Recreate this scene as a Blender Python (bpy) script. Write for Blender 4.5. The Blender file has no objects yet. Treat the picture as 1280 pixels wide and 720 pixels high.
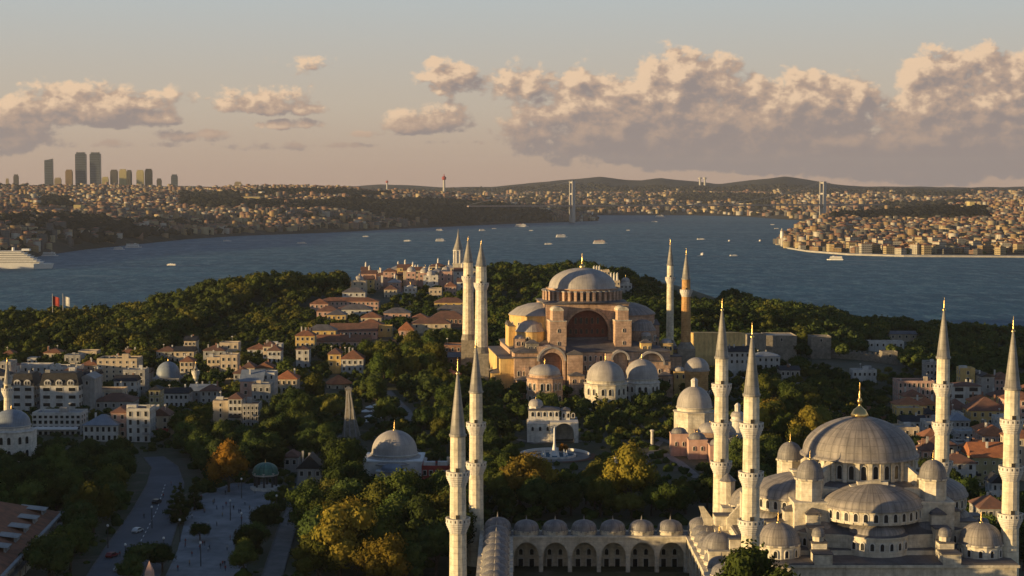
import bpy, math, random
import numpy as np
from mathutils import Vector, Matrix
R = math.radians
C = bpy.context.scene.collection
SC = bpy.context.scene
rnd = random.Random(7)

# ------------------------------------------------------------ camera
F = 2170.0
PITCH = math.atan(124.0 / F)
CAMZ = 134.0
cam = bpy.data.cameras.new('camera'); co = bpy.data.objects.new('camera', cam); C.objects.link(co)
co.location = (0, 0, CAMZ); co.rotation_euler = (math.pi / 2 - PITCH, 0, 0)
cam.sensor_width = 36; cam.lens = F / 1280 * 36; cam.clip_start = 5; cam.clip_end = 80000
SC.camera = co

# ------------------------------------------------------------ light
SUN_EL, SUN_BEHIND = R(5.6), R(20)
sd = Vector((-math.cos(SUN_BEHIND) * math.cos(SUN_EL), -math.sin(SUN_BEHIND) * math.cos(SUN_EL), math.sin(SUN_EL)))
sl = bpy.data.lights.new('sun', 'SUN'); so = bpy.data.objects.new('sun', sl); C.objects.link(so)
sl.energy = 5.0; sl.angle = R(0.6); sl.color = (1.0, 0.69, 0.31)
so.rotation_euler = sd.to_track_quat('Z', 'Y').to_euler()

SC.view_settings.view_transform = 'Standard'; SC.view_settings.look = 'None'
SC.view_settings.gamma = 1.0; SC.view_settings.use_curve_mapping = False
SC.view_settings.exposure = 0.62
SC.cycles.max_bounces = 4; SC.cycles.diffuse_bounces = 2; SC.cycles.glossy_bounces = 2
SC.cycles.transmission_bounces = 2; SC.cycles.volume_bounces = 0; SC.cycles.transparent_max_bounces = 4
SC.cycles.use_denoising = True

class NT:
    """tiny node helper"""
    def __init__(s, tree): s.t = tree
    def n(s, typ, **kw):
        nd = s.t.nodes.new(typ)
        for k, v in kw.items(): setattr(nd, k, v)
        return nd
    def l(s, a, b): s.t.links.new(a, b)
    def setin(s, sock, v):
        if isinstance(v, (int, float, tuple, list)): sock.default_value = v
        else: s.l(v, sock)
    def m(s, op, a, b=None, c=None, clamp=False):
        nd = s.n('ShaderNodeMath', operation=op); nd.use_clamp = clamp
        s.setin(nd.inputs[0], a)
        if b is not None: s.setin(nd.inputs[1], b)
        if c is not None: s.setin(nd.inputs[2], c)
        return nd.outputs[0]
    def mix(s, f, a, b):
        nd = s.n('ShaderNodeMix', data_type='RGBA')
        s.setin(nd.inputs[0], f); s.setin(nd.inputs[6], a); s.setin(nd.inputs[7], b)
        return nd.outputs[2]
    def ss(s, v, lo, hi, a=0.0, b=1.0):
        nd = s.n('ShaderNodeMapRange', interpolation_type='SMOOTHSTEP')
        s.setin(nd.inputs[0], v); nd.inputs[1].default_value = lo; nd.inputs[2].default_value = hi
        nd.inputs[3].default_value = a; nd.inputs[4].default_value = b
        return nd.outputs[0]

def make_world():
    w = bpy.data.worlds.new('World'); SC.world = w; w.use_nodes = True
    t = w.node_tree; t.nodes.clear(); g = NT(t)
    out = g.n('ShaderNodeOutputWorld'); bg = g.n('ShaderNodeBackground'); bg.inputs[1].default_value = 0.068
    sky = g.n('ShaderNodeTexSky'); sky.sky_type = 'NISHITA'; sky.sun_disc = False
    sky.sun_elevation = SUN_EL; sky.sun_rotation = math.atan2(sd.x, sd.y)
    sky.altitude = 100; sky.air_density = 1.0; sky.dust_density = 1.5; sky.ozone_density = 1.0
    # direction -> (azimuth, elevation) in units of photograph pixels, centred on the horizon
    tc = g.n('ShaderNodeTexCoord'); sp = g.n('ShaderNodeSeparateXYZ'); g.l(tc.outputs['Generated'], sp.inputs[0])
    az = g.m('MULTIPLY', g.m('ARCTAN2', sp.outputs[0], sp.outputs[1]), F)
    el = g.m('MULTIPLY', g.m('ARCSINE', sp.outputs[2]), F)
    # warm evening air low down, pale blue above
    k1 = g.ss(el, 0, 110); k2 = g.ss(el, 60, 330); k3 = g.ss(el, 260, 1100)
    tint = g.mix(k1, (4.9, 3.5, 2.75, 1), (5.5, 4.6, 3.7, 1))
    tint = g.mix(k2, tint, (4.6, 5.45, 5.9, 1))
    tint = g.mix(k3, tint, (.6, 1.1, 2.1, 1))
    base = g.mix(0.88, sky.outputs[0], tint)
    # cloud field group: value at (az, el)
    fg = bpy.data.node_groups.new('cloud_field', 'ShaderNodeTree'); fi = NT(fg)
    fg.interface.new_socket('az', in_out='INPUT', socket_type='NodeSocketFloat')
    fg.interface.new_socket('el', in_out='INPUT', socket_type='NodeSocketFloat')
    fg.interface.new_socket('field', in_out='OUTPUT', socket_type='NodeSocketFloat')
    gi = fi.n('NodeGroupInput'); go = fi.n('NodeGroupOutput')
    # px centre, py centre, half width, height above, height below, strength
    CL = [(120, 150, 140, 48, 14, 1.1), (30, 156, 100, 32, 14, .75), (575, 178, 60, 4, 4, .35), (215, 128, 40, 22, 16, .5), (690, 78, 24, 5, 4, .3), (30, 182, 75, 26, 14, .8), (335, 138, 78, 34, 10, .8),
          (255, 172, 60, 10, 6, .45), (370, 157, 42, 9, 7, .62), (330, 185, 50, 10, 6, .4), (540, 160, 74, 32, 10, .95),
          (575, 98, 58, 26, 22, .78), (380, 80, 24, 4, 4, .02), (655, 110, 60, 34, 22, .68),
          (800, 165, 200, 92, 44, 1.3), (850, 112, 95, 56, 40, 1.15), (1000, 150, 150, 74, 46, 1.1), (960, 192, 330, 42, 26, 1.35),
          (1190, 140, 105, 84, 50, 1.2), (1290, 125, 90, 60, 60, 1.1), (1180, 200, 270, 44, 34, 1.5), (700, 172, 80, 20, 10, .85),
          (1010, 212, 200, 14, 8, .75), (470, 168, 40, 5, 4, .35), (170, 183, 50, 8, 5, .5), (420, 182, 60, 4, 4, .35), (1270, 214, 120, 20, 12, .9), (1500, 150, 220, 90, 50, 1.2), (-250, 150, 190, 60, 30, 1.0)]
    acc = None
    for (px, py, a, bu, bd, st) in CL:
        dx = fi.m('DIVIDE', fi.m('SUBTRACT', gi.outputs[0], px - 640), a)
        dv = fi.m('SUBTRACT', gi.outputs[1], 236 - py)
        up = fi.m('DIVIDE', fi.m('MAXIMUM', dv, 0.0), bu); dn = fi.m('DIVIDE', fi.m('MINIMUM', dv, 0.0), bd)
        r2 = fi.m('ADD', fi.m('MULTIPLY', dx, dx), fi.m('ADD', fi.m('MULTIPLY', up, up), fi.m('MULTIPLY', dn, dn)))
        v = fi.m('MULTIPLY', fi.m('SUBTRACT', 1.0, r2), st)
        acc = v if acc is None else fi.m('SMOOTH_MAX', acc, v, 0.25)
    cmb = fi.n('ShaderNodeCombineXYZ'); fi.l(gi.outputs[0], cmb.inputs[0])
    fi.l(fi.m('MULTIPLY', gi.outputs[1], 1.35), cmb.inputs[1])
    def nz(sc, det, rough, dist=0.0):
        nn = fi.n('ShaderNodeTexNoise'); nn.inputs['Scale'].default_value = sc; nn.inputs['Detail'].default_value = det
        nn.inputs['Roughness'].default_value = rough; nn.inputs['Distortion'].default_value = dist
        fi.l(cmb.outputs[0], nn.inputs['Vector']); return nn.outputs[0]
    vo = fi.n('ShaderNodeTexVoronoi', feature='F1'); vo.inputs['Scale'].default_value = 0.034
    vo.inputs['Detail'].default_value = 2; vo.inputs['Roughness'].default_value = .52
    fi.l(cmb.outputs[0], vo.inputs['Vector'])
    n1 = fi.m('MULTIPLY', fi.m('SUBTRACT', nz(0.017, 10, .68), .5), 3.5)
    n2 = fi.m('MULTIPLY', fi.m('SUBTRACT', .60, vo.outputs['Distance']), .75)
    lim = fi.m('MINIMUM', fi.m('MAXIMUM', fi.m('MULTIPLY', fi.m('ADD', acc, .10), 1.2), -2.0), 1.5)
    f = fi.m('ADD', lim, fi.m('ADD', n1, n2))
    fi.l(f, go.inputs[0])
    def field(a, e):
        nd = g.n('ShaderNodeGroup'); nd.node_tree = fg; g.setin(nd.inputs[0], a); g.setin(nd.inputs[1], e); return nd.outputs[0]
    f0 = field(az, el); f2 = field(g.m('ADD', az, -13.0), g.m('ADD', el, 11.0))
    dens = g.ss(f0, -0.05, 0.5)
    rel = g.m('MULTIPLY', g.m('SUBTRACT', f0, f2), .95)
    lit = g.m('ADD', g.ss(rel, -0.9, 1.25), g.m('MULTIPLY', g.ss(f0, .2, 1.6), -.10))  # sun side of each cloud painted lighter from the offset field
    hi = g.ss(el, 26, 125)                       # shade painted into the colour of the low cloud banks
    lit = g.m('MULTIPLY', lit, g.m('ADD', .22, g.m('MULTIPLY', hi, 1.0)), clamp=True)
    ccol = g.mix(g.ss(lit, 0.05, .55), (2.75, 2.3, 2.2, 1), (4.5, 3.25, 2.5, 1))
    ccol = g.mix(g.ss(lit, .45, .95), ccol, (8.0, 5.7, 3.8, 1))
    col = g.mix(g.m('MULTIPLY', dens, .93), base, ccol)
    g.l(col, bg.inputs[0]); g.l(bg.outputs[0], out.inputs[0])
make_world()
SC.world.cycles.sampling_method = 'MANUAL'; SC.world.cycles.sample_map_resolution = 256

# ------------------------------------------------------------ pixel helpers (planning only: they turn photo positions into world points)
cp, sp_ = math.cos(PITCH), math.sin(PITCH)
def ray(px, py):
    u = (360 - py); return Vector((px - 640, F * cp + u * sp_, -F * sp_ + u * cp))
def at(px, py, Y):
    d = ray(px, py); k = Y / d.y; return (d.x * k, Y, CAMZ + d.z * k)
def xat(px, Y): return at(px, 400, Y)[0] * 1.0
def zat(py, Y): return at(640, py, Y)[2]
def px_of(x, y, z):
    dz = z - CAMZ; dep = y * cp - dz * sp_; up = y * sp_ + dz * cp
    return 640 + F * x / dep, 360 - F * up / dep

# ------------------------------------------------------------ terrain of the near peninsula
CP = np.array([(-330,450,50),(-450,700,50),(-330,300,49),(-330,150,48),(-110,480,32),(-100,577,32),(-127,640,32),(-60,520,31.5),(0,500,31),(88,430,31),
 (0,400,31),(150,400,29),(200,430,26),(250,500,18),(300,650,14),(-40,600,32),(18,666,33),(90,660,34),(0,800,36),(34,850,37),(100,850,36),
 (-240,750,33),(-190,640,34),(-150,800,33),(-280,900,31),(-100,900,38),(-360,1150,36),(-240,1150,36),(-150,1150,44),(-60,1100,45),(-160,1300,54),
 (-60,1400,56),(40,1500,58),(60,1150,48),(130,1200,42),(160,1000,34),(200,1300,36),(300,1300,22),(380,1400,8),(430,1600,1.2),(330,1000,20),
 (230,850,24),(280,800,18),(420,1200,5),(-330,1400,10),(-480,1300,2),(-250,1550,8),(-100,1750,3),(100,1850,2),(300,1700,3),(450,1750,-6),
 (-450,1600,-9),(-200,1900,-9),(100,2050,-10),(350,1950,-9),(560,1500,-8),(640,1100,-8),(620,800,-5),(680,500,-8),(0,200,30),(200,200,25),
 (-200,200,38),(400,300,6),(450,700,4),(-700,1300,-9),(-700,1000,10),(-600,400,50),(0,2300,-12),(-400,2100,-12),(600,2000,-12),(0,-100,30),(500,-100,0),(-500,-100,45)], float)
def hgt_np(X, Y):
    X = np.asarray(X, float); Y = np.asarray(Y, float)
    d2 = (X[..., None] - CP[:, 0])**2 + (Y[..., None] - CP[:, 1])**2 + 900.0
    w = d2**-2.0
    return (w * CP[:, 2]).sum(-1) / w.sum(-1)
def H(x, y): return float(hgt_np(x, y))
def G(px, py):
    """where the line of sight through a photo point meets the near ground"""
    d = ray(px, py); lo, hi = 150.0, 2200.0
    ys = np.linspace(lo, hi, 700); k = ys / d.y
    dz = CAMZ + d.z * k - hgt_np(d.x * k, ys)
    i = int(np.argmax(dz < 0)); y = ys[i]
    return (d.x * y / d.y, float(y))

# ------------------------------------------------------------ mesh builder
class MB:
    def __init__(s): s.v = []; s.f = []; s.m = []; s.s = []
    def add(s, vs, fs, mi=0, sm=False):
        o = len(s.v); s.v += [tuple(v) for v in vs]
        for f in fs: s.f.append([i + o for i in f]); s.m.append(mi); s.s.append(sm)
        return s
    def box(s, x0, x1, y0, y1, z0, z1, mi=0, rz=0, taper=0):
        cx, cy = (x0 + x1) / 2, (y0 + y1) / 2; c, n = math.cos(rz), math.sin(rz); vs = []
        for z, t in ((z0, 0), (z1, taper)):
            for x, y in ((x0 + t, y0 + t), (x1 - t, y0 + t), (x1 - t, y1 - t), (x0 + t, y1 - t)):
                vs.append((cx + (x - cx) * c - (y - cy) * n, cy + (x - cx) * n + (y - cy) * c, z))
        return s.add(vs, [(3, 2, 1, 0), (4, 5, 6, 7), (0, 1, 5, 4), (1, 2, 6, 5), (2, 3, 7, 6), (3, 0, 4, 7)], mi)
    def lathe(s, cx, cy, prof, n=24, mi=0, sm=True, a0=0.0, a1=2 * math.pi, flute=0):
        full = abs(a1 - a0 - 2 * math.pi) < 1e-6; k = n if full else n + 1; vs = []
        for r, z in prof:
            for i in range(k):
                a = a0 + (a1 - a0) * i / n; rr = r * (1 - flute * (i % 2))
                vs.append((cx + rr * math.cos(a), cy + rr * math.sin(a), z))
        fs = []
        for j in range(len(prof) - 1):
            for i in range(n):
                i2 = (i + 1) % k if full else i + 1
                fs.append((j * k + i, j * k + i2, (j + 1) * k + i2, (j + 1) * k + i))
        return s.add(vs, fs, mi, sm)
    def prism(s, pts, z0, z1, mi=0):
        n = len(pts); vs = [(x, y, z0) for x, y in pts] + [(x, y, z1) for x, y in pts]
        return s.add(vs, [tuple(range(n))[::-1], tuple(range(n, 2 * n))] + [(i, (i + 1) % n, n + (i + 1) % n, n + i) for i in range(n)], mi)
    def extr(s, pts, y0, y1, mi=0):
        """(x,z) outline extruded in y"""
        n = len(pts); vs = [(x, y0, z) for x, z in pts] + [(x, y1, z) for x, z in pts]
        return s.add(vs, [tuple(range(n)), tuple(range(n, 2 * n))[::-1]] + [(i, n + i, n + (i + 1) % n, (i + 1) % n) for i in range(n)], mi)
    def hip(s, x0, x1, y0, y1, z0, h, mi=0, ridge=None, eave=.25):
        w, d = x1 - x0, y1 - y0; cx, cy = (x0 + x1) / 2, (y0 + y1) / 2
        if ridge is None: ridge = max(0.2, abs(w - d) / 2)
        a = ((cx - ridge, cy), (cx + ridge, cy)) if w >= d else ((cx, cy - ridge), (cx, cy + ridge))
        z1 = z0 + eave
        vs = [(x0, y0, z0), (x1, y0, z0), (x1, y1, z0), (x0, y1, z0), (x0, y0, z1), (x1, y0, z1), (x1, y1, z1), (x0, y1, z1),
              (a[0][0], a[0][1], z1 + h), (a[1][0], a[1][1], z1 + h)]
        if w >= d: top = [(4, 5, 9, 8), (5, 6, 9), (6, 7, 8, 9), (7, 4, 8)]
        else: top = [(4, 5, 8), (5, 6, 9, 8), (6, 7, 9), (7, 4, 8, 9)]
        return s.add(vs, [(3, 2, 1, 0), (0, 1, 5, 4), (1, 2, 6, 5), (2, 3, 7, 6), (3, 0, 4, 7)] + top, mi)
    def gable(s, x0, x1, y0, y1, z0, h, mi=0, along='x', eave=.2):
        z1 = z0 + eave; cx, cy = (x0 + x1) / 2, (y0 + y1) / 2
        vs = [(x0, y0, z0), (x1, y0, z0), (x1, y1, z0), (x0, y1, z0), (x0, y0, z1), (x1, y0, z1), (x1, y1, z1), (x0, y1, z1)]
        if along == 'x':
            vs += [(x0, cy, z1 + h), (x1, cy, z1 + h)]; top = [(4, 5, 9, 8), (6, 7, 8, 9), (5, 6, 9), (7, 4, 8)]
        else:
            vs += [(cx, y0, z1 + h), (cx, y1, z1 + h)]; top = [(5, 6, 9, 8), (7, 4, 8, 9), (4, 5, 8), (6, 7, 9)]
        return s.add(vs, [(3, 2, 1, 0), (0, 1, 5, 4), (1, 2, 6, 5), (2, 3, 7, 6), (3, 0, 4, 7)] + top, mi)
    def tube(s, p0, p1, r, n=6, mi=0):
        p0, p1 = Vector(p0), Vector(p1); d = (p1 - p0).normalized()
        a = d.orthogonal().normalized(); b = d.cross(a); vs = []
        for p in (p0, p1):
            for i in range(n):
                t = 2 * math.pi * i / n; vs.append(p + (a * math.cos(t) + b * math.sin(t)) * r)
        return s.add(vs, [(i, (i + 1) % n, n + (i + 1) % n, n + i) for i in range(n)] + [tuple(range(n))[::-1], tuple(range(n, 2 * n))], mi)
    def arcade(s, x0, x1, nb, y0, y1, zb, zs, zt, pier, mi=0, point=1.12, seg=8):
        """wall along x with nb open arched bays between piers; y0 near face, y1 far face"""
        w = (x1 - x0) / nb
        for k in range(nb):
            a, b = x0 + k * w, x0 + (k + 1) * w; oa, ob = a + pier / 2, b - pier / 2; c = (a + b) / 2; r = (ob - oa) / 2
            s.box(a, oa, y0, y1, zb, zs, mi); s.box(ob, b, y0, y1, zb, zs, mi)
            pts = [(a, zs), (oa, zs)]
            arc = [(c - r * math.cos(math.pi * i / seg), zs + r * point * math.sin(math.pi * i / seg)) for i in range(seg + 1)]
            lo = [(a, zs)] + arc + [(b, zs)]; hi = [(p[0], zt) for p in lo]; n = len(lo)
            vs = [(x, y0, z) for x, z in lo] + [(x, y0, z) for x, z in hi] + [(x, y1, z) for x, z in lo] + [(x, y1, z) for x, z in hi]
            fs = []
            for i in range(n - 1):
                fs += [(i, i + 1, n + i + 1, n + i), (2 * n + i + 1, 2 * n + i, 3 * n + i, 3 * n + i + 1), (2 * n + i, 2 * n + i + 1, i + 1, i), (n + i, n + i + 1, 3 * n + i + 1, 3 * n + i)]
            s.add(vs, fs, mi)
        return s
    def xf(s, M):
        s.v = [tuple(M @ Vector(v)) for v in s.v]; return s
    def mesh(s, name, mats):
        me = bpy.data.meshes.new(name); me.from_pydata(s.v, [], s.f)
        for m in mats: me.materials.append(m)
        me.polygons.foreach_set('material_index', s.m); me.polygons.foreach_set('use_smooth', s.s)
        me.update(); return me
    def build(s, name, mats, parent=None, loc=(0, 0, 0), rz=0):
        if not isinstance(mats, (list, tuple)): mats = [mats]
        return link(name, s.mesh(name, mats), parent, loc, rz)
def link(name, me, parent=None, loc=(0, 0, 0), rz=0):
    o = bpy.data.objects.new(name, me); C.objects.link(o); o.parent = parent; o.location = loc; o.rotation_euler = (0, 0, rz); return o
def tag(o, label=None, cat=None, group=None, kind=None):
    if label: o['label'] = label
    if cat: o['category'] = cat
    if group: o['group'] = group
    if kind: o['kind'] = kind
    return o
def thing(name, loc, label, cat, rz=0, group=None):
    return tag(link(name, None, None, loc, rz), label, cat, group)
def copy_tree(o, parent=None):
    c = o.copy(); C.objects.link(c); c.parent = parent
    for ch in o.children: copy_tree(ch, c)
    return c
def np_mesh(name, V, Fq, mats, mi=None, smooth=False):
    """fast mesh from numpy arrays; Fq has 3 or 4 columns"""
    me = bpy.data.meshes.new(name); n, k = Fq.shape
    me.vertices.add(len(V)); me.vertices.foreach_set('co', np.ascontiguousarray(V, np.float32).ravel())
    me.loops.add(n * k); me.loops.foreach_set('vertex_index', np.ascontiguousarray(Fq, np.int32).ravel())
    me.polygons.add(n); me.polygons.foreach_set('loop_start', np.arange(0, n * k, k, dtype=np.int32))
    me.polygons.foreach_set('loop_total', np.full(n, k, np.int32))
    for m in mats: me.materials.append(m)
    if mi is not None: me.polygons.foreach_set('material_index', np.ascontiguousarray(mi, np.int32))
    if smooth: me.polygons.foreach_set('use_smooth', np.ones(n, bool))
    me.update(calc_edges=True); me.validate(); return me

# ------------------------------------------------------------ materials
def mat(name, col, rough=.85, metal=0, spec=.3, var=.18, vscale=.25, col2=None, bump=.0, bscale=1.5, objrand=0.0, extra=None):
    m = bpy.data.materials.new(name); m.use_nodes = True; t = m.node_tree; g = NT(t); b = t.nodes['Principled BSDF']
    b.inputs['Roughness'].default_value = rough; b.inputs['Metallic'].default_value = metal; b.inputs['Specular IOR Level'].default_value = spec
    tc = g.n('ShaderNodeTexCoord'); vec = tc.outputs['Object']
    no = g.n('ShaderNodeTexNoise'); no.inputs['Scale'].default_value = vscale; no.inputs['Detail'].default_value = 6; no.inputs['Roughness'].default_value = .65
    g.l(vec, no.inputs['Vector'])
    c2 = col2 or tuple(c * (1 - 2.2 * var) for c in col)
    f = g.ss(no.outputs[0], .32, .68); cc = g.mix(f, (*c2, 1), (*col, 1))
    if objrand:
        oi = g.n('ShaderNodeObjectInfo'); hs = g.n('ShaderNodeHueSaturation')
        g.l(g.m('ADD', .5 - .035 * objrand, g.m('MULTIPLY', oi.outputs['Random'], .07 * objrand)), hs.inputs['Hue'])
        g.l(g.m('ADD', 1 - .35 * objrand, g.m('MULTIPLY', g.m('FRACT', g.m('MULTIPLY', oi.outputs['Random'], 7.31)), .7 * objrand)), hs.inputs['Value'])
        g.l(cc, hs.inputs['Color']); cc = hs.outputs[0]
    if extra: cc = extra(g, tc, cc, b) or cc
    g.l(cc, b.inputs['Base Color'])
    if bump:
        n2 = g.n('ShaderNodeTexNoise'); n2.inputs['Scale'].default_value = bscale; n2.inputs['Detail'].default_value = 4; g.l(vec, n2.inputs['Vector'])
        bp = g.n('ShaderNodeBump'); bp.inputs['Strength'].default_value = bump; bp.inputs['Distance'].default_value = .3
        g.l(n2.outputs[0], bp.inputs['Height']); g.l(bp.outputs[0], b.inputs['Normal'])
    return m
def courses(step=.9, amt=.14, width=.12):
    def fn(g, tc, cc, b):
        s = g.n('ShaderNodeSeparateXYZ'); g.l(tc.outputs['Object'], s.inputs[0])
        fr = g.m('FRACT', g.m('DIVIDE', s.outputs[2], step)); ln = g.m('LESS_THAN', fr, width)
        br = g.n('ShaderNodeTexNoise'); br.inputs['Scale'].default_value = .9; br.inputs['Detail'].default_value = 2; g.l(tc.outputs['Object'], br.inputs['Vector'])
        v = g.m('SUBTRACT', 1.06, g.m('ADD', g.m('MULTIPLY', ln, amt), g.m('MULTIPLY', g.ss(br.outputs[0], .35, .7), .22)))
        mx = g.n('ShaderNodeVectorMath', operation='SCALE'); g.l(cc, mx.inputs[0]); g.l(v, mx.inputs['Scale']); return mx.outputs[0]
    return fn
def streaks(inner=None, amt=.38):
    def fn(g, tc, cc, b):
        if inner: cc = inner(g, tc, cc, b)
        mp = g.n('ShaderNodeMapping'); mp.inputs['Scale'].default_value = (.55, .55, .07); g.l(tc.outputs['Object'], mp.inputs['Vector'])
        n = g.n('ShaderNodeTexNoise'); n.inputs['Scale'].default_value = 1; n.inputs['Detail'].default_value = 6; n.inputs['Roughness'].default_value = .7; g.l(mp.outputs[0], n.inputs['Vector'])
        n2 = g.n('ShaderNodeTexNoise'); n2.inputs['Scale'].default_value = .14; n2.inputs['Detail'].default_value = 7; n2.inputs['Roughness'].default_value = .75; g.l(tc.outputs['Object'], n2.inputs['Vector'])
        v = g.m('SUBTRACT', 1.12, g.m('ADD', g.m('MULTIPLY', g.ss(n.outputs[0], .42, .72), amt), g.m('MULTIPLY', g.ss(n2.outputs[0], .5, .68), amt * .7)))
        mx = g.n('ShaderNodeVectorMath', operation='SCALE'); g.l(cc, mx.inputs[0]); g.l(v, mx.inputs['Scale']); return mx.outputs[0]
    return fn
def seams(nrad=40, amt=.26, streak=.36):
    """standing seams of lead sheet running up a dome, with grey run-off streaks"""
    def fn(g, tc, cc, b):
        s = g.n('ShaderNodeSeparateXYZ'); g.l(tc.outputs['Object'], s.inputs[0])
        a = g.m('ARCTAN2', s.outputs[1], s.outputs[0])
        fr = g.m('ABSOLUTE', g.m('SUBTRACT', g.m('FRACT', g.m('MULTIPLY', a, nrad / 6.2832)), .5))
        ln = g.m('GREATER_THAN', fr, .40)
        cb = g.n('ShaderNodeCombineXYZ'); g.l(g.m('MULTIPLY', a, 9.0), cb.inputs[0]); g.l(g.m('MULTIPLY', s.outputs[2], .12), cb.inputs[1])
        n = g.n('ShaderNodeTexNoise'); n.inputs['Scale'].default_value = 1; n.inputs['Detail'].default_value = 5; g.l(cb.outputs[0], n.inputs['Vector'])
        fz = g.m('LESS_THAN', g.m('FRACT', g.m('DIVIDE', s.outputs[2], 1.7)), .08)
        v = g.m('SUBTRACT', 1.1, g.m('ADD', g.m('MULTIPLY', g.m('MAXIMUM', ln, fz), amt), g.m('MULTIPLY', g.ss(n.outputs[0], .35, .7), streak)))
        mx = g.n('ShaderNodeVectorMath', operation='SCALE'); g.l(cc, mx.inputs[0]); g.l(v, mx.inputs['Scale'])
        bp = g.n('ShaderNodeBump'); bp.inputs['Strength'].default_value = .5; bp.inputs['Distance'].default_value = .12
        g.l(ln, bp.inputs['Height']); g.l(bp.outputs[0], b.inputs['Normal']); return mx.outputs[0]
    return fn
def flat_seams(step=1.2, amt=.15):
    def fn(g, tc, cc, b):
        s = g.n('ShaderNodeSeparateXYZ'); g.l(tc.outputs['Object'], s.inputs[0])
        ln = g.m('LESS_THAN', g.m('FRACT', g.m('DIVIDE', s.outputs[0], step)), .14)
        mx = g.n('ShaderNodeVectorMath', operation='SCALE'); g.l(cc, mx.inputs[0]); g.l(g.m('SUBTRACT', 1.0, g.m('MULTIPLY', ln, amt)), mx.inputs['Scale']); return mx.outputs[0]
    return fn
def tiles(step=.55):
    def fn(g, tc, cc, b):
        wv = g.n('ShaderNodeTexWave', wave_type='BANDS', bands_direction='X'); wv.inputs['Scale'].default_value = 1 / step; wv.inputs['Distortion'].default_value = 1.5
        g.l(tc.outputs['Object'], wv.inputs['Vector'])
        nn = g.n('ShaderNodeTexNoise'); nn.inputs['Scale'].default_value = 1.3; nn.inputs['Detail'].default_value = 3; g.l(tc.outputs['Object'], nn.inputs['Vector'])
        v = g.m('ADD', g.m('ADD', .72, g.m('MULTIPLY', wv.outputs['Fac'], .2)), g.m('MULTIPLY', nn.outputs[0], .36))
        mx = g.n('ShaderNodeVectorMath', operation='SCALE'); g.l(cc, mx.inputs[0]); g.l(v, mx.inputs['Scale']); return mx.outputs[0]
    return fn
M = {}
M['stone'] = mat('pale_limestone', (.62, .57, .47), .9, col2=(.46, .41, .33), vscale=.35, bump=.25, bscale=2, extra=streaks(courses(1.0, .14), .34))
M['stone_w'] = mat('white_marble', (.64, .61, .56), .8, col2=(.50, .47, .43), vscale=.4, extra=streaks(courses(.9, .12), .25))
M['minaret'] = mat('minaret_stone', (.70, .64, .50), .88, col2=(.54, .48, .37), vscale=.3, bump=.15, extra=streaks(courses(1.4, .18, .1), .28))
M['lead'] = mat('lead_dome', (.30, .27, .25), .6, spec=.35, col2=(.20, .185, .18), vscale=.3, extra=seams(44))
M['lead_small'] = mat('lead_small_dome', (.25, .235, .235), .6, spec=.35, col2=(.16, .155, .16), vscale=.5, extra=seams(18, .24))
M['lead_pale'] = mat('pale_lead', (.40, .37, .35), .6, spec=.35, col2=(.29, .27, .26), vscale=.2, extra=seams(40, .12, .18))
M['lead_flat'] = mat('lead_roof', (.15, .14, .145), .65, spec=.3, col2=(.09, .085, .09), vscale=.25, extra=flat_seams())
M['lead_cone'] = mat('lead_spire', (.30, .28, .25), .5, spec=.5, col2=(.21, .2, .18), vscale=.4, extra=seams(14, .25))
M['gold'] = mat('gilded_metal', (.80, .55, .22), .32, metal=1, var=.05)
M['plaster'] = mat('rose_plaster', (.56, .39, .28), .92, col2=(.38, .25, .18), vscale=.18, bump=.2, extra=streaks(courses(1.3, .12, .3), .45))
M['plaster_y'] = mat('ochre_sunlit_plaster', (.68, .49, .21), .92, col2=(.52, .34, .14), vscale=.2, bump=.15, extra=streaks(None, .4))  # ochre tone; on the basilica's sunward end it paints in yellow sunlight
M['brick'] = mat('red_brick', (.36, .20, .13), .92, col2=(.25, .14, .10), vscale=.3, extra=courses(.8, .2, .4))
M['brick_o'] = mat('orange_brick', (.52, .32, .14), .9, col2=(.40, .22, .09), vscale=.4, extra=courses(.9, .14, .3))
M['rubble'] = mat('grey_rubble_stone', (.30, .27, .23), .95, col2=(.20, .18, .15), vscale=.5, bump=.4, bscale=1.2, extra=courses(.8, .12, .3))
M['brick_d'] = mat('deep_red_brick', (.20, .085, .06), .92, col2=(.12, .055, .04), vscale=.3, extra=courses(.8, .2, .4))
M['oldstone'] = mat('old_grey_stone', (.19, .18, .17), .95, col2=(.12, .115, .11), vscale=.6, extra=streaks(courses(.8, .2, .3), .4))
M['glass'] = mat('dark_window_glass', (.02, .022, .026), .25, spec=.5, var=.02)
M['grille'] = mat('dark_grille', (.05, .045, .04), .6, var=.1)
M['tile'] = mat('terracotta_tiles', (.29, .125, .07), .9, col2=(.16, .08, .05), vscale=.35, extra=tiles())
M['tile_o'] = mat('orange_tiles', (.42, .16, .07), .9, col2=(.28, .11, .055), vscale=.4, extra=tiles())
M['tile_d'] = mat('weathered_brown_tiles', (.20, .10, .07), .9, col2=(.12, .07, .055), vscale=.35, extra=tiles())
M['slate'] = mat('dark_slate', (.035, .036, .042), .7, col2=(.02, .02, .024), vscale=.5, extra=flat_seams(.9, .2))
M['blueroof'] = mat('blue_grey_sheet_roof', (.22, .26, .32), .5, col2=(.16, .19, .24), vscale=.4, extra=flat_seams(.8, .2))
M['white'] = mat('white_render', (.54, .53, .51), .9, col2=(.40, .39, .38), vscale=.3, extra=streaks(None, .3))
M['cream'] = mat('cream_render', (.50, .42, .31), .9, col2=(.47, .38, .28), vscale=.3, extra=streaks(None, .3))
M['yellow'] = mat('yellow_render', (.60, .43, .17), .9, col2=(.48, .33, .13), vscale=.3, extra=streaks(None, .3))
M['pink'] = mat('pink_render', (.52, .34, .28), .9, col2=(.42, .26, .21), vscale=.3, extra=streaks(None, .3))
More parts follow.
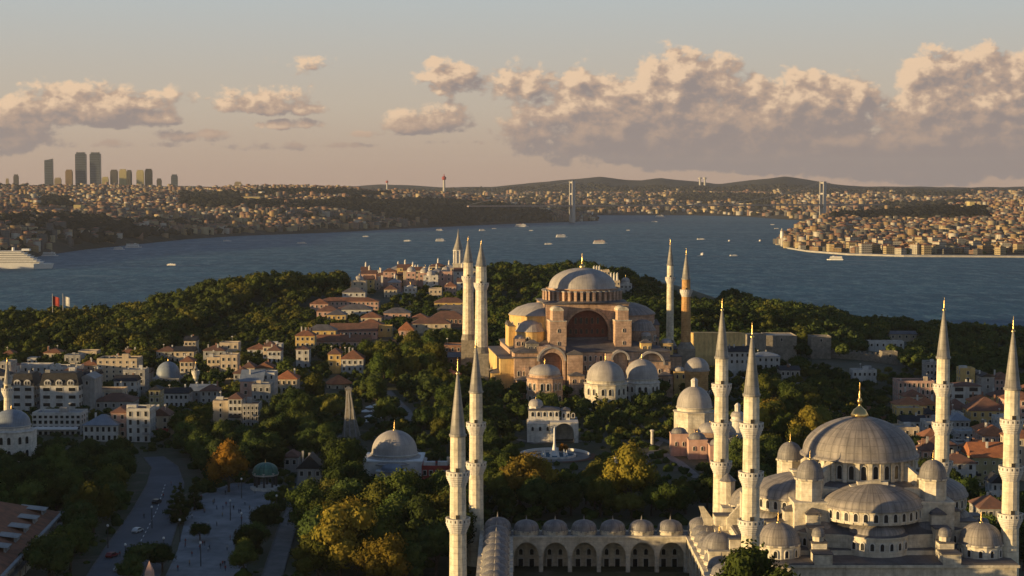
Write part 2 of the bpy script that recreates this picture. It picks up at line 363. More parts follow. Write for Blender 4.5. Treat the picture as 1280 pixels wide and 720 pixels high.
M['grey'] = mat('grey_render', (.34, .335, .33), .9, col2=(.25, .245, .24), vscale=.3, extra=streaks(None, .3))
M['olive'] = mat('olive_render', (.33, .30, .18), .9, col2=(.26, .23, .13), vscale=.3, extra=streaks(None, .3))
M['redpaint'] = mat('red_paint', (.35, .05, .04), .7)
M['green_dome'] = mat('green_copper', (.10, .22, .17), .5, col2=(.06, .15, .12), vscale=.6, extra=seams(16, .3))
M['asphalt'] = mat('asphalt', (.15, .155, .17), .9, col2=(.11, .115, .125), vscale=.08, bump=.1)
def slabs(g, tc, cc, b):
    br = g.n('ShaderNodeTexBrick'); br.inputs['Scale'].default_value = .35; br.inputs['Mortar Size'].default_value = .03
    br.inputs['Color1'].default_value = (1, 1, 1, 1); br.inputs['Color2'].default_value = (.86, .86, .88, 1); br.inputs['Mortar'].default_value = (.6, .6, .6, 1)
    g.l(tc.outputs['Object'], br.inputs['Vector']); mx = g.n('ShaderNodeVectorMath', operation='MULTIPLY'); g.l(cc, mx.inputs[0]); g.l(br.outputs[0], mx.inputs[1]); return mx.outputs[0]
M['paving'] = mat('grey_paving', (.32, .33, .34), .8, col2=(.17, .177, .19), vscale=.1, extra=slabs)
M['path'] = mat('pale_path', (.22, .21, .20), .9, col2=(.15, .145, .14), vscale=.3)
M['kerb'] = mat('kerb_stone', (.17, .165, .16), .9)
M['bark'] = mat('bark', (.10, .075, .055), .95, var=.2, vscale=2)
M['whitepaint'] = mat('white_paint', (.75, .74, .72), .5, var=.05)
M['darkmetal'] = mat('dark_metal', (.05, .05, .055), .5, var=.1)
M['concrete'] = mat('concrete', (.40, .38, .36), .9, col2=(.3, .29, .27), vscale=.1)
M['steel'] = mat('painted_steel', (.42, .40, .38), .7, var=.05)

def foliage(name, c1, c2, tr=.14):
    m = bpy.data.materials.new(name); m.use_nodes = True; t = m.node_tree; g = NT(t); t.nodes.clear()
    out = g.n('ShaderNodeOutputMaterial'); tc = g.n('ShaderNodeTexCoord'); oi = g.n('ShaderNodeObjectInfo')
    no = g.n('ShaderNodeTexNoise'); no.inputs['Scale'].default_value = .35; no.inputs['Detail'].default_value = 5; no.inputs['Roughness'].default_value = .7
    g.l(tc.outputs['Object'], no.inputs['Vector'])
    cc = g.mix(g.ss(no.outputs[0], .34, .66), (*c1, 1), (*c2, 1))
    hs = g.n('ShaderNodeHueSaturation')
    g.l(g.m('ADD', .482, g.m('MULTIPLY', oi.outputs['Random'], .03)), hs.inputs['Hue'])
    g.l(g.m('ADD', .62, g.m('MULTIPLY', g.m('FRACT', g.m('MULTIPLY', oi.outputs['Random'], 9.7)), .75)), hs.inputs['Value'])
    g.l(cc, hs.inputs['Color'])
    d = g.n('ShaderNodeBsdfDiffuse'); tl = g.n('ShaderNodeBsdfTranslucent'); mx = g.n('ShaderNodeMixShader'); mx.inputs[0].default_value = tr
    g.l(hs.outputs[0], d.inputs[0]); g.l(hs.outputs[0], tl.inputs[0]); g.l(d.outputs[0], mx.inputs[1]); g.l(tl.outputs[0], mx.inputs[2]); g.l(mx.outputs[0], out.inputs[0])
    return m
FOL = {'green': foliage('green_leaves', (.045, .068, .018), (.085, .112, .028)), 'dark': foliage('dark_leaves', (.030, .050, .017), (.068, .092, .028)),
       'olive': foliage('olive_leaves', (.085, .095, .022), (.145, .145, .034)), 'gold': foliage('golden_leaves', (.13, .115, .022), (.25, .19, .034)),
       'far': foliage('far_leaves', (.020, .023, .018), (.032, .033, .026)), 'orange': foliage('orange_leaves', (.20, .10, .02), (.34, .17, .03))}
# ------------------------------------------------------------ sea
def sea_mat():
    m = bpy.data.materials.new('sea_water'); m.use_nodes = True; t = m.node_tree; g = NT(t); b = t.nodes['Principled BSDF']
    tc = g.n('ShaderNodeTexCoord'); vec = tc.outputs['Object']
    def nz(sx, sy, det, rough=.6, off=0):
        mp = g.n('ShaderNodeMapping'); mp.inputs['Scale'].default_value = (sx, sy, 1); mp.inputs['Location'].default_value = (off, off, 0)
        g.l(vec, mp.inputs['Vector']); n = g.n('ShaderNodeTexNoise'); n.inputs['Scale'].default_value = 1; n.inputs['Detail'].default_value = det
        n.inputs['Roughness'].default_value = rough; g.l(mp.outputs[0], n.inputs['Vector']); return n.outputs[0]
    cur = nz(.0020, .0036, 8, .68); band = nz(.0007, .0060, 6, .62, 3); chop = nz(.035, .014, 7, .8)
    f = g.m('ADD', g.m('MULTIPLY', g.ss(cur, .35, .68), .6), g.m('MULTIPLY', g.ss(band, .4, .66), .4))
    cc = g.mix(f, (.006, .052, .095, 1), (.024, .105, .160, 1))
    cc = g.mix(g.m('MULTIPLY', g.ss(chop, .44, .66), .75), cc, (.12, .22, .265, 1))
    t.nodes.remove(b); d = g.n('ShaderNodeBsdfDiffuse'); gl = g.n('ShaderNodeBsdfGlossy'); gl.inputs['Roughness'].default_value = .32; gl.inputs[0].default_value = (.75, .88, 1, 1); ms = g.n('ShaderNodeMixShader')
    lw = g.n('ShaderNodeLayerWeight'); lw.inputs[0].default_value = .25; g.l(g.m('ADD', .035, g.m('MULTIPLY', lw.outputs['Fresnel'], .10)), ms.inputs[0]); g.l(d.outputs[0], ms.inputs[1]); g.l(gl.outputs[0], ms.inputs[2])
    out = [n for n in t.nodes if n.type == 'OUTPUT_MATERIAL'][0]; g.l(ms.outputs[0], out.inputs[0]); g.l(cc, d.inputs[0])
    h = g.m('ADD', g.m('MULTIPLY', nz(.020, .02, 5, .65), 6.0), g.m('MULTIPLY', nz(.11, .13, 4, .6), 1.6))
    bp = g.n('ShaderNodeBump'); bp.inputs['Strength'].default_value = 1.0; bp.inputs['Distance'].default_value = 1.3
    g.l(h, bp.inputs['Height']); g.l(bp.outputs[0], d.inputs['Normal']); g.l(bp.outputs[0], gl.inputs['Normal']); return m
M['sea'] = sea_mat()
mb = MB(); mb.add([(-30000, -3000, 0), (30000, -3000, 0), (30000, 60000, 0), (-30000, 60000, 0)], [(0, 1, 2, 3)])
tag(mb.build('sea', M['sea']), kind='structure')

# ------------------------------------------------------------ near ground sheet
def ground_mat():
    m = bpy.data.materials.new('park_ground'); m.use_nodes = True; t = m.node_tree; g = NT(t); b = t.nodes['Principled BSDF']; b.inputs['Roughness'].default_value = .95
    tc = g.n('ShaderNodeTexCoord')
    def nz(s, d, r=.6):
        n = g.n('ShaderNodeTexNoise'); n.inputs['Scale'].default_value = s; n.inputs['Detail'].default_value = d; n.inputs['Roughness'].default_value = r; g.l(tc.outputs['Object'], n.inputs['Vector']); return n.outputs[0]
    cc = g.mix(g.ss(nz(.02, 6), .4, .6), (.045, .055, .022, 1), (.085, .078, .048, 1))
    cc = g.mix(g.ss(nz(.09, 6, .7), .5, .7), cc, (.12, .10, .075, 1)); g.l(cc, b.inputs['Base Color']); return m
M['ground'] = ground_mat()
gx = np.arange(-720, 721, 8.0); gy = np.arange(-80, 2121, 8.0)
GX, GY = np.meshgrid(gx, gy); GZ = hgt_np(GX, GY)
nv = len(gx); ii = np.arange(len(gy) - 1)[:, None] * nv + np.arange(nv - 1)[None, :]; ii = ii.ravel()
me = np_mesh('ground', np.stack([GX.ravel(), GY.ravel(), GZ.ravel()], 1), np.stack([ii, ii + 1, ii + nv + 1, ii + nv], 1), [M['ground']], smooth=True)
tag(link('ground', me), kind='structure')

def ribbon(name, pts, widths, m, dz=.22, kerb=True, px=True):
    """a road, path or promenade laid on the ground along a centre line"""
    P = [G(*p) for p in pts] if px else pts; V = []; Q = []
    fine = []; fw = []
    for i in range(len(P) - 1):
        n = max(1, int(math.dist(P[i], P[i + 1]) / 6))
        for k in range(n): t = k / n; fine.append((P[i][0] * (1 - t) + P[i + 1][0] * t, P[i][1] * (1 - t) + P[i + 1][1] * t)); fw.append(widths[i] * (1 - t) + widths[i + 1] * t)
    fine.append(P[-1]); fw.append(widths[-1]); b = MB(); kb = MB(); L = []
    for i, (x, y) in enumerate(fine):
        a = fine[max(0, i - 1)]; c = fine[min(len(fine) - 1, i + 1)]; dx, dy = c[0] - a[0], c[1] - a[1]; l = math.hypot(dx, dy) or 1; nx, ny = -dy / l, dx / l; w = fw[i] / 2
        L.append([(x + nx * s, y + ny * s, H(x + nx * s, y + ny * s)) for s in (w + .35, w, -w, -w - .35)])
    n = len(L); vs = []; fs = []
    for r in L: vs += [(r[1][0], r[1][1], r[1][2] + dz), (r[2][0], r[2][1], r[2][2] + dz)]
    b.add(vs, [(2 * i + 1, 2 * i + 3, 2 * i + 2, 2 * i) for i in range(n - 1)])
    o = b.build(name, m); tag(o, kind='structure')
    if kerb:
        for s in ((0, 1), (2, 3)):
            vs = []
            for r in L: p, q = r[s[0]], r[s[1]]; vs += [(p[0], p[1], p[2] - .3), (p[0], p[1], p[2] + dz + .13), (q[0], q[1], q[2] + dz + .13), (q[0], q[1], q[2] - .3)]
            fs = [(4 * i + a, 4 * i + a + 1, 4 * i + a + 5, 4 * i + a + 4) for i in range(n - 1) for a in range(3)]; kb.add(vs, fs)
        tag(kb.build('kerb', M['kerb']), kind='structure')
    return o
ribbon('road', [(142, 745), (170, 690), (196, 640), (207, 606), (206, 586), (192, 572)], [19, 18, 15, 12, 9, 7], M['asphalt'], .22)
def sheet(name, ppts, m, dz=.25, step=5):
    P = [G(*p) for p in ppts]; xs = [p[0] for p in P]; ys = [p[1] for p in P]; from mathutils.geometry import tessellate_polygon
    V = [(x, y, H(x, y) + dz) for x, y in P]; b = MB(); b.add(V, [tuple(t) for t in tessellate_polygon([[Vector(v) for v in V]])])
    bm_ = b.build(name, m); return tag(bm_, kind='structure')
sheet('plaza', [(196, 745), (222, 690), (232, 650), (250, 622), (290, 606), (340, 604), (345, 640), (318, 668), (300, 745)], M['paving'], .34)
b = MB()
P_ = [G(*p) for p in [(142, 745), (170, 690), (196, 640), (207, 606)]]
for (x0, y0), (x1, y1) in zip(P_, P_[1:]):
    n = int(math.dist((x0, y0), (x1, y1)) / 6); ux, uy = (x1 - x0) / (n * 6.0), (y1 - y0) / (n * 6.0); nx_, ny_ = -uy * .1, ux * .1
    for k in range(n):
        q = [(x0 + (x1 - x0) * u, y0 + (y1 - y0) * u) for u in ((k + .15) / n, (k + .6) / n)]
        b.add([(q[0][0] + nx_, q[0][1] + ny_, H(*q[0]) + .24), (q[1][0] + nx_, q[1][1] + ny_, H(*q[1]) + .24), (q[1][0] - nx_, q[1][1] - ny_, H(*q[1]) + .24), (q[0][0] - nx_, q[0][1] - ny_, H(*q[0]) + .24)], [(3, 2, 1, 0)])
tag(b.build('lane_markings', M['whitepaint']), kind='structure')
ribbon('park_path', [(385, 590), (376, 625), (358, 665), (338, 730)], [6, 5.5, 5, 5], M['path'], .25)
ribbon('alley', [(516, 528), (500, 508), (484, 490)], [5.5, 4.5, 3.5], M['path'], .3)
for pts, w in (([(770, 535), (812, 558), (850, 580), (872, 600)], 3.5), ([(800, 530), (822, 548), (852, 560)], 2.5), ([(838, 540), (815, 566), (800, 590)], 2.5),
               ([(640, 548), (668, 556), (700, 553), (740, 552)], 3), ([(686, 584), (696, 604), (712, 616)], 4), ([(735, 512), (790, 515), (850, 512)], 4)):
    ribbon('garden_path', pts, [w] * len(pts), M['path'], .2, kerb=False)

# ------------------------------------------------------------ far shores
def interp(tab, x): return np.interp(x, [a for a, _ in tab], [b for _, b in tab])
def rough(X, Y):
    return (np.sin(X / 310 + 1.3) * np.cos(Y / 270) + .6 * np.sin(X / 140 + Y / 190 + 2) + .35 * np.sin(X / 61 - Y / 83) + .5 * np.cos(Y / 520 + X / 900))
class Land:
    def __init__(s, name, shore, back, sky, m, prof, amp, pts=(240, 60)):
        s.shore, s.back, s.sky, s.prof, s.amp = shore, back, sky, prof, amp
        pa, pb = shore[0][0], shore[-1][0]; U = np.linspace(pa, pb, pts[0]); T = np.linspace(-.03, 1.06, pts[1])
        UU, TT = np.meshgrid(U, T); Y = s.Y(UU, TT); X = (UU - 640) / F * Y; Z = s.Z(UU, TT, X, Y)
        n = pts[0]; i = (np.arange(pts[1] - 1)[:, None] * n + np.arange(n - 1)).ravel()
        s.o = link(name, np_mesh(name, np.stack([X.ravel(), Y.ravel(), Z.ravel()], 1), np.stack([i, i + 1, i + n + 1, i + n], 1), [m], smooth=True)); tag(s.o, kind='structure')
    def Y(s, px, t):
        ys = CAMZ * F / (interp(s.shore, px) - 236); yb = interp(s.back, px); return ys + (yb - ys) * t
    def Z(s, px, t, X, Y):
        hm = CAMZ + (236 - interp(s.sky, px)) / F * interp(s.back, px)
        edge = np.clip(t * 12, 0, 1)
        z = s.prof(np.clip(t, 0, 1), hm) + rough(X, Y) * s.amp * edge * np.clip(1.4 - t, 0, 1)
        return np.where(t < 0, -3.0, np.where(t > 1, -5.0, np.maximum(z, 1.5)))
    def sample(s, n, rs, tpow=1.0):
        """points spread evenly over the land"""
        pa, pb = s.shore[0][0], s.shore[-1][0]; px = rs.uniform(pa, pb, n * 4); t = rs.uniform(.012, 1, n * 4)**tpow
        Y = s.Y(px, t); dY = interp(s.back, px) - s.Y(px, 0); wt = Y * dY; keep = rs.uniform(0, wt.max(), n * 4) < wt
        px, t, Y = px[keep][:n], t[keep][:n], Y[keep][:n]; X = (px - 640) / F * Y; return px, t, X, Y, s.Z(px, t, X, Y)
def land_mat(name, wood, earth, sc):
    m = bpy.data.materials.new(name); m.use_nodes = True; t = m.node_tree; g = NT(t); b = t.nodes['Principled BSDF']; b.inputs['Roughness'].default_value = 1; b.inputs['Specular IOR Level'].default_value = .1
    tc = g.n('ShaderNodeTexCoord')
    def nz(s_, d): n = g.n('ShaderNodeTexNoise'); n.inputs['Scale'].default_value = s_; n.inputs['Detail'].default_value = d; n.inputs['Roughness'].default_value = .7; g.l(tc.outputs['Object'], n.inputs['Vector']); return n.outputs[0]
    cc = g.mix(g.ss(nz(sc, 6), .42, .62), (*wood, 1), (*earth, 1)); cc = g.mix(g.ss(nz(sc * 14, 5), .5, .75), cc, tuple(c * 1.7 for c in earth) + (1,)); g.l(cc, b.inputs['Base Color']); return m
M['land'] = land_mat('wooded_hillside', (.022, .026, .018), (.060, .053, .043), .0016)
M['land_hill'] = land_mat('distant_hillside', (.026, .029, .024), (.045, .043, .038), .0007)
europe = Land('european_shore', [(-260, 350), (-60, 334), (0, 327), (60, 318), (100, 312), (180, 304), (230, 299), (300, 294.5), (400, 291), (480, 287), (540, 284), (640, 279.5), (700, 277.5), (748, 276)],
    [(-260, 8600), (230, 8600), (450, 8600), (560, 8400), (700, 7600), (748, 7350)],
    [(-260, 233), (0, 235), (100, 236), (230, 238), (300, 235.5), (380, 234), (440, 236), (470, 240), (520, 240), (560, 243), (620, 249), (680, 261), (720, 268), (748, 271)], M['land'],
    lambda t, h: h * (t**.62), 9)
hills = Land('distant_hills', [(-400, 262), (560, 262), (700, 269), (860, 269), (930, 270.5), (965, 273), (1010, 276), (1500, 276)],
    [(-400, 14500), (1500, 14500)],
    [(-400, 234), (200, 234), (440, 233), (480, 231.5), (560, 234), (620, 233), (660, 228), (700, 224.5), (750, 221.5), (785, 225.5), (800, 226), (825, 222.5), (860, 226.5), (900, 230), (940, 224), (980, 220.5), (1010, 225), (1040, 231), (1080, 234), (1200, 234.5), (1280, 233.5), (1500, 232)], M['land_hill'],
    lambda t, h: 88 * np.clip(t / .5, 0, 1)**.7 + (h - 88) * (lambda q: q * q * (3 - 2 * q))(np.clip((t - .6) / .4, 0, 1)), 11, (300, 70))
asia = Land('asian_shore', [(972, 305), (985, 310.5), (1010, 314.5), (1060, 318.5), (1130, 320.5), (1280, 321.5), (1560, 326)],
    [(972, 4350), (985, 4500), (1000, 4800), (1030, 5600), (1100, 6700), (1560, 6900)],
    [(972, 300), (985, 293), (1000, 284), (1030, 272), (1080, 268), (1150, 263), (1200, 258), (1280, 252), (1560, 246)], M['land'],
    lambda t, h: h * (t**.75), 3.5, (180, 50))
# stone quay along the right-hand shore
b = MB(); pts = [(973, 305.4), (985, 311), (1010, 315), (1060, 319), (1130, 321), (1280, 322), (1560, 326.5)]
W = [((p - 640) / F * (CAMZ * F / (y - 236)), CAMZ * F / (y - 236)) for p, y in pts]
for (x0, y0), (x1, y1) in zip(W, W[1:]):
    b.add([(x0, y0, -1), (x1, y1, -1), (x1, y1, 3.4), (x0, y0, 3.4), (x0, y0 + 34, 3.4), (x1, y1 + 34, 3.4)], [(0, 1, 2, 3), (3, 2, 5, 4)])
tag(b.build('quay', M['concrete']), kind='structure')

# ------------------------------------------------------------ far buildings
def far_wall(name, col):
    def fn(g, tc, cc, bb):
        s = g.n('ShaderNodeSeparateXYZ'); g.l(tc.outputs['Object'], s.inputs[0])
        a = g.m('GREATER_THAN', g.m('FRACT', g.m('DIVIDE', s.outputs[2], 3.3)), .45); c = g.m('GREATER_THAN', g.m('FRACT', g.m('DIVIDE', g.m('ADD', s.outputs[0], s.outputs[1]), 3.1)), .5)
        k = g.m('SUBTRACT', 1.0, g.m('MULTIPLY', g.m('MULTIPLY', a, c), .55)); mx = g.n('ShaderNodeVectorMath', operation='SCALE'); g.l(cc, mx.inputs[0]); g.l(k, mx.inputs['Scale']); return mx.outputs[0]
    return mat(name, col, .95, var=.12, vscale=.02, extra=fn)
FW = [far_wall('far_cream_wall', (.46, .37, .22)), far_wall('far_white_wall', (.52, .48, .40)), far_wall('far_grey_wall', (.13, .125, .12)), far_wall('far_pink_wall', (.27, .17, .12)), far_wall('far_tan_wall', (.33, .23, .12))]
FR = [mat('far_tile_roof', (.27, .12, .075), .95), mat('far_grey_roof', (.12, .11, .11), .95), mat('far_pale_roof', (.24, .22, .20), .95)]
FM = FW + FR
def far_blocks(name, X, Y, Z, rs, wr, hr, roofs=(.6, .25, .15)):
    n = len(X); w = rs.uniform(*wr, n) / 2; d = rs.uniform(*wr, n) / 2; h = rs.uniform(*hr, n) * (1 + .5 * (rs.random(n) < .12)); a = rs.normal(.3, .35, n)
    cx = np.array([-1, 1, 1, -1]); cy = np.array([-1, -1, 1, 1]); ca, sa = np.cos(a)[:, None], np.sin(a)[:, None]
    x = X[:, None] + cx * w[:, None] * ca - cy * d[:, None] * sa; y = Y[:, None] + cx * w[:, None] * sa + cy * d[:, None] * ca
    V = np.zeros((n, 9, 3)); V[:, 0:4, 0] = x; V[:, 0:4, 1] = y; V[:, 0:4, 2] = (Z - 4)[:, None]
    V[:, 4:8, 0] = x; V[:, 4:8, 1] = y; V[:, 4:8, 2] = (Z + h)[:, None]; V[:, 8, 0] = X; V[:, 8, 1] = Y
    rt = rs.choice(3, n, p=roofs); V[:, 8, 2] = Z + h + np.where(rt == 0, 2.6, .3)
    f = np.array([(0, 1, 5), (0, 5, 4), (1, 2, 6), (1, 6, 5), (2, 3, 7), (2, 7, 6), (3, 0, 4), (3, 4, 7), (4, 5, 8), (5, 6, 8), (6, 7, 8), (7, 4, 8)])
    FF = (f[None] + (np.arange(n) * 9)[:, None, None]).reshape(-1, 3)
    wm = rs.choice(5, n, p=(.20, .09, .31, .20, .20)); mi = np.repeat(wm, 12).reshape(n, 12); mi[:, 8:] = (rt + 5)[:, None]
    return link(name, np_mesh(name, V.reshape(-1, 3), FF, FM, mi.ravel()))
rs = np.random.RandomState(5)
def woods(px, X, Y, k=0.0):   # where the hillsides are green rather than built up
    return (np.sin(X / 420 + 2) + np.cos(Y / 510 + X / 700) + .7 * np.sin(X / 170 - Y / 240)) > .55 + k
def park(px, Y, land):
    py = 236 + (CAMZ - land) / Y * F
    return ((px > 300) & (px < 610) & (py > 254 + (px - 300) * .012) & (py < 263 + (px - 300) * .02) & (np.sin(X / 29) * np.cos(Y / 47) < .6)) | ((px > 45 + 30 * np.sin(Y / 90)) & (px < 205 + 35 * np.sin(Y / 130 + 1) + 18 * np.sin(X / 37)) & (py > 277 + 3 * np.sin(X / 60)) & (py < 291 + 4 * np.sin(X / 85)) & (np.sin(X / 23) * np.cos(Y / 31) < .55)) | ((px > 50) & (px < 90) & (py > 250) & (py < 262)) | ((px > 225) & (px < 300) & (py > 244) & (py < 262))
def far_crowns(name, X, Y, Z, rs, rr, mname, label=None):
    ico = [(0, 0, 1)] + [(math.cos(i * 1.2566) * .95, math.sin(i * 1.2566) * .95, .35) for i in range(5)] + [(math.cos(i * 1.2566 + .6) * .8, math.sin(i * 1.2566 + .6) * .8, -.6) for i in range(5)]
    ico = np.array(ico); f = [(0, 1 + i, 1 + (i + 1) % 5) for i in range(5)] + [(1 + i, 6 + i, 1 + (i + 1) % 5) for i in range(5)] + [(1 + (i + 1) % 5, 6 + i, 6 + (i + 1) % 5) for i in range(5)]
    n = len(X); r = rs.uniform(*rr, n); V = ico[None] * (r[:, None, None] * rs.uniform(.75, 1.3, (n, 11, 1))) * np.array([1, 1, .8]); V += np.stack([X, Y, Z + r * .5], 1)[:, None]
    FF = (np.array(f)[None] + (np.arange(n) * 11)[:, None, None]).reshape(-1, 3)
    o = link(name, np_mesh(name, V.reshape(-1, 3), FF, [FOL['green'] if mname == 'green' else FOL['far'], FOL['dark'] if mname == 'green' else FOL['far']], np.repeat((rs.random(n) < .5).astype(int), 15))); return tag(o, kind='stuff')
px, t, X, Y, Z = europe.sample(26000, rs)
pk = park(px, Y, Z); wd = woods(px, X, Y, .3) & ((px > 330) | (rs.random(len(px)) < .4)); dense = ~(pk | wd); k = dense & (rs.random(len(px)) < np.clip(.62 + .35 * np.sin(X / 95 + 2) * np.cos(Y / 120), .1, .95))
o = far_blocks('distant_houses', X[k], Y[k], Z[k], rs, (9, 22), (6, 19)); tag(o, 'countless pale houses and apartment blocks crowding the far left hillside', 'houses', kind='stuff')
k = (pk | wd)
q5 = rs.choice(len(px), 6500); o = far_crowns('hillside_trees', X[q5] + 13, Y[q5] + 11, Z[q5], rs, (6, 13), 'dark'); tag(o, 'dark trees between the houses of the far left shore', 'trees')
o = far_crowns('distant_wood', X[k], Y[k], Z[k], rs, (11, 19), 'dark'); tag(o, 'dark wooded slopes and parks on the far left shore', 'wood')
px, t, X, Y, Z = hills.sample(22000, rs, 1.0)
lowband = (t < .66); k = lowband & ~woods(px, X, Y, .75) & ~((px > 840) & (px < 965) & (t > .12) & (t < .5)) & (px > 430) & (rs.random(len(px)) < np.where(px > 1000, 1.0, .75))
o = far_blocks('distant_houses', X[k], Y[k], Z[k], rs, (13, 27), (8, 20)); tag(o, 'tiny pale houses strung along the low far hills below the skyline', 'houses', kind='stuff')
k = ~k & (t < .8)
o = far_crowns('distant_wood', X[k], Y[k], Z[k], rs, (11, 20), 'dark'); tag(o, 'wooded slopes of the farthest blue hills behind the bridge', 'wood')

# town on the right-hand shore: the nearest houses one by one, the rest as one mass
px, t, X, Y, Z = asia.sample(7800, rs)
py = 236 + (CAMZ - Z) / Y * F
green = ((px > 1060) & (px < 1235) & (py > 262) & (py < 276)) | ((px > 1040) & (px < 1110) & (py > 267) & (py < 274)) | (woods(px, X, Y, .75) & (t > .25))
k = ~green & (rs.random(len(px)) < .80); order = np.argsort(Y - (X - 700) * .0); kk = [i for i in order if k[i]]
front = []; taken = []
for i in kk:
    if len(front) >= 140: break
    if px[i] > 1300 or t[i] < .015: continue
    if all((X[i] - a)**2 + (Y[i] - b_)**2 > 17**2 for a, b_ in taken): front.append(i); taken.append((X[i], Y[i]))
fs = set(front); rest = [i for i in kk if i not in fs and Y[i] > min(Y[j] for j in front) + 45]
o = far_blocks('distant_houses', X[rest], Y[rest], Z[rest], rs, (9, 19), (7, 17), (.45, .35, .2)); tag(o, 'dense hillside town of houses behind the waterfront on the far right shore', 'houses', kind='stuff')
g2 = np.where(green)[0]
o = far_crowns('distant_wood', X[g2], Y[g2], Z[g2], rs, (9, 17), 'dark'); tag(o, 'dark belt of trees above the sunlit town on the far right shore', 'wood')
i3 = rs.choice(len(px), 2600); o = far_crowns('shore_trees', X[i3] + 14, Y[i3] + 9, Z[i3], rs, (4.5, 8), 'green'); tag(o, 'trees scattered among the houses of the far right shore', 'trees')
HV = []
for q in range(10):
    b = MB(); w, d, h = rnd.uniform(6, 12), rnd.uniform(6, 9), rnd.uniform(7, 17); b.box(-w, w, -d, d, -4, h, 0)
    if q % 3: b.hip(-w - .5, w + .5, -d - .5, d + .5, h + .01, 2.4, 1)
    else: b.box(-w - .3, w + .3, -d - .3, d + .3, h + .01, h + .8, 1); b.box(-2, 3, -3, 1, h + .8, h + 3.2, 0)
    for fl in range(int(h // 3.4)):
        for c in range(int(w * 2 // 3.6)):
            x = -w + 2 + c * 3.6; b.box(x, x + 1.6, -d - .08, -d + .1, fl * 3.4 + 1.2, fl * 3.4 + 2.8, 2)
        for c in range(int(d * 2 // 3.6)):
            y = -d + 2 + c * 3.6; b.box(-w - .08, -w + .1, y, y + 1.6, fl * 3.4 + 1.2, fl * 3.4 + 2.8, 2)
    cw, rm = q % 5, (0, 0, 1, 0, 2)[q % 5]
    HV.append((b.mesh('house', [FW[cw], FR[rm], M['grille']]), ('cream', 'white', 'grey', 'pink', 'tan')[cw], 'red tiled' if (q % 3 and rm == 0) else ('grey' if rm == 1 else 'pale')))
HV[0] = (HV[0][0], 'cream', 'flat'); 
for i in front:
    me_, c1, c2 = HV[rnd.randrange(10)]; o = link('house', me_, None, (X[i], Y[i], Z[i]), rnd.gauss(.35, .3)); s = rnd.uniform(.85, 1.25); o.scale = (s, s, s)
    part = 'left end' if px[i] < 1060 else ('middle' if px[i] < 1180 else 'right end')
    row = 'by the quay' if Y[i] < np.median(Y[front]) else 'second street'
    tag(o, f'small {c1} house, {c2} roof, far right shore {part}, {row}', 'house', f'{c1} {c2}-roofed waterfront houses of the far right shore {part}, {row}')
M['whitestone'] = mat('clean_white_marble', (.78, .77, .75), .7, col2=(.64, .63, .61), vscale=.4)
# ------------------------------------------------------------ domes, minarets and windows
def finial(parent, loc, h, r=.35, m='gold'):
    b = MB(); b.lathe(0, 0, [(r * 2.2, 0), (r * 2.4, h * .06), (r * 1.2, h * .14), (r * .5, h * .2), (r * 1.1, h * .30), (r * .45, h * .4), (r * .8, h * .5), (r * .3, h * .6), (r * .45, h * .7), (r * .12, h * .8), (0.01, h)], 10, 0)
    return b.build('finial', M[m], parent, loc)
def dome_prof(r, h, eave=.5, n=12, point=.0):
    """a lead dome: turned-out skirt then a rounded cap, slightly pointed"""
    p = [(r + eave, -.5), (r + eave, -.1), (r + eave * .4, .15), (r, .5)]
    for i in range(1, n + 1):
        a = math.pi / 2 * i / n; p.append((max(.02, r * math.cos(a)), .5 + (h - .5) * (math.sin(a) * (1 - point) + point * (i / n)**1.1)))
    return p
def dome(parent, loc, r, h, n=48, m='lead', eave=.5, fin=0, name='dome', a0=0, a1=2 * math.pi, fm='gold', point=0.0):
    b = MB(); b.lathe(0, 0, dome_prof(r, h, eave, 12, point), n, 0, True, a0, a1)
    o = b.build(name, M[m], parent, loc)
    if fin: finial(o, (0, 0, h - .15), fin, .12 + r * .018, fm)
    return o
WINC = {}
def window_mesh(w, h, arched=True, key='stone_w', frame=.22, dep=.25):
    k = (w, h, arched, key, frame, dep)
    if k not in WINC:
        b = MB(); W = w / 2; f = frame
        def outline(W, h):
            if not arched: return [(-W, 0), (W, 0), (W, h), (-W, h)]
            return [(-W, 0), (W, 0)] + [(W * math.cos(a), h - W + W * 1.1 * math.sin(a)) for a in [math.pi * i / 6 for i in range(7)]]
        b.extr(outline(W, h), -dep * .5, .1, 1)
        o1 = outline(W + f, h + f); o0 = outline(W, h); o1 = [(x, z if z > 0 else -f) for x, z in o1]; n = len(o0)
        vs = [(x, -dep, z) for x, z in o0] + [(x, -dep, z) for x, z in o1] + [(x, .1, z) for x, z in o1] + [(x, -dep * .5, z) for x, z in o0]
        fs = []
        for i in range(n): j = (i + 1) % n; fs += [(i, n + i, n + j, j), (n + i, 2 * n + i, 2 * n + j, n + j), (3 * n + i, i, j, 3 * n + j)]
        b.add(vs, fs, 0); WINC[k] = b.mesh('window', [M[key], M['glass']])
    return WINC[k]
def window(parent, loc, w, h, face=-math.pi / 2, arched=True, key='stone_w', frame=.22, dep=.25, name='window'):
    """face = compass angle of the outward normal"""
    return link(name, window_mesh(w, h, arched, key, frame, dep), parent, loc, face + math.pi / 2)
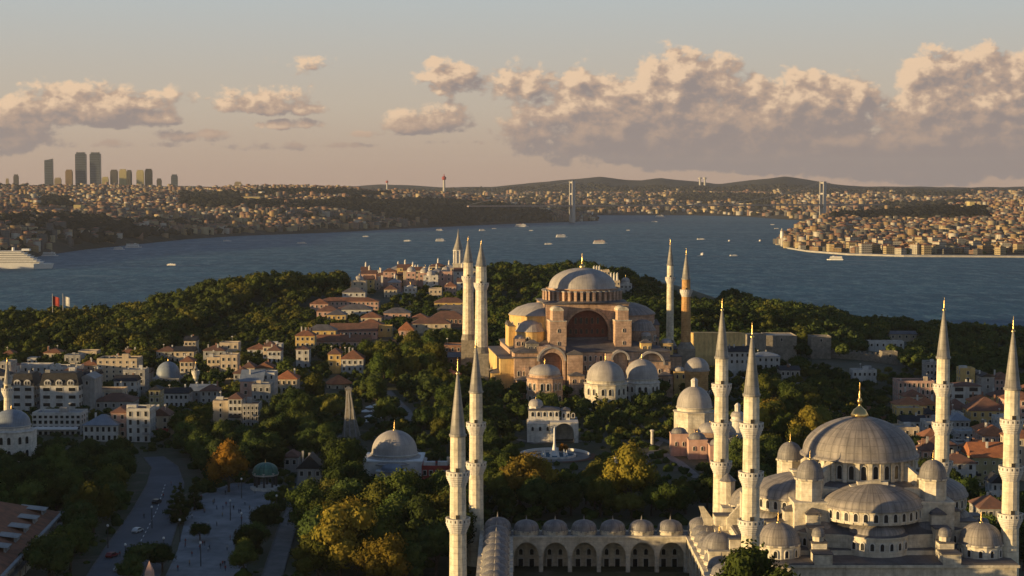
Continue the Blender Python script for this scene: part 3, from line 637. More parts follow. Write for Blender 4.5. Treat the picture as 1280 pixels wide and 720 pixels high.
def drum(parent, loc, r, z0, z1, nw, ww, wh, a0=0, a1=2 * math.pi, m='stone', n=48, piers=.0, name='drum', cornice=.5, wz=None, seen=None, wkey='stone_w'):
    b = MB(); h = z1 - z0; b.lathe(0, 0, [(r, 0), (r, h - .5), (r + cornice, h - .3), (r + cornice, h)], n, 0, False, a0, a1)
    if piers:
        for i in range(nw):
            a = a0 + (a1 - a0) * i / nw; x, y = (r + piers / 2 - .2) * math.cos(a), (r + piers / 2 - .2) * math.sin(a)
            b.box(x - piers / 2, x + piers / 2, y - .5, y + .5, 0, h - .6, 0, rz=a)
    o = b.build(name, M[m], parent, (loc[0], loc[1], z0))
    for i in range(nw):
        a = a0 + (a1 - a0) * (i + .5) / nw
        ang = (a % (2 * math.pi))
        if math.sin(ang) > .45: continue               # the side turned away behind the dome
        window(o, (r * math.cos(a), r * math.sin(a), wz if wz is not None else h * .18), ww, wh, a, key=wkey)
    return o
def minaret(name, x, y, zg, ztip, zcone, zbal, r0, r1, label, group, mats=('minaret', 'stone_w', 'lead_cone'), base=None, zbase=None, square=False):
    t = thing(name, (x, y, zg), label, 'minaret', 0, group); q = lambda z: z - zg
    zb = zbase or zg + 10
    b = MB(); rb = base or r0 * 1.35
    if square: b.box(-rb, rb, -rb, rb, -3, q(zb) - 3); b.lathe(0, 0, [(rb * 1.05, q(zb) - 3), (r0 * 1.02, q(zb))], 12, 0, False)
    else: b.lathe(0, 0, [(rb, -3), (rb, q(zb) - 3), (r0, q(zb))], 12, 0, False)
    b.build('base', M['rubble'] if square else M[mats[0]], t)
    def rr(z): return r0 + (r1 - r0) * (z - zb) / (zcone - zb)
    b = MB(); b.lathe(0, 0, [(rr(zb), q(zb)), (rr(zcone) , q(zcone))], 24, 0, False, flute=.035)
    for z in zbal:                                                          # door out to each balcony ring
        b.box(-.45, .45, -rr(z) - .1, -rr(z) + .3, q(z) + .1, q(z) + 2.1, 1)
    b.build('shaft', [M[mats[0]], M['grille']], t)
    for z in zbal:
        r = rr(z); b = MB(); prof = [(r + .02, -2.3)]
        for k in range(4): prof += [(r + .2 * (k + 1), -1.9 + .45 * k), (r + .2 * (k + 1), -1.6 + .45 * k)]
        R_ = r + .95; prof += [(R_, 0), (R_, 1.15), (R_ + .08, 1.2), (R_ - .18, 1.25), (R_ - .18, .1), (r, .1)]
        b.lathe(0, 0, prof, 16, 0, False)
        for i in range(16):
            a = 2 * math.pi * (i + .5) / 16; b.box((R_ * .98) * math.cos(a) - .05, (R_ * .98) * math.cos(a) + .05, R_ * .98 * math.sin(a) - .12, R_ * .98 * math.sin(a) + .12, .35, .9, 1, rz=a)
        b.build('balcony', [M[mats[1]], M['grille']], t, (0, 0, q(z)))
    b = MB(); L = ztip - zcone; b.lathe(0, 0, [(r1 + .25, -.6), (r1 + .35, -.1), (r1 + .05, .1), (r1 * .86, L * .18), (r1 * .52, L * .48), (r1 * .16, L * .78), (.1, L * .8)], 16, 0, True)
    s = b.build('spire', M[mats[2]], t, (0, 0, q(zcone))); finial(s, (0, 0, L * .78), L * .22, .22)
    return t

# ------------------------------------------------------------ the mosque in the foreground
BX, BY, BZ = 87.0, 432.0, 31.0
mq = thing('mosque', (BX, BY, BZ), 'pale stone mosque with cascading lead domes in the right foreground', 'mosque')
z_ = lambda a: a - BZ
b = MB()
b.box(-30, 30, -34, 34, -4, z_(46.4)); b.box(-30.6, 30.6, -34.6, 34.6, z_(46.4), z_(47))
b.box(-24, 24, -25, 25, z_(47), z_(48.4)); 
b.box(-17.5, 17.5, -17.5, 17.5, z_(47), z_(58.6)); b.box(-15.6, 15.6, -15.6, 15.6, z_(58.6), z_(61.6))
b.build('prayer_hall', M['stone'], mq)
for k in range(9):                                                     # windows of the near flank
    for z in (36, 41.2): window(mq, (-26.5 + k * 6.6, -34.0, z_(z)), 1.6, 2.6)
# lead aprons between the masses
b = MB(); b.box(-30.2, 30.2, -34.2, 34.2, z_(47.0) + .004, z_(47.35)); b.box(-23.6, 23.6, -24.6, 24.6, z_(48.4), z_(48.75))
b.box(-17.2, 17.2, -17.2, 17.2, z_(58.6), z_(58.95))
b.lathe(0, 0, [(16.4, z_(61.6)), (15.6, z_(62.3)), (13.2, z_(62.6))], 48, 0, False)
b.build('roof', M['lead_flat'], mq)
def side(ang):
    """one half-dome flank: stepped screen, windowed drum, half dome, small conches below"""
    c, s = math.cos(ang), math.sin(ang); Rm = Matrix.Rotation(ang, 4, 'Z')
    P = lambda x, y, z: (x * c - y * s, x * s + y * c, z)
    b = MB(); prof = [(-12.4, z_(58.6))]
    for k in range(6):
        x = -12.4 + k * 1.75; zz = z_(59.3) + k * .82; prof += [(x, zz), (x + 1.75, zz)]
    prof += [(1.9, z_(63.9)), (1.9, z_(63.4))]
    for k in range(6):
        x = 1.9 + k * 1.75; zz = z_(63.4) - k * .82; prof += [(x, zz), (x + 1.75, zz)]
    prof += [(12.4, z_(58.6))]
    b.extr(prof, -17.0, -15.2); b.xf(Rm); b.build('screen_wall', M['stone'], mq)
    d = drum(mq, P(0, -14.6, 0), 11.9, z_(54.6), z_(58.0), 16, 1.0, 1.9, ang - math.pi, ang, n=32, m='stone', piers=.35, wz=.75)
    dome(mq, P(0, -14.6, z_(58.2)), 12.1, 5.3, 48, 'lead', .45, a0=ang - math.pi, a1=ang, name='half_dome', point=.6)
    # sloped lead skirt under the drum, and the scalloped wall of three conches
    b = MB(); pts = []
    for cx, cy, r, a0, a1 in ((-13.5, -17.2, 5.2, 182, 262), (0, -20.3, 7.9, 205, 335), (13.5, -17.2, 5.2, 278, 358)):
        pts += [(cx + r * math.cos(R(a0 + (a1 - a0) * i / 10)), cy + r * math.sin(R(a0 + (a1 - a0) * i / 10))) for i in range(11)]
    pts += [(17.6, -12), (-17.6, -12)]
    b.prism(pts, z_(47.2), z_(51.6)); pts2 = [(x * 1.018, y * 1.018 + .1) for x, y in pts]; b.prism(pts2, z_(51.6), z_(52.0))
    b.xf(Rm); cw = b.build('conch_wall', M['stone'], mq)
    for cx, cy, r, a0, a1, n in ((-13.5, -17.2, 5.2, 195, 262, 3), (0, -20.3, 7.9, 212, 328, 7), (13.5, -17.2, 5.2, 278, 345, 3)):
        for i in range(n):
            a = R(a0 + (a1 - a0) * (i + .5) / n); wa = a + ang
            if math.sin(wa) > .5: continue
            window(cw, P(cx + r * math.cos(a), cy + r * math.sin(a), z_(48.9)), .9, 1.7, wa)
    b = MB(); n = len(pts2); inner = [(x * .60, -14.6 + (y + 14.6) * .45) for x, y in pts2]
    b.add([(x, y, z_(52.0)) for x, y in pts2] + [(x, y, z_(54.7)) for x, y in inner], [(i, (i + 1) % n, n + (i + 1) % n, n + i) for i in range(n)], 0); b.xf(Rm)
    b.build('lead_apron', M['lead_flat'], mq)
    dome(mq, P(0, -20.6, z_(51.9)), 7.0, 3.6, 36, 'lead', .3, a0=ang - math.pi, a1=ang, name='half_dome', point=.5)
    for sx in (-1, 1): dome(mq, P(sx * 12.6, -17.4, z_(51.9)), 4.2, 2.6, 28, 'lead_small', .3, a0=ang - math.pi, a1=ang + (.0), name='half_dome')
    # stepped buttresses running down to the outer wall, the lowest with a little dome
    for sx in (-1, 1):
        b = MB(); x = sx * 14.9
        caps = []
        for (y0, y1, zt, hw) in ((-21.2, -17.2, 56.2, 1.7), (-25.4, -21.2, 53.6, 1.75), (-29.4, -25.4, 51.0, 1.7), (-34.4, -29.4, 49.4, 2.1)):
            b.box(x - hw, x + hw, y0, y1, z_(46.9), z_(zt)); b2 = MB(); b2.box(x - hw - .2, x + hw + .2, y0 - .2, y1 + .05, z_(zt), z_(zt) + .28); caps.append(b2)
        b.xf(Rm); bo = b.build('buttress', M['stone'], mq); caps[0].hip(x - 1.6, x + 1.6, -20.8, -17.6, z_(56.5), .9)
        for b2 in caps: b2.xf(Rm); b2.build('coping', M['lead_flat'], bo)
        b = MB(); b.lathe(0, 0, [(1.35, 0), (1.35, 1.5), (1.6, 1.6)], 8, 0, False); tr = b.build('turret', M['stone'], mq, P(x, -27.2, z_(51.2)))
        dome(tr, (0, 0, 1.7), 1.45, 1.5, 16, 'lead_small', .15, fin=0)
for a in (0, math.pi / 2, -math.pi / 2, math.pi): side(a)
# corner weight towers with ribbed caps
for sx in (-1, 1):
    for sy in (-1, 1):
        b = MB(); b.box(-4.3, 4.3, -4.3, 4.3, z_(47), z_(58.7)); b.box(-4.5, 4.5, -4.5, 4.5, z_(58.4), z_(58.9)); b.lathe(0, 0, [(3.35, z_(58.8)), (3.35, z_(63.6)), (3.7, z_(63.8)), (3.7, z_(64.2))], 8, 0, False)
        tw = b.build('corner_tower', M['stone'], mq, (sx * 14.9, sy * 14.9, 0))
        b = MB(); vs = []
        for i, (r, z) in enumerate(dome_prof(3.35, 4.4, .3, 9)): pass
        b.lathe(0, 0, dome_prof(3.3, 4.3, .25, 10), 32, 0, True, flute=.07); cp_ = b.build('ribbed_cap', M['lead_small'], tw, (0, 0, z_(64.3))); finial(cp_, (0, 0, 4.2), 2.6, .15)
        # slanting arm from tower to drum
        b = MB(); a = math.atan2(sy, sx); b.box(12.6, 17.2, -.75, .75, z_(61.6), z_(64.4)); b.add([(12.6, -.75, z_(67.4)), (12.6, .75, z_(67.4)), (17.2, .75, z_(64.4)), (17.2, -.75, z_(64.4)), (12.6, -.75, z_(64.4)), (12.6, .75, z_(64.4))], [(0, 3, 2, 1), (0, 4, 3), (1, 2, 5), (0, 1, 5, 4)])
        b.xf(Matrix.Rotation(a, 4, 'Z')); b.build('flying_buttress', M['stone'], mq)
        # outer corner domes
        b = MB(); b.lathe(0, 0, [(5.2, z_(47)), (5.2, z_(49.9)), (5.5, z_(50.1)), (5.5, z_(50.5))], 12, 0, False); bd = b.build('corner_drum', M['stone'], mq, (sx * 24, sy * 25, 0))
        for i in range(12):
            a = 2 * math.pi * (i + .5) / 12
            if math.sin(a) < .3: window(bd, (5.05 * math.cos(a), 5.05 * math.sin(a), z_(47.7)), .8, 1.6, a)
        dome(bd, (0, 0, z_(50.6)), 5.0, 4.6, 36, 'lead', .35, fin=3.2)
dr = drum(mq, (0, 0, 0), 12.9, z_(62.2), z_(67.9), 28, 1.2, 3.3, m='stone', piers=.9, n=56, wz=1.0, cornice=.9)
dm = dome(mq, (0, 0, z_(68.0)), 14.0, 9.4, 84, 'lead', .7, point=.22)
b = MB(); b.lathe(0, 0, [(2.1, 0), (2.2, .35), (1.9, .9), (1.5, 1.6), (.75, 2.2), (.3, 2.8), (.5, 3.3), (.7, 3.8), (.5, 4.3), (.2, 4.8), (.38, 5.3), (.2, 5.8), (.12, 6.6), (.22, 6.9), (.02, 8.6)], 20, 0, True); b.build('finial', M['gold'], dm, (0, 0, 9.2))
# stair wing and sloping parapet on the courtyard side
b = MB(); b.box(-33.4, -30, -30, 30, -4, z_(44)); b.box(-31.5, -27.2, 21, 27, z_(44), z_(50)); b.box(-28.6, -25.4, 6, 9.2, z_(47), z_(56.8)); b.extr([(-33.4, z_(38)), (-30.6, z_(38)), (-30.6, z_(42)), (-35.6, z_(49)), (-36.9, z_(49))], 29.0, 30.0)
b.extr([(-31.5, z_(46)), (-25.6, z_(46)), (-25.6, z_(55.4)), (-31.5, z_(49))], 12, 13.4); b.build('stair_wing', M['stone'], mq)
b = MB(); b.lathe(0, 0, [(2.0, 0), (2.0, 6), (2.2, 6.2)], 10, 0, False); tt = b.build('stair_turret', M['stone'], mq, (-29.4, 28, z_(50))); b = MB(); b.lathe(0, 0, [(2.3, 0), (.02, 2.1)], 10, 0, True); b.build('cap', M['lead_small'], tt, (0, 0, 6.2))

# ------------------------------------------------------------ its courtyard
cy = thing('courtyard_arcade', (23.5, 427, 30), 'arcaded mosque courtyard roofed by rows of small lead domes, bottom centre', 'courtyard')
CX, CY = 23.5, 427.0
def wing(M4, nb, w, far=False, wins=True, name='arcade_wing', skip=0):
    """wing along local x from 0 to nb*w; open face towards local -y"""
    b = MB(); b.arcade(0, nb * w, nb, 0, .9, 0, 5.4, 10.2, 1.15, 0, 1.12)
    for k in range(nb + 1): b.lathe(k * w, .45, [(.62, .0), (.5, .6), (.45, 4.6), (.75, 5.3)], 8, 1, True)
    b.box(-7, nb * w + 7, 7.4, 8.4, 0, 10.2, 0); b.box(-.05, nb * w + .05, -.25, 1.1, 10.2, 10.75, 0); b.box(-7.2, nb * w + 7.2, 7.2, 8.7, 10.2, 10.75, 0); b.xf(M4); o = b.build(name, [M['stone'], M['stone_w']], cy)
    b = MB(); b.box(-6.8, nb * w + 6.8, 1.1, 7.2, 10.25, 10.6, 0); b.xf(M4); b.build('arcade_roof', M['lead_flat'], cy)
    rot = M4.to_euler().z
    for k in range(nb):
        c = M4 @ Vector(((k + .5) * w, 4.1, 0))
        b = MB(); b.lathe(0, 0, [(3.45, 0), (3.45, .9), (3.65, 1.0), (3.65, 1.25)], 12, 0, False); d = b.build('dome_drum', M['stone'], cy, (c.x, c.y, 10.6))
        dome(d, (0, 0, 1.4), 3.3, 2.5, 24, 'lead_small', .25, fin=1.5, fm='lead_pale')
        if wins:
            for s in (-1.5, 1.5):
                p = M4 @ Vector(((k + .5) * w + s, 7.4, .8)); window(cy, p, 1.25, 2.3, rot - math.pi / 2, arched=False, frame=.3)
                p.z = 4.2
                window(cy, p, 1.0, 1.6, rot - math.pi / 2, arched=True, frame=.2)
T = Matrix.Translation
wing(T((-23.5, 35, 0)), 6, 7.8)
wing(T((-23.5, -35.0, 0)) @ Matrix.Rotation(math.pi / 2, 4, 'Z'), 9, 7.78, wins=False)
wing(T((23.5, 35, 0)) @ Matrix.Rotation(-math.pi / 2, 4, 'Z'), 9, 7.78)
wing(T((23.5, -35, 0)) @ Matrix.Rotation(math.pi, 4, 'Z'), 6, 7.8, wins=False)
# raised portal bay in front of the prayer hall, arched buttresses at its end
b = MB(); b.box(25, 31.4, -5, 7, 0, 14.6); b.box(24.7, 31.6, -5.3, 7.3, 14.6, 15.1); b.build('portal', M['stone'], cy); dome(cy, (28.1, 1, 15.1), 4.2, 3.6, 28, 'lead_small', .3, fin=2.2)
for x in (-27.4, 27.8):
    for y in (39.1,):
        b = MB(); b.lathe(0, 0, [(3.7, 0), (3.7, 1.3), (3.9, 1.6)], 12, 0, False); d = b.build('dome_drum', M['stone'], cy, (x, y, 10.6)); dome(d, (0, 0, 1.6), 3.6, 3.0, 24, 'lead_small', .25, fin=1.8, fm='lead_pale')
mb = MB(); mb.add([(-.0, 392, 30.35), (47, 392, 30.35), (47, 462, 30.35), (0, 462, 30.35)], [(0, 1, 2, 3)]); tag(mb.build('courtyard_paving', M['paving']), kind='structure')
# ablution kiosk in the middle of the courtyard is below the frame; six minarets
GM = 'six tall fluted minarets of the foreground mosque'
minaret('minaret', -12.4, 395, 31, 95.6, 78, (68.2, 57.4), 2.05, 1.7, 'nearest courtyard minaret, two balconies, left end of the arcade', GM)
minaret('minaret', -9.8, 471, 31, 94.2, 79, (69.2, 58.3), 2.05, 1.7, 'courtyard minaret just right of and behind the nearest one, two balconies', GM)
minaret('minaret', 54.4, 392, 31, 104, 87.6, (79.8, 68.6, 57.6), 2.25, 1.75, 'three-balconied minaret standing left of the foreground mosque dome, nearer of its pair', GM)
minaret('minaret', 57.4, 473, 31, 104.4, 88.2, (79.6, 69.0, 58.2), 2.25, 1.75, 'three-balconied minaret left of the foreground mosque dome, farther of its pair', GM)
minaret('minaret', 118.0, 473, 29, 104.4, 88.2, (79.6, 69.0, 58.2), 2.25, 1.75, 'minaret rising behind the right shoulder of the foreground mosque dome', GM)
minaret('minaret', 117.6, 406, 29, 104.2, 87.4, (78.8, 67.6, 56.4), 2.25, 1.75, 'minaret at the right edge of the photo beside the foreground mosque', GM)

# ------------------------------------------------------------ the great domed basilica-mosque in the middle distance
HX, HY, HZ, HR = 34.4, 850.0, 36.0, R(6)
hs = thing('domed_basilica', (HX, HY, HZ), 'huge rose and ochre domed mosque with brick buttress towers in mid distance', 'mosque', HR)
z_ = lambda a: a - HZ
b = MB(); b.box(-37, 37, -35, 35, -6, z_(57.0)); b.build('aisle_walls', M['plaster'], hs)
b = MB(); b.box(-37.6, 37.6, -35.6, 35.6, z_(57.0), z_(57.6)); b.add([(-37.4, -35.4, z_(57.6)), (37.4, -35.4, z_(57.6)), (37.4, 35.4, z_(57.6)), (-37.4, 35.4, z_(57.6)), (-20, -19, z_(61.5)), (20, -19, z_(61.5)), (20, 19, z_(61.5)), (-20, 19, z_(61.5))], [(0, 1, 5, 4), (1, 2, 6, 5), (2, 3, 7, 6), (3, 0, 4, 7)]); b.build('aisle_roof', M['lead_flat'], hs)
b = MB(); b.box(-20, 20, -14.5, 20, z_(57), z_(78.6))
# front frame with the great open arch over the recessed tympanum
b.arcade(-12.6, 12.6, 1, -18, -14.4, z_(57), z_(65.4), z_(78.6), 4.6, 0, 1.0, 16); b.box(-20, -12.6, -18, -14.5, z_(57), z_(78.6)); b.box(12.6, 20, -18, -14.5, z_(57), z_(78.6))
b.build('central_block', M['plaster'], hs)
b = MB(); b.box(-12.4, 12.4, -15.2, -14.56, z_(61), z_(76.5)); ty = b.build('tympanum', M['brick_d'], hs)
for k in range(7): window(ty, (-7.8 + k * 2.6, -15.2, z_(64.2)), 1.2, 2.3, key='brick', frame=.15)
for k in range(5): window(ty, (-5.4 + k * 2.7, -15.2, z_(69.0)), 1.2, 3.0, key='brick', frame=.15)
b = MB(); b.lathe(0, 0, [(11.4, -.3), (11.6, .9)], 24, 0, False, 0, math.pi); b.xf(Matrix.Rotation(R(90), 4, 'X')); b.xf(T((0, -17.9, z_(65.4)))); b.build('arch_moulding', M['stone'], hs)
b = MB(); b.box(-20.6, 20.6, -18.6, 20.6, z_(78.6), z_(79.3)); b.lathe(0, 0, [(21.6, z_(79.3)), (19.3, z_(80.2))], 48); b.box(-11, 11, -17.6, -15.2, z_(60.9), z_(62.6)); b.build('roof', M['lead_flat'], hs)
b = MB(); b.lathe(0, 0, [(17.0, 0), (17.0, 5.6), (17.8, 5.8), (17.8, 6.2)], 80, 0, False); d = b.build('drum', M['plaster'], hs, (0, 0, z_(79.6)))
for i in range(40):
    a = 2 * math.pi * i / 40
    if math.sin(a) < .35:
        b = MB(); x, y = 18.1 * math.cos(a), 18.1 * math.sin(a); b.box(x - 1.5, x + 1.5, y - .62, y + .62, 0, 4.7, 0, rz=a); b.add([(x + c1, y + c2, zz) for c1, c2, zz in ()], []) ; b.build('drum_buttress', M['plaster'], d)
        a2 = a + math.pi / 40; window(d, (17.0 * math.cos(a2), 17.0 * math.sin(a2), .9), 1.15, 3.5, a2, frame=.12)
b = MB()
for i in range(40):
    a = 2 * math.pi * i / 40; x, y = 18.3 * math.cos(a), 18.3 * math.sin(a); b.box(x - 1.6, x + 1.6, y - .75, y + .75, 4.72, 5.25, 0, rz=a)
b.build('buttress_caps', M['lead_pale'], d)
dm = dome(hs, (0, 0, z_(85.8)), 16.3, 9.6, 80, 'lead_pale', .6)
b = MB(); b.lathe(0, 0, [(1.3, 0), (1.5, .5), (1.2, 1.4), (.5, 2.0), (.3, 2.6), (.6, 3.2), (.3, 3.9), (.4, 4.6), (.2, 5.4), (.02, 7.2)], 16, 0, True); b.build('finial', M['gold'], dm, (0, 0, 9.4))
# four tall buttress towers
for sx in (-1, 1):
    for sy in (-1, 1):
        b = MB(); y0, y1 = (-29, -18) if sy < 0 else (20, 29); yc = y0 + 3.4
        b.box(-3.9, 3.9, y0, y1, z_(57), z_(71.2)); b.box(-2.6, 2.6, y0 + .8, y1, z_(71.2), z_(76.2)); 
        bt = b.build('buttress_tower', M['plaster'], hs, (sx * 15.6, 0, 0))
        for v in range(len(b.v)): pass
        bt.data.transform(Matrix.Identity(4))
        bb = MB(); bb.box(-4.1, 4.1, y0 - .2, y1, z_(71.2), z_(71.6)); bb.build('coping', M['stone'], bt); bb = MB(); bb.extr([(2.75 * math.cos(math.pi * i / 10), z_(76.2) + 1.9 * math.sin(math.pi * i / 10)) for i in range(11)], y0 + .6, y1); bb.build('rounded_top', M['stone'], bt)
        if sy < 0:
            for zz in (60, 66): window(bt, (0, y0, z_(zz)), .7, 1.6, frame=.1)
# half domes at both ends with their windowed walls
for ang, m in ((math.pi / 2, 'plaster_y'), (-math.pi / 2, 'plaster')):  # sunward end yellower with paler lead: sunlight painted into its materials
    sx = -1 if ang > 0 else 1
    a0, a1 = (math.pi / 2, 3 * math.pi / 2) if sx < 0 else (-math.pi / 2, math.pi / 2)
    dr = drum(hs, (sx * 20, 0, 0), 15.8, z_(57), z_(72.8), 9, 1.7, 3.6, a0, a1, m=m, n=24, wz=8.8)
    b = MB(); b.lathe(0, 0, [(16.3, 0), (15.6, .7), (12, 3.3), (7, 5.0), (.1, 5.8)], 32, 0, True, a0, a1); b.build('half_dome', M['lead_pale' if sx < 0 else 'lead'], hs, (sx * 20, 0, z_(72.9)))
    for cy_, rr in ((-13, 7.2), (13, 7.2)):
        b = MB(); b.lathe(0, 0, [(rr, z_(57)), (rr, z_(65.2)), (rr + .4, z_(65.6)), (rr - .3, z_(66.4)), (rr * .75, z_(69.2)), (rr * .4, z_(70.6)), (.05, z_(71))], 20, 0, False)
        e = b.build('conch', [M[m]], hs, (sx * 27, cy_, 0)); e.data.materials.append(M['lead_pale' if sx < 0 else 'lead'])
        for p in e.data.polygons:
            if p.center.z > z_(65.8): p.material_index = 1
        for k in range(5):
            a = a0 + (a1 - a0) * (k + .5) / 5
            if math.sin(a) < .4: window(e, (rr * math.cos(a), rr * math.sin(a), z_(60.5)), 1.2, 2.6, a)
    b = MB(); b.box(sx * 30 - 7, sx * 30 + 7, -8, 8, z_(57), z_(67.5)); b.gable(sx * 30 - 7.3, sx * 30 + 7.3, -8.3, 8.3, z_(67.5), 2.2, 1, 'x'); b.box(sx * 40 - 3.4, sx * 40 + 3.4, -31, 31, -6, z_(54)); b.box(sx * 40 - 3.8, sx * 40 + 3.8, -31.4, 31.4, z_(54), z_(54.5), 1)
    b.build('end_porch', [M[m], M['lead_flat']], hs)
# front flank: arched gable, lower buttresses, curved lead vaults, windows
b = MB(); b.arcade(-26.5, -13.4, 1, -38.2, -35.0, -4, z_(52.0), z_(60.2), 2.2, 0, 1.0, 14); b.box(-37.4, -26.5, -37.4, -35, -4, z_(54.8)); b.box(-12.6, -5.4, -39.2, -35, -5, z_(56.2)); b.box(5.4, 9.4, -38.6, -35, -5, z_(56.6)); b.box(20.4, 36.6, -38.2, -35, -5, z_(52.5))
fw = b.build('front_buttresses', M['plaster'], hs)
b = MB(); b.box(-24.2, -15.6, -35.3, -34.9, z_(40), z_(58.6)); b.build('arch_infill', M['brick'], hs)
b = MB(); b.box(-38, -26.6, -37.8, -34, z_(54.8), z_(55.3)); b.box(-12.9, -5.1, -39.5, -34, z_(56.2), z_(56.8)); b.gable(-12.9, -5.1, -39.5, -30, z_(56.8), 1.6, along='y'); b.box(20.2, 36.9, -38.5, -34, z_(52.5), z_(53.0))
b.lathe(0, 0, [(7.6, -36.8 + 0), (7.9, -36.8), (7.9, -24), (0, -24)], 20, 0, True, 0, math.pi); n = len(b.v)
lv = MB()
for cx, r, y0, y1, zc in ((-19.9, 6.9, -38.6, -22, z_(53.4)), (12.6, 4.6, -38.8, -22, z_(53.6)), (27.5, 6.6, -38.6, -24, z_(51.0))):
    prof = [(cx + r * math.cos(math.pi * i / 14), zc + r * math.sin(math.pi * i / 14)) for i in range(15)]; prof2 = [(cx + (r - .9) * math.cos(math.pi * (14 - i) / 14), zc + (r - .9) * math.sin(math.pi * (14 - i) / 14)) for i in range(15)]
    lv.extr(prof + prof2, y0, y1, 0)
b.v = b.v[:n - 0]; 
b2 = MB(); b2.box(-38, -26.6, -37.8, -34, z_(54.8), z_(55.3)); b2.box(-12.9, -5.1, -39.5, -34, z_(56.2), z_(56.8)); b2.gable(-12.9, -5.1, -39.5, -30, z_(56.8), 1.6, along='y'); b2.box(20.2, 36.9, -38.5, -34, z_(52.5), z_(53.0)); b2.build('buttress_roof', M['lead_flat'], hs)
lv.build('curved_vault', M['lead_pale'], hs)
b = MB()
for cx, r, y0, zc in ((12.6, 3.7, -36.4, z_(53.6)), (27.5, 5.7, -36.0, z_(51.0))):
    prof = [(cx + r * math.cos(math.pi * i / 12), zc + r * math.sin(math.pi * i / 12)) for i in range(13)] + [(cx - r, -5), (cx + r, -5)]; b.extr(prof, y0, y0 + 2)
b.build('vault_infill', M['plaster'], hs)
for k in range(4):
    for zz in (40.5, 46.5): window(hs, (-35.4 + k * 2.6, -37.4, z_(zz)), 1.0, 2.2)
for k in range(4):
    for zz in (42, 48.5, 53): window(hs, (-3.6 + k * 2.5, -35.0, z_(zz)), 1.1, 2.3)
for k in range(5):
    for zz in (41, 47): window(hs, (21.8 + k * 3.2, -38.2, z_(zz)), 1.0, 2.0)
for (x, y, w, d, zt_, kind) in ((-33, -41, 8, 6, 45, 'lead'), (-22, -44, 9, 7, 43.5, 'dome'), (-9, -43, 7, 7, 47, 'lead'), (0, -41, 6, 5, 49, 'dome'), (33, -42, 7, 6, 46.5, 'lead'), (41, -36, 6, 8, 48, 'dome'), (-44, -24, 7, 10, 47, 'lead'), (-46, -8, 6, 12, 45, 'dome'), (28, -20, 5, 5, 63.5, 'dome'), (33, -12, 5, 5, 61.5, 'lead'), (26, -31, 5, 4, 61, 'lead'), (38, -22, 5, 6, 60, 'dome'), (-28, -28, 6, 5, 61, 'lead'), (-33, -18, 5, 6, 62.5, 'dome'), (44, -10, 5, 9, 56, 'lead'), (43, 6, 5, 8, 58, 'dome')):
    b = MB(); b.box(x - w / 2, x + w / 2, y - d / 2, y + d / 2, -6 if zt_ < 55 else z_(54), z_(zt_)); an = b.build('annex', M[('plaster', 'rubble', 'plaster_y')[int(abs(x)) % 3]], hs)
    if kind == 'dome': dome(an, (x, y, z_(zt_)), min(w, d) * .47, min(w, d) * .34, 20, 'lead_pale', .2)
    else: b = MB(); b.hip(x - w / 2 - .3, x + w / 2 + .3, y - d / 2 - .3, y + d / 2 + .3, z_(zt_), 1.5); b.build('annex_roof', M['lead_flat'], an)
    for o in (-.25, .25): window(an, (x + o * w, y - d / 2, z_(zt_) - 3.2), .8, 1.7, frame=.1)
# raking buttresses beside the great arch and along the flank
for x in (-31.5, -24.5, 2.2, 17.8, 35):
    b = MB(); b.add([(x - 1, -35, -5), (x + 1, -35, -5), (x + 1, -35, z_(55)), (x - 1, -35, z_(55)), (x - 1, -41.5, -5), (x + 1, -41.5, -5), (x + 1, -40.3, z_(46)), (x - 1, -40.3, z_(46))], [(4, 5, 6, 7), (7, 6, 2, 3), (0, 4, 7, 3), (5, 1, 2, 6)]); b.build('raking_buttress', M['plaster'], hs)
GH = 'four minarets around the middle-distance basilica'
minaret('minaret', -14.6, 823, 36, 110, 97.8, (88.2,), 3.15, 2.5, 'thick pale minaret left of the basilica, right one of the front-left pair', GH, base=3.6, zbase=59, square=True)
minaret('minaret', -22.3, 884, 38, 110.4, 97.0, (88.4,), 3.0, 2.4, 'thick pale minaret left of the basilica, left one of the front-left pair', GH, base=3.6, zbase=60, square=True)
minaret('minaret', 84.2, 838, 34, 105.5, 90.8, (84.2,), 2.45, 2.0, 'orange brick minaret at the right of the basilica', GH, ('brick_o', 'stone_w', 'lead_cone'), base=4.2, zbase=60, square=True)
minaret('minaret', 81.8, 896, 34, 108.4, 95, (87.3,), 1.95, 1.65, 'slim grey-white minaret behind the orange brick one', GH, base=3.4, zbase=56, square=True)

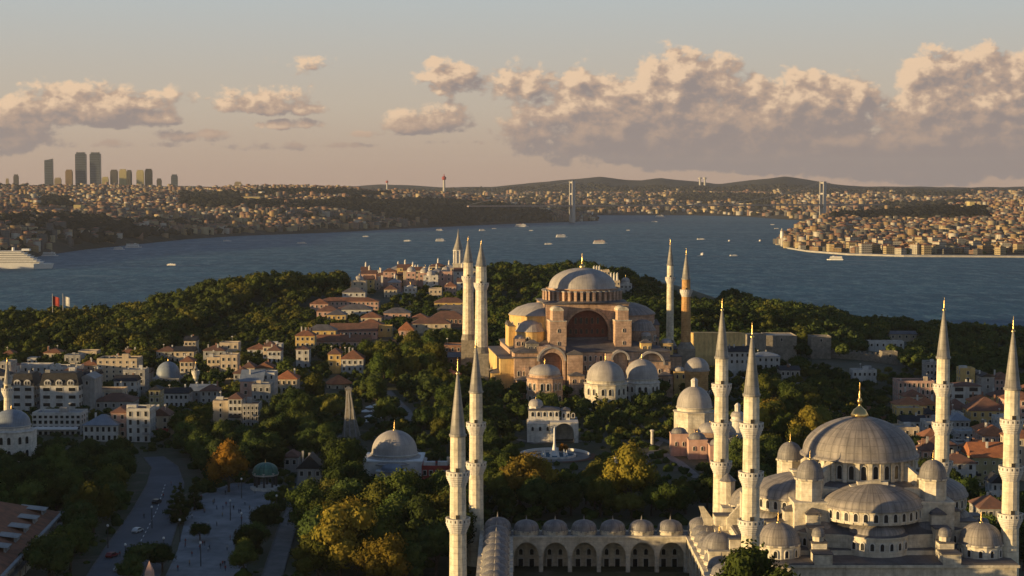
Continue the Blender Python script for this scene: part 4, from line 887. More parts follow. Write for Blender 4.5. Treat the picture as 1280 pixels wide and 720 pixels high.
# ------------------------------------------------------------ smaller domed buildings
def domed(name, px, ytop, yeave, rpx, Y, label, cat, body='oct', m='stone', dmat='lead_pale', hw=1.12, fin=3, zcor=None, wins=2, rz=0, fm='gold', porch=None):
    x, _, zt = at(px, ytop, Y); ze = zat(yeave, Y); r = rpx / F * Y; zg = H(x, Y) - .5; t = thing(name, (x, Y, zg), label, cat, rz); h = ze - zg
    b = MB(); n = {'oct': 8, 'round': 24}.get(body, 4); dh = min(2.2, h * .2)
    if body == 'square': b.box(-r * hw, r * hw, -r * hw, r * hw, -2, h - dh); b.box(-r * hw - .3, r * hw + .3, -r * hw - .3, r * hw + .3, h - dh, h - dh + .4)
    else: b.lathe(0, 0, [(r * hw, -2), (r * hw, h - dh), (r * hw + .4, h - dh + .2), (r * hw + .4, h - dh + .5), (r * .9, h - dh + .9)], n, 0, False, math.pi / 8, math.pi / 8 + 2 * math.pi)
    b.lathe(0, 0, [(r * .97, h - dh), (r * .97, h - .3), (r * 1.03, h - .1), (r * 1.03, h + .1)], 32, 0, False); w = b.build('wall', M[m], t)
    dome(t, (0, 0, h + .1), r * .97, zt - ze, 40, dmat, .35, fin=fin, fm=fm)
    rr = r * hw * (math.cos(math.pi / n) if body == 'oct' else 1)
    faces = [(-math.pi / 2, 0)] + ([(-math.pi, 0), (0, 0)] if body == 'square' else [(-3 * math.pi / 4, 0), (-math.pi / 4, 0), (-math.pi, 0)])
    for a, _ in faces:
        wd = 2 * rr * (.34 if body == 'oct' else .8); k = 2 if body == 'oct' else 4
        for lv_ in range(wins):
            for i in range(k):
                o = (-.5 + (i + .5) / k) * wd; window(w, (rr * math.cos(a) - o * math.sin(a), rr * math.sin(a) + o * math.cos(a), (h - dh) * (.18 + .45 * lv_)), min(1.3, wd / k * .5), (h - dh) * .24, a)
    return t, h, r
t1, h1, r1 = domed('domed_tomb', 757, 451, 474, 24.5, 775, 'lit domed tomb in front of the basilica, left of its twin dome', 'tomb', 'oct', 'stone', hw=1.15)
t2, h2, r2 = domed('domed_tomb', 802, 449, 472, 21.5, 792, 'bluish domed tomb in front of the basilica, right of its twin dome', 'tomb', 'oct', 'stone_w', hw=1.1)
t3, h3, r3 = domed('baptistery', 681, 455.5, 467, 20, 782, 'low octagonal baptistery with shallow lead dome by the basilica front wall', 'baptistery', 'oct', 'plaster', 'lead_pale', hw=1.2)
domed('orange_domed_annex', 871, 447, 462, 16, 800, 'small domed annex with orange side at the right corner of the basilica', 'annex', 'round', 'brick_o', 'lead_pale', hw=.9, fin=0, wins=1)
tb, hb, rb = domed('domed_mausoleum', 493, 538, 566, 29.5, 612, 'white marble mausoleum with one grey dome among the park trees', 'mausoleum', 'square', 'whitestone', 'lead_pale', hw=1.22, fin=4, wins=1)
for lvl in (0, 1):
    pass
b = MB(); b.box(-5.2, 5.2, -rb * 1.22 - 6, -rb * 1.22, -2, hb * .52); b.box(-5.5, 5.5, -rb * 1.22 - 6.3, -rb * 1.22, hb * .52, hb * .56); b.build('porch', M['stone_w'], tb); dome(tb, (0, -rb * 1.22 - 3, hb * .56), 3.7, 2.0, 28, 'blueroof', .3)
b = MB(); b.add([], []); b.lathe(0, 0, [(rb * 1.5, hb - 2.6), (rb * 1.02, hb - .6)], 8, 0, False, math.pi / 8, math.pi / 8 + 2 * math.pi); b.build('roof_skirt', M['lead_pale'], tb)
# bath house: a chain of domes running towards the basilica
bt, hb_, rb_ = domed('bath_house', 868, 483, 508, 22.5, 668, 'rose and ochre bath house with a big lantern dome, left of the twin minarets', 'bath house', 'oct', 'stone', 'lead_pale', hw=1.18, fin=0, wins=1)
b = MB(); b.lathe(0, 0, [(1.3, 0), (1.3, 2.4), (1.5, 2.5), (1.0, 3.3), (.02, 3.8)], 8, 0, False); b.build('lantern', M['stone_w'], bt, (0, 0, hb_ + 7.4))
for (dx, dy, zz, r, h, mm) in ((4.5, -14, 4.6, 4.6, 8.6, 'plaster'), (9.4, -22, 3.4, 3.6, 7.6, 'pink'), (-1.5, -25, 1.5, 3.0, 7.4, 'pink'), (12.5, -32, 1, 3.9, 6.2, 'brick_o'), (5.5, -33, 1, 3.0, 6.4, 'pink'), (-7.5, -17, 2, 2.8, 8.4, 'pink')):
    b = MB(); b.box(-r * 1.15, r * 1.15, -r * 1.15, r * 1.15, -3, h); b.box(-r * 1.2, r * 1.2, -r * 1.2, r * 1.2, h, h + .35); a = b.build('annex', M[mm], bt, (dx, dy, 0)); dome(a, (0, 0, h + .4), r, r * .72, 24, 'lead_small' if r < 4 else 'lead_pale', .2, fin=1)
    for o in (-.5, .5): window(a, (o * r, -r * 1.15, h * .5), .7, 1.5, frame=.12)
t5, h5, r5 = domed('stone_tower', 922, 514, 519, 8, 655, 'short round white tower glimpsed between the two front minarets', 'tower', 'round', 'stone_w', 'lead_pale', hw=1.0, fin=0, wins=0)
b = MB(); b.lathe(0, 0, [(1.1, 0), (1.1, 2.2), (1.3, 2.3), (.6, 3.2), (.02, 3.5)], 8, 0, False); b.build('lantern', M['stone_w'], t5, (0, 0, h5 + 1.3))
# small neighbourhood mosque on the left
fm_, hf, rf = domed('small_mosque', 14, 512, 531, 24, 640, 'small stone mosque with a bluish dome at the left edge', 'mosque', 'oct', 'stone_w', 'blueroof', hw=1.28, fin=2.0, wins=2)
minaret('minaret', xat(8, 648), 648, 32, zat(447, 648), zat(478, 648), (zat(489, 648),), 1.75, 1.3, 'slender cream minaret of the small mosque at the left edge', 'lesser minarets of the old town')
minaret('minaret', xat(244, 850), 850, 34, zat(452, 850), zat(461, 850), (zat(466, 850),), 1.1, .8, 'tiny white minaret above grey roofs in the left old town', 'lesser minarets of the old town')
hm, hh_, hr_ = domed('domed_hall', 210, 452, 470, 15.5, 880, 'dim grey domed hall behind the left old town roofs', 'hall', 'square', 'grey', 'blueroof', hw=1.05, fin=2)
# white gatehouse school in the park
sc = thing('white_school', (xat(690, 690), 690, H(xat(690, 690), 690)), 'grey-white domed school building with a dark arched gateway in the park', 'school'); sx_ = 690 / F; zb = H(xat(690, 735), 735)
b = MB(); zz = lambda py: zat(py, 690) - zb
b.box(-31 * sx_, -1, -3, 12, -2, zz(524)); b.arcade(-.9, 33 * sx_, 1, -4, 9, -2, zz(536), zz(522), 3.6, 0, 1.05, 12); b.box(-.9, 33 * sx_, 6, 12, -2, zz(522)); b.box(-29 * sx_, 3, 2, 11, zz(524), zz(510)); b.box(4, 23 * sx_, 3, 10, zz(522), zz(511)); b.lathe(-20 * sx_, 6, [(2.7, zz(510)), (2.7, zz(504)), (3, zz(503.6))], 8, 0, False)
w = b.build('wall', M['stone_w'], sc); b = MB(); b.hip(-30 * sx_, 3.4, 1.6, 11.4, zz(510), 1.2); b.hip(3.6, 24 * sx_, 2.6, 10.4, zz(511), 1); b.build('roof', M['lead_flat'], sc); dome(sc, (-20 * sx_, 6, zz(503.6)), 2.8, 2.3, 20, 'lead_pale', .2, fin=1.2)
for k in range(5): window(w, (-29 * sx_ + 1.6 + k * 2.4, 2, zz(517)), 1.1, 1.7, dep=.2)
for k in range(3): window(w, (4.8 + k * 1.9 * 1, 3, zz(519)), 1.0, 1.7); 
for k in range(3): window(w, (-30 * sx_ + 1.8 + k * 3, -3, zz(533)), 1.0, 1.6)

x, Y = xat(435, 700), 700; zg = H(x, Y); t = thing('water_tower', (x, Y, zg), 'tall tapering ribbed grey stone water tower below the orange-roofed kiosk', 'tower'); hh = zat(488, Y) - zg
b = MB(); b.box(-4.3, 4.3, -3, 3, -1, 1.0)
for k in range(12):
    u0, u1 = k / 12, (k + 1) / 12; w0, w1 = 3.1 * (1 - u0)**1.6 + 1.3, 3.1 * (1 - u1)**1.6 + 1.3; z0, z1 = 1 + (hh - 1) * u0, 1 + (hh - 1) * u1; dx = .9 * (1 - u0)
    b.add([(-w0 * .8 + dx, -w0 * .6, z0), (w0 * .85 + dx, -w0 * .6, z0), (w0 * .85 + dx, w0 * .6, z0), (-w0 * .8 + dx, w0 * .6, z0), (-w1 * .8 + dx, -w1 * .6, z1), (w1 * .85 + dx, -w1 * .6, z1), (w1 * .85 + dx, w1 * .6, z1), (-w1 * .8 + dx, w1 * .6, z1)], [(4, 5, 6, 7), (0, 1, 5, 4), (1, 2, 6, 5), (2, 3, 7, 6), (3, 0, 4, 7)])
b.build('shaft', M['rubble'], t); b = MB()
for q_ in (-.5, 0, .55): b.add([(q_ * 4.6 - .25 + .9, -3.3, 1), (q_ * 4.6 + .25 + .9, -3.3, 1), (q_ * 1.3 + .15, -1.05, hh), (q_ * 1.3 - .15, -1.05, hh)], [(0, 1, 2, 3)])
b.build('pipe_rib', M['grey'], t); b = MB(); b.box(-1.3, 1.5, -1.0, 1.0, hh, hh + .7); b.hip(-1.45, 1.65, -1.15, 1.15, hh + .7, .8, eave=.1); b.build('cap', M['oldstone'], t)
# ------------------------------------------------------------ town houses of the old quarter
FOOT = []                                              # footprints kept free of trees: x, y, radius
for f in ((87, 432, 46), (23, 427, 46), (60, 400, 30), (60, 465, 30), (34, 850, 52), (-14, 823, 9), (-22, 884, 9), (84, 838, 9), (82, 896, 9), (118, 473, 6), (118, 406, 6)): FOOT.append(f)
for o in [o for o in C.objects if o.parent is None and o.get('category') in ('tomb', 'baptistery', 'mausoleum', 'bath house', 'school', 'hall', 'tower', 'annex')]:
    FOOT.append((o.location.x, o.location.y, 13 if o['category'] not in ('school', 'bath house') else 17))
FOOT += [(at(14, 530, 640)[0], 640, 13), (at(868, 530, 640)[0] + 8, 640, 20)]
CLEAR = []                                             # (px0, py0, px1, py1, Y): keep these views open
def house(px0, px1, ytop, Y, label, wall='white', roof='tile', rt='hip', d=11, rh=2.5, fl=3, nw=4, rz=0.0, cat='house', group=None, ww=1.1, wh=1.6, arched=False, side=True, chim=0, name='house', over=.45, extra=None, zbase=None, clear=True, ybot=None, dormers=0, awn=None):
    """px0..px1 and ytop say how wide and how high the walls stand in the photo, Y how far away"""
    while zat(ytop, Y) - H(xat((px0 + px1) / 2, Y), Y) < 5: Y *= .985
    xa, xb = at(px0, ytop, Y)[0], at(px1, ytop, Y)[0]; w = xb - xa; cx = (xa + xb) / 2; cyy = Y + d / 2; zg = (min(H(cx, Y), H(cx, Y + d)) - .6) if zbase is None else zbase
    h = zat(ytop, Y) - zg; t = thing(name, (cx, cyy, zg), label, cat, rz, group); W, D = w / 2, d / 2
    b = MB(); b.box(-W, W, -D, D, -4, h); 
    if rt == 'flat': b.box(-W, W, -D, -D + .3, h, h + .8); b.box(-W, W, D - .3, D, h, h + .8); b.box(-W, -W + .3, -D + .3, D - .3, h, h + .8); b.box(W - .3, W, -D + .3, D - .3, h, h + .8)
    if fl > 1: b.box(-W - .12, W + .12, -D - .12, D + .12, h - .5, h - .25)
    wl = b.build('wall', M[wall], t); b = MB()
    if rt == 'hip': b.hip(-W - over, W + over, -D - over, D + over, h, rh)
    elif rt == 'gable': b.gable(-W - over, W + over, -D - over, D + over, h, rh)
    elif rt == 'gabley': b.gable(-W - over, W + over, -D - over, D + over, h, rh, along='y')
    elif rt == 'mansard': b.box(-W - .3, W + .3, -D - .3, D + .3, h, h + rh, taper=1.3); b.box(-W + 1.2, W - 1.2, -D + 1.2, D - 1.2, h + rh, h + rh + .25)
    else: b.box(-W + .31, W - .31, -D + .31, D - .31, h, h + .12)
    rf = b.build('roof', M[roof], t)
    if chim:
        for k in range(chim):
            b = MB(); x = (-.5 + (k + .5) / chim) * w * .7 + rnd.uniform(-.5, .5); y = rnd.uniform(-.3, .4) * D; zc = h + (rh if rt in ('hip', 'gable', 'mansard') else .1)
            b.box(x - .4, x + .4, y - .3, y + .3, h, zc + 1.0); b.box(x - .5, x + .5, y - .4, y + .4, zc + 1.0, zc + 1.2); b.build('chimney', M['grey'], rf)
    fh = min(3.4, h / max(fl, 1)); wh = min(wh, fh * .62)
    for f in range(fl):
        z = h - fh * (f + 1) + fh * .28
        if z < -.5: continue
        for k in range(nw):
            window(wl, ((-.5 + (k + .5) / nw) * w, -D, z), min(ww, w / nw * .6), wh, -math.pi / 2, arched, dep=.12, frame=.14)
        if side:
            ns = max(1, int(d / 3.4))
            for k in range(ns):
                s = -1 if cx > 0 else 1
                window(wl, (-W if (s < 0 or True) else W, (-.5 + (k + .5) / ns) * d, z), ww, wh, math.pi, arched, dep=.12, frame=.14)
                if cx < 0: window(wl, (W, (-.5 + (k + .5) / ns) * d, z), ww, wh, 0, arched, dep=.12, frame=.14)
    for k in range(dormers):
        x = (-.5 + (k + .5) / dormers) * w * .9; b = MB(); b.lathe(0, 0, [(1.55, -.1), (1.55, 2.2)], 14, 0, False, 0, math.pi); b.xf(Matrix.Rotation(R(90), 4, 'X')); b.xf(Matrix.Translation((x, -D + 1.9, h + rh * .22)))
        b.box(x - 1.55, x + 1.55, -D - .3, -D + 1.9, h + .1, h + rh * .22); b.extr([(x + 1.6 * math.cos(math.pi * i / 10), h + rh * .22 + 1.6 * math.sin(math.pi * i / 10)) for i in range(11)], -D - .35, -D - .1); dm_ = b.build('dormer', M['white'], rf)
        for o in (-.62, .62): window(dm_, (x + o, -D - .35, h + .45), .8, 1.5, dep=.1, frame=.08)
    if Y < 1000 and w > 6 and cat in ('house', 'hotel', 'apartment block'):
        zr_ = h + (.12 if rt == 'flat' else (rh * .35 if rt in ('hip', 'gable', 'gabley') else rh))
        for k in range(rnd.randrange(1, 4)):
            x, y, q = rnd.uniform(-.38, .38) * w, rnd.uniform(-.25, .3) * d, rnd.random(); b = MB()
            if rt in ('flat', 'mansard') and q < .55: u = rnd.uniform(.8, 2.0); b.box(x - u, x + u, y - u * .7, y + u * .7, zr_ - .3, zr_ + rnd.uniform(1.2, 2.6)); b.box(x - u - .2, x + u + .2, y - u * .7 - .2, y + u * .7 + .2, zr_ + 2.6, zr_ + 2.75) if False else None; b.build('rooftop_hut', M[rnd.choice(['white', 'grey', 'cream'])], rf)
            elif q < .8: b.box(x - .35, x + .35, y - .35, y + .35, h, h + (rh if rt != 'flat' else 0) + rnd.uniform(.6, 1.4)); b.build('chimney', M[rnd.choice(['brick', 'grey', 'white'])], rf)
            else: b.tube((x, y, h), (x, y, h + rh + 1.8), .05, 4); b.lathe(x, y, [(.02, h + rh + .8), (.45, h + rh + 1.05), (.5, h + rh + 1.3)], 8, 0, True); b.build('aerial', M['whitepaint'], rf)
        if fl >= 3 and rnd.random() < .6:
            k = rnd.randrange(max(1, nw)); x = (-.5 + (k + .5) / nw) * w; bw = min(w / nw * .45, 1.6)
            for f in range(1, fl):
                z = h - fh * (f + 1) + fh * .1
                if z > 1: b = MB(); b.box(x - bw, x + bw, -D - 1.1, -D, z, z + .15); b.box(x - bw, x + bw, -D - 1.1, -D - 1.02, z + .15, z + 1.0); b.build('balcony', M[rnd.choice(['grey', 'white', 'slate'])], wl)
    if awn: b = MB(); b.add([(-W * .9, -D - 1.8, h * .35), (W * .9, -D - 1.8, h * .35), (W * .9, -D - .1, h * .35 + .8), (-W * .9, -D - .1, h * .35 + .8), (-W * .9, -D - 1.8, h * .35 - .3), (W * .9, -D - 1.8, h * .35 - .3)], [(0, 1, 2, 3), (4, 5, 1, 0)]); b.build('awning', M[awn], t)
    for k in range(int(max(w, d) // 6) + 1): FOOT.append((cx + ((k + .5) / (int(max(w, d) // 6) + 1) - .5) * (w if w > d else 0), cyy, min(w, d) / 2 + 3.5))
    if clear: CLEAR.append((px0, ytop - 4, px1, ybot or min(ytop + 30, px_of(cx, Y, zg)[1] - 3), Y))
    return t
g_left = None
# left old town, front row
house(158, 187, 513, 690, 'white three-window-wide town house with dark windows, beside the shop with a red awning', 'white', 'tile_d', 'flat', 12, fl=4, nw=3, wh=2.0, ybot=552)
house(139, 157.5, 516, 694, 'salmon pink house wall attached left of the white town house', 'pink', 'tile_d', 'hip', 14, 1.8, fl=3, nw=2, ybot=540)
house(188, 212, 520, 705, 'narrow shop house with a red awning next to the white town house', 'cream', 'tile_d', 'gabley', 9, 3, fl=2, nw=2, awn='redpaint', ybot=538)
house(104, 147, 532, 700, 'low white pavilion with blue-grey hipped roof in the left old town', 'white', 'blueroof', 'hip', 12, 3.6, fl=2, nw=6, wh=1.9, ybot=552)
house(40, 101, 518, 708, 'long white three-storey restaurant with flat canopy roof and dark window bands', 'white', 'grey', 'flat', 12, fl=4, nw=9, ww=1.3, awn='whitepaint', ybot=552)
house(50, 98, 482, 765, 'white hotel with dark mansard roof and three arched dormers, left old town', 'white', 'slate', 'mansard', 13, 5.2, fl=4, nw=3, ww=3.0, wh=1.5, dormers=3, cat='hotel', name='hotel', ybot=508)
house(14, 42, 482, 768, 'left wing hotel with dark mansard roof and one pair of arched dormers', 'white', 'slate', 'mansard', 13, 5.0, fl=4, nw=2, ww=2.8, wh=1.5, dormers=2, cat='hotel', name='hotel', ybot=500)
house(99, 118, 474, 772, 'plain pale windowless party wall block right of the mansard hotel', 'grey', 'grey', 'gabley', 14, 2, fl=1, nw=1, side=False, ybot=508)
house(121, 171, 450, 905, 'tall cream apartment block catching sun on its right side, left old town', 'cream', 'slate', 'flat', 15, fl=5, nw=6, ww=.9, wh=1.2, chim=4, cat='apartment block', name='apartment_block', ybot=478)
house(114, 153, 489, 800, 'low tan terrace building with flat top below the cream apartment block', 'cream', 'tile_d', 'flat', 12, fl=2, nw=7, ww=1.2, ybot=496)
house(118, 166, 502, 775, 'brown pitched roof of a low house below the terrace building', 'grey', 'tile_d', 'hip', 13, 3, fl=1, nw=5, ybot=512)
house(172, 187, 466, 915, 'small grey house squeezed beside the cream apartment block', 'grey', 'slate', 'gable', 10, 2, fl=3, nw=2)
house(20, 60, 458, 905, 'long dim building with pale flat roof behind the mansard hotel', 'white', 'grey', 'flat', 12, fl=3, nw=5)
house(62, 98, 460, 900, 'wide building under white roof terrace behind the mansard hotel', 'white', 'slate', 'flat', 12, fl=3, nw=6)
house(34, 46, 449, 960, 'small white rooftop block above the left edge roofs', 'white', 'grey', 'flat', 8, fl=2, nw=2)
house(0, 13, 454, 880, 'pale house at the very left edge above the small mosque', 'grey', 'grey', 'flat', 12, fl=3, nw=2)
house(-22, 8, 470, 800, 'white house cut by the left edge of the photo', 'white', 'slate', 'hip', 12, 3, fl=3, nw=4)
house(200, 235, 492, 800, 'long white low house with grey roof and dark windows right of the domed hall', 'white', 'slate', 'gable', 11, 2.2, fl=2, nw=6, ybot=505)
house(236, 268, 489, 815, 'grey-roofed low building beside the tiny white minaret', 'grey', 'blueroof', 'gable', 12, 2.6, fl=2, nw=5, ybot=500)
house(186, 200, 488, 770, 'green-grey tall narrow house with bay windows, left old town', 'olive', 'slate', 'hip', 9, 1.6, fl=4, nw=2, ybot=510)
house(266, 285, 503, 745, 'tall sandy windowless stair tower house in the old town', 'cream', 'tile_d', 'flat', 10, fl=4, nw=1, ww=.8, ybot=530)
house(285.5, 302, 499, 740, 'white three-storey house with dark balconies left of the grey one', 'white', 'tile_d', 'hip', 11, 2, fl=4, nw=3, ybot=526, awn='slate')
house(303, 323, 507, 735, 'pale grey three-storey house with slim windows above dark trees', 'grey', 'tile_d', 'flat', 11, fl=4, nw=4, ww=.8, wh=1.8, ybot=528)
house(300, 328, 477, 800, 'pinkish stone house with large blue-grey lead roof', 'pink', 'blueroof', 'gable', 16, 4.6, fl=2, nw=2, ww=1.2, ybot=500)
house(328.5, 343, 468, 806, 'tall pale blue-white narrow house beside the blue-grey roof', 'white', 'blueroof', 'flat', 12, fl=5, nw=2, ww=.9, ybot=498)
house(345, 371, 474, 860, 'low house with bright red-orange tiled roof, left old town', 'cream', 'tile_o', 'hip', 12, 3.6, fl=2, nw=4, ybot=480)
house(302, 318, 460, 900, 'small house with dark red roof behind the blue-grey roofed one', 'cream', 'tile_d', 'hip', 10, 2.6, fl=2, nw=3)
house(320, 341, 460, 890, 'red-roofed house with a pale gable behind the tall blue-white house', 'cream', 'tile', 'gabley', 10, 2.6, fl=2, nw=3)
house(270, 284, 446, 960, 'small pink tower house catching sun above the tree tops', 'pink', 'tile_o', 'flat', 9, fl=3, nw=2, ybot=459)
# centre left cluster by the museum gardens
house(369, 393, 420, 985, 'yellow-lit house with faded red gabled roof, topmost of the garden cluster', 'yellow', 'tile', 'hip', 11, 3.4, fl=2, nw=4, chim=1, ybot=431)
house(370, 386, 437, 930, 'white-sided tall house below the faded red roof', 'white', 'tile_d', 'hip', 10, 1.6, fl=3, nw=2, ybot=460)
house(410, 426, 443, 900, 'bright yellow house end with brown tiles, left half of the pair', 'yellow', 'tile_d', 'hip', 12, 2.6, fl=2, nw=2, ybot=462)
house(426.5, 454, 449, 895, 'white house with brown-red hipped roofs, right half of the pair', 'white', 'tile', 'hip', 13, 4.2, fl=2, nw=4, chim=1, ybot=464)
t = thing('corner_kiosk', (at(423, 480, 850)[0], 850, H(at(423, 480, 850)[0], 850)), 'polygonal stone kiosk with orange tiled pyramid roof above the street', 'kiosk'); zg = t.location.z
b = MB(); b.lathe(0, 0, [(5.9, -3), (5.9, zat(479, 850) - zg)], 8, 0, False, R(22.5), R(382.5)); wl = b.build('wall', M['stone'], t); b = MB(); b.lathe(0, 0, [(7.2, 0), (7.2, .3), (.1, 4.2)], 8, 0, False, R(22.5), R(382.5)); b.build('roof', M['tile_o'], t, (0, 0, zat(479, 850) - zg))
for a in (-90, -45, -135): window(wl, (5.45 * math.cos(R(a)), 5.45 * math.sin(R(a)), zat(485.5, 850) - zg), 1.1, 1.8, R(a), dep=.12)
CLEAR.append((405, 464, 440, 491, 850)); FOOT.append((t.location.x, 850, 10)); CLEAR.append((424, 486, 450, 546, 692)); FOOT.append((xat(435, 700), 700, 8)); CLEAR.append((482, 488, 514, 526, 720))
house(397, 473, 377, 1290, 'long rose museum wing with striped pale roof edge among trees', 'pink', 'tile', 'hip', 16, 2.4, fl=2, nw=14, cat='museum', name='museum_wing', ybot=388)
house(420, 462, 387, 1240, 'lower pink building in front of the long museum wing', 'pink', 'tile_d', 'hip', 12, 2.2, fl=1, nw=8, ybot=392)
house(412, 471, 414, 1120, 'long low building with dark red-brown roof left of the square stone tower', 'pink', 'tile_d', 'gable', 14, 4.2, fl=1, nw=10, cat='museum', name='museum_wing', ybot=420)
house(396, 462, 427, 1060, 'long wall-like building with faded rose roof below the museum wing', 'pink', 'tile', 'gable', 12, 3.4, fl=1, nw=9, ybot=430)
house(472.5, 490, 409, 1080, 'square sunlit ochre stone tower among the museum roofs', 'yellow', 'grey', 'flat', 9, fl=1, nw=2, cat='tower', name='stone_tower', ybot=426)
house(498, 517, 413, 1090, 'small orange-tiled pyramid-roofed house beside the ochre tower', 'pink', 'tile_o', 'hip', 12, 4.6, fl=1, nw=2, ybot=418)
house(515, 535, 398, 1130, 'left end of the long red-roofed hall, sunlight painted as ochre walls', 'yellow', 'tile', 'hip', 14, 2.6, fl=1, nw=2, ybot=414)  # ochre walls paint in the sun on the reddish hall's left side
house(535.5, 583, 399, 1130, 'long red-roofed hall with dark columned front left of the minaret pair', 'brick', 'tile_d', 'hip', 16, 4.6, fl=1, nw=9, ww=1.2, wh=3.0, cat='hall', name='columned_hall', ybot=412)
house(555, 584, 433, 930, 'rose brick wing with flat lead roof left of the basilica minaret', 'brick', 'lead_flat', 'flat', 14, fl=2, nw=4, ybot=440, clear=False)
house(560, 592, 447, 905, 'low grey-roofed brick outbuilding at the foot of the thick minarets', 'brick', 'lead_flat', 'gable', 16, 2, fl=2, nw=4, ybot=455, clear=False)
house(548, 575, 470, 880, 'small brick house with red roof below the thick minarets', 'brick', 'tile', 'hip', 12, 2.4, fl=2, nw=3, clear=False)
# red hall right of the mausoleum, long low wall
house(527, 566, 585, 628, 'low dark-red building with flat red roof right of the mausoleum', 'redpaint', 'tile_d', 'flat', 10, fl=1, nw=5, wh=1.6, ybot=592)
house(372, 402, 586, 640, 'small grey cottage with steep slate gable behind the green-domed fountain', 'grey', 'slate', 'gabley', 9, 4.5, fl=1, nw=3, ybot=606)
house(655 - 300, 372, 572, 690, 'grey low house hidden behind park trees left of the cottage', 'grey', 'tile_d', 'hip', 9, 2, fl=1, nw=2)
# palace on the point: pale pavilions with chimneys and small domes
pal = [(447, 458, 356, 1420), (462, 474, 353, 1430), (468, 480, 345, 1520), (482, 497, 344, 1500), (490, 500, 352, 1450), (500, 512, 347, 1470), (513, 524, 341, 1540), (520, 536, 350, 1430), (534, 548, 342, 1500), (545, 560, 350, 1440), (556, 570, 358, 1400), (536, 552, 362, 1360), (505, 520, 360, 1370), (480, 496, 362, 1380), (741, 752, 343, 1420), (752, 762, 339, 1380), (762, 775, 352, 1360), (775, 790, 356, 1400), (571, 583, 348, 1480)]
pn = ['leftmost of the palace cluster', 'left edge of the palace cluster, grey roof', 'tall rear pavilion at left', 'domed centre left pavilion', 'pavilion before the domed one', 'pavilion between two domes', 'rear pavilion under chimneys', 'front middle pavilion', 'large domed pavilion', 'pavilion left of the tower', 'pavilion below the lantern tower', 'lowest front pavilion beside trees', 'lower pale pavilion over the white path', 'lower left pavilion', 'first of the ochre blocks right of the great dome', 'ochre upright block right of the great dome', 'small white block right of the great dome', 'farthest right palace outbuilding', 'pavilion right behind the thick minarets']
for i, ((a, c, y, Y), s) in enumerate(zip(pal, pn)):
    wl_ = ['pink', 'cream', 'stone_w', 'cream', 'grey'][i % 5]; rt = ['hip', 'flat', 'dome', 'hip', 'dome'][i % 5]
    if i in (14, 15): wl_ = 'cream'; rt = 'flat'
    t = house(a, c, y, Y, 'palace building on the hill: ' + s, wl_, ['tile', 'lead_flat', 'lead_flat', 'tile_d', 'lead_flat'][i % 5], 'hip' if rt == 'hip' else 'flat', 14, 3, fl=2, nw=3, ww=1, cat='pavilion', name='palace_pavilion', ybot=y + 8)
    h = zat(y, Y) - t.location.z; w = (c - a) / F * Y
    if rt == 'dome':
        b = MB(); b.lathe(0, 0, [(w * .36, 0), (w * .36, 2.4), (w * .38, 2.6)], 16, 0, False); d = b.build('dome_drum', M[wl_], t, (0, 0, h)); dome(d, (0, 0, 2.7), w * .36, w * .3, 24, 'lead_pale', .3, fin=3)
    elif i % 2 == 0:
        for k in range(3):
            b = MB(); x = (k - 1) * w * .3; b.lathe(x, 1, [(1.1, h), (.8, h + 5), (1.0, h + 5.2), (.02, h + 7.2)], 10, 0, False); b.build('chimney', M['stone_w'], t)
for i in range(70):
    pa = rnd.uniform(436, 590); Y = rnd.uniform(1300, 1560); x = xat(pa, Y)
    if any(math.hypot(x - f[0], Y + 5 - f[1]) < f[2] + 2 for f in FOOT): continue
    w = rnd.uniform(7, 15) / Y * F; yt = px_of(x, Y, H(x, Y) + rnd.uniform(7, 14))[1]; k = rnd.randrange(4); nm = ['with dull brown roof', 'with lead roof', 'with brown gabled roof', 'with flat pale top'][k]
    t = house(pa - w / 2, pa + w / 2, yt, Y, 'small palace outbuilding ' + nm + ' among the hilltop pavilions', rnd.choice(['cream', 'pink', 'stone_w', 'yellow']), ['tile_d', 'lead_pale', 'tile_d', 'grey'][k], ['hip', 'hip', 'gable', 'flat'][k], rnd.uniform(8, 16), 2.6, fl=2, nw=2, cat='pavilion', name='palace_pavilion', group='palace outbuildings ' + nm, clear=False, side=False)
    CLEAR.append((pa - w / 2, yt - 2, pa + w / 2, yt + 9, Y))
    if k == 3: h = zat(yt, Y) - t.location.z; b = MB(); b.lathe(0, 0, [(3.2, 0), (3.2, 1.6)], 12, 0, False); d_ = b.build('dome_drum', M['stone_w'], t, (0, 0, h)); dome(d_, (0, 0, 1.7), 3.2, 2.8, 18, 'lead_pale', .3, fin=2)
    elif i % 2 == 0: b = MB(); h = zat(yt, Y) - t.location.z; b.lathe(0, 1, [(1.0, h), (.7, h + 5), (.9, h + 5.2), (.02, h + 7)], 10, 0, False); b.build('chimney', M['stone_w'], t)
ribbon('hill_road', [(518, 404), (510, 388), (500, 372), (497, 362)], [14, 12, 9, 7], M['path'], .4)
CLEAR += [(494, 358, 516, 402, 1050)]
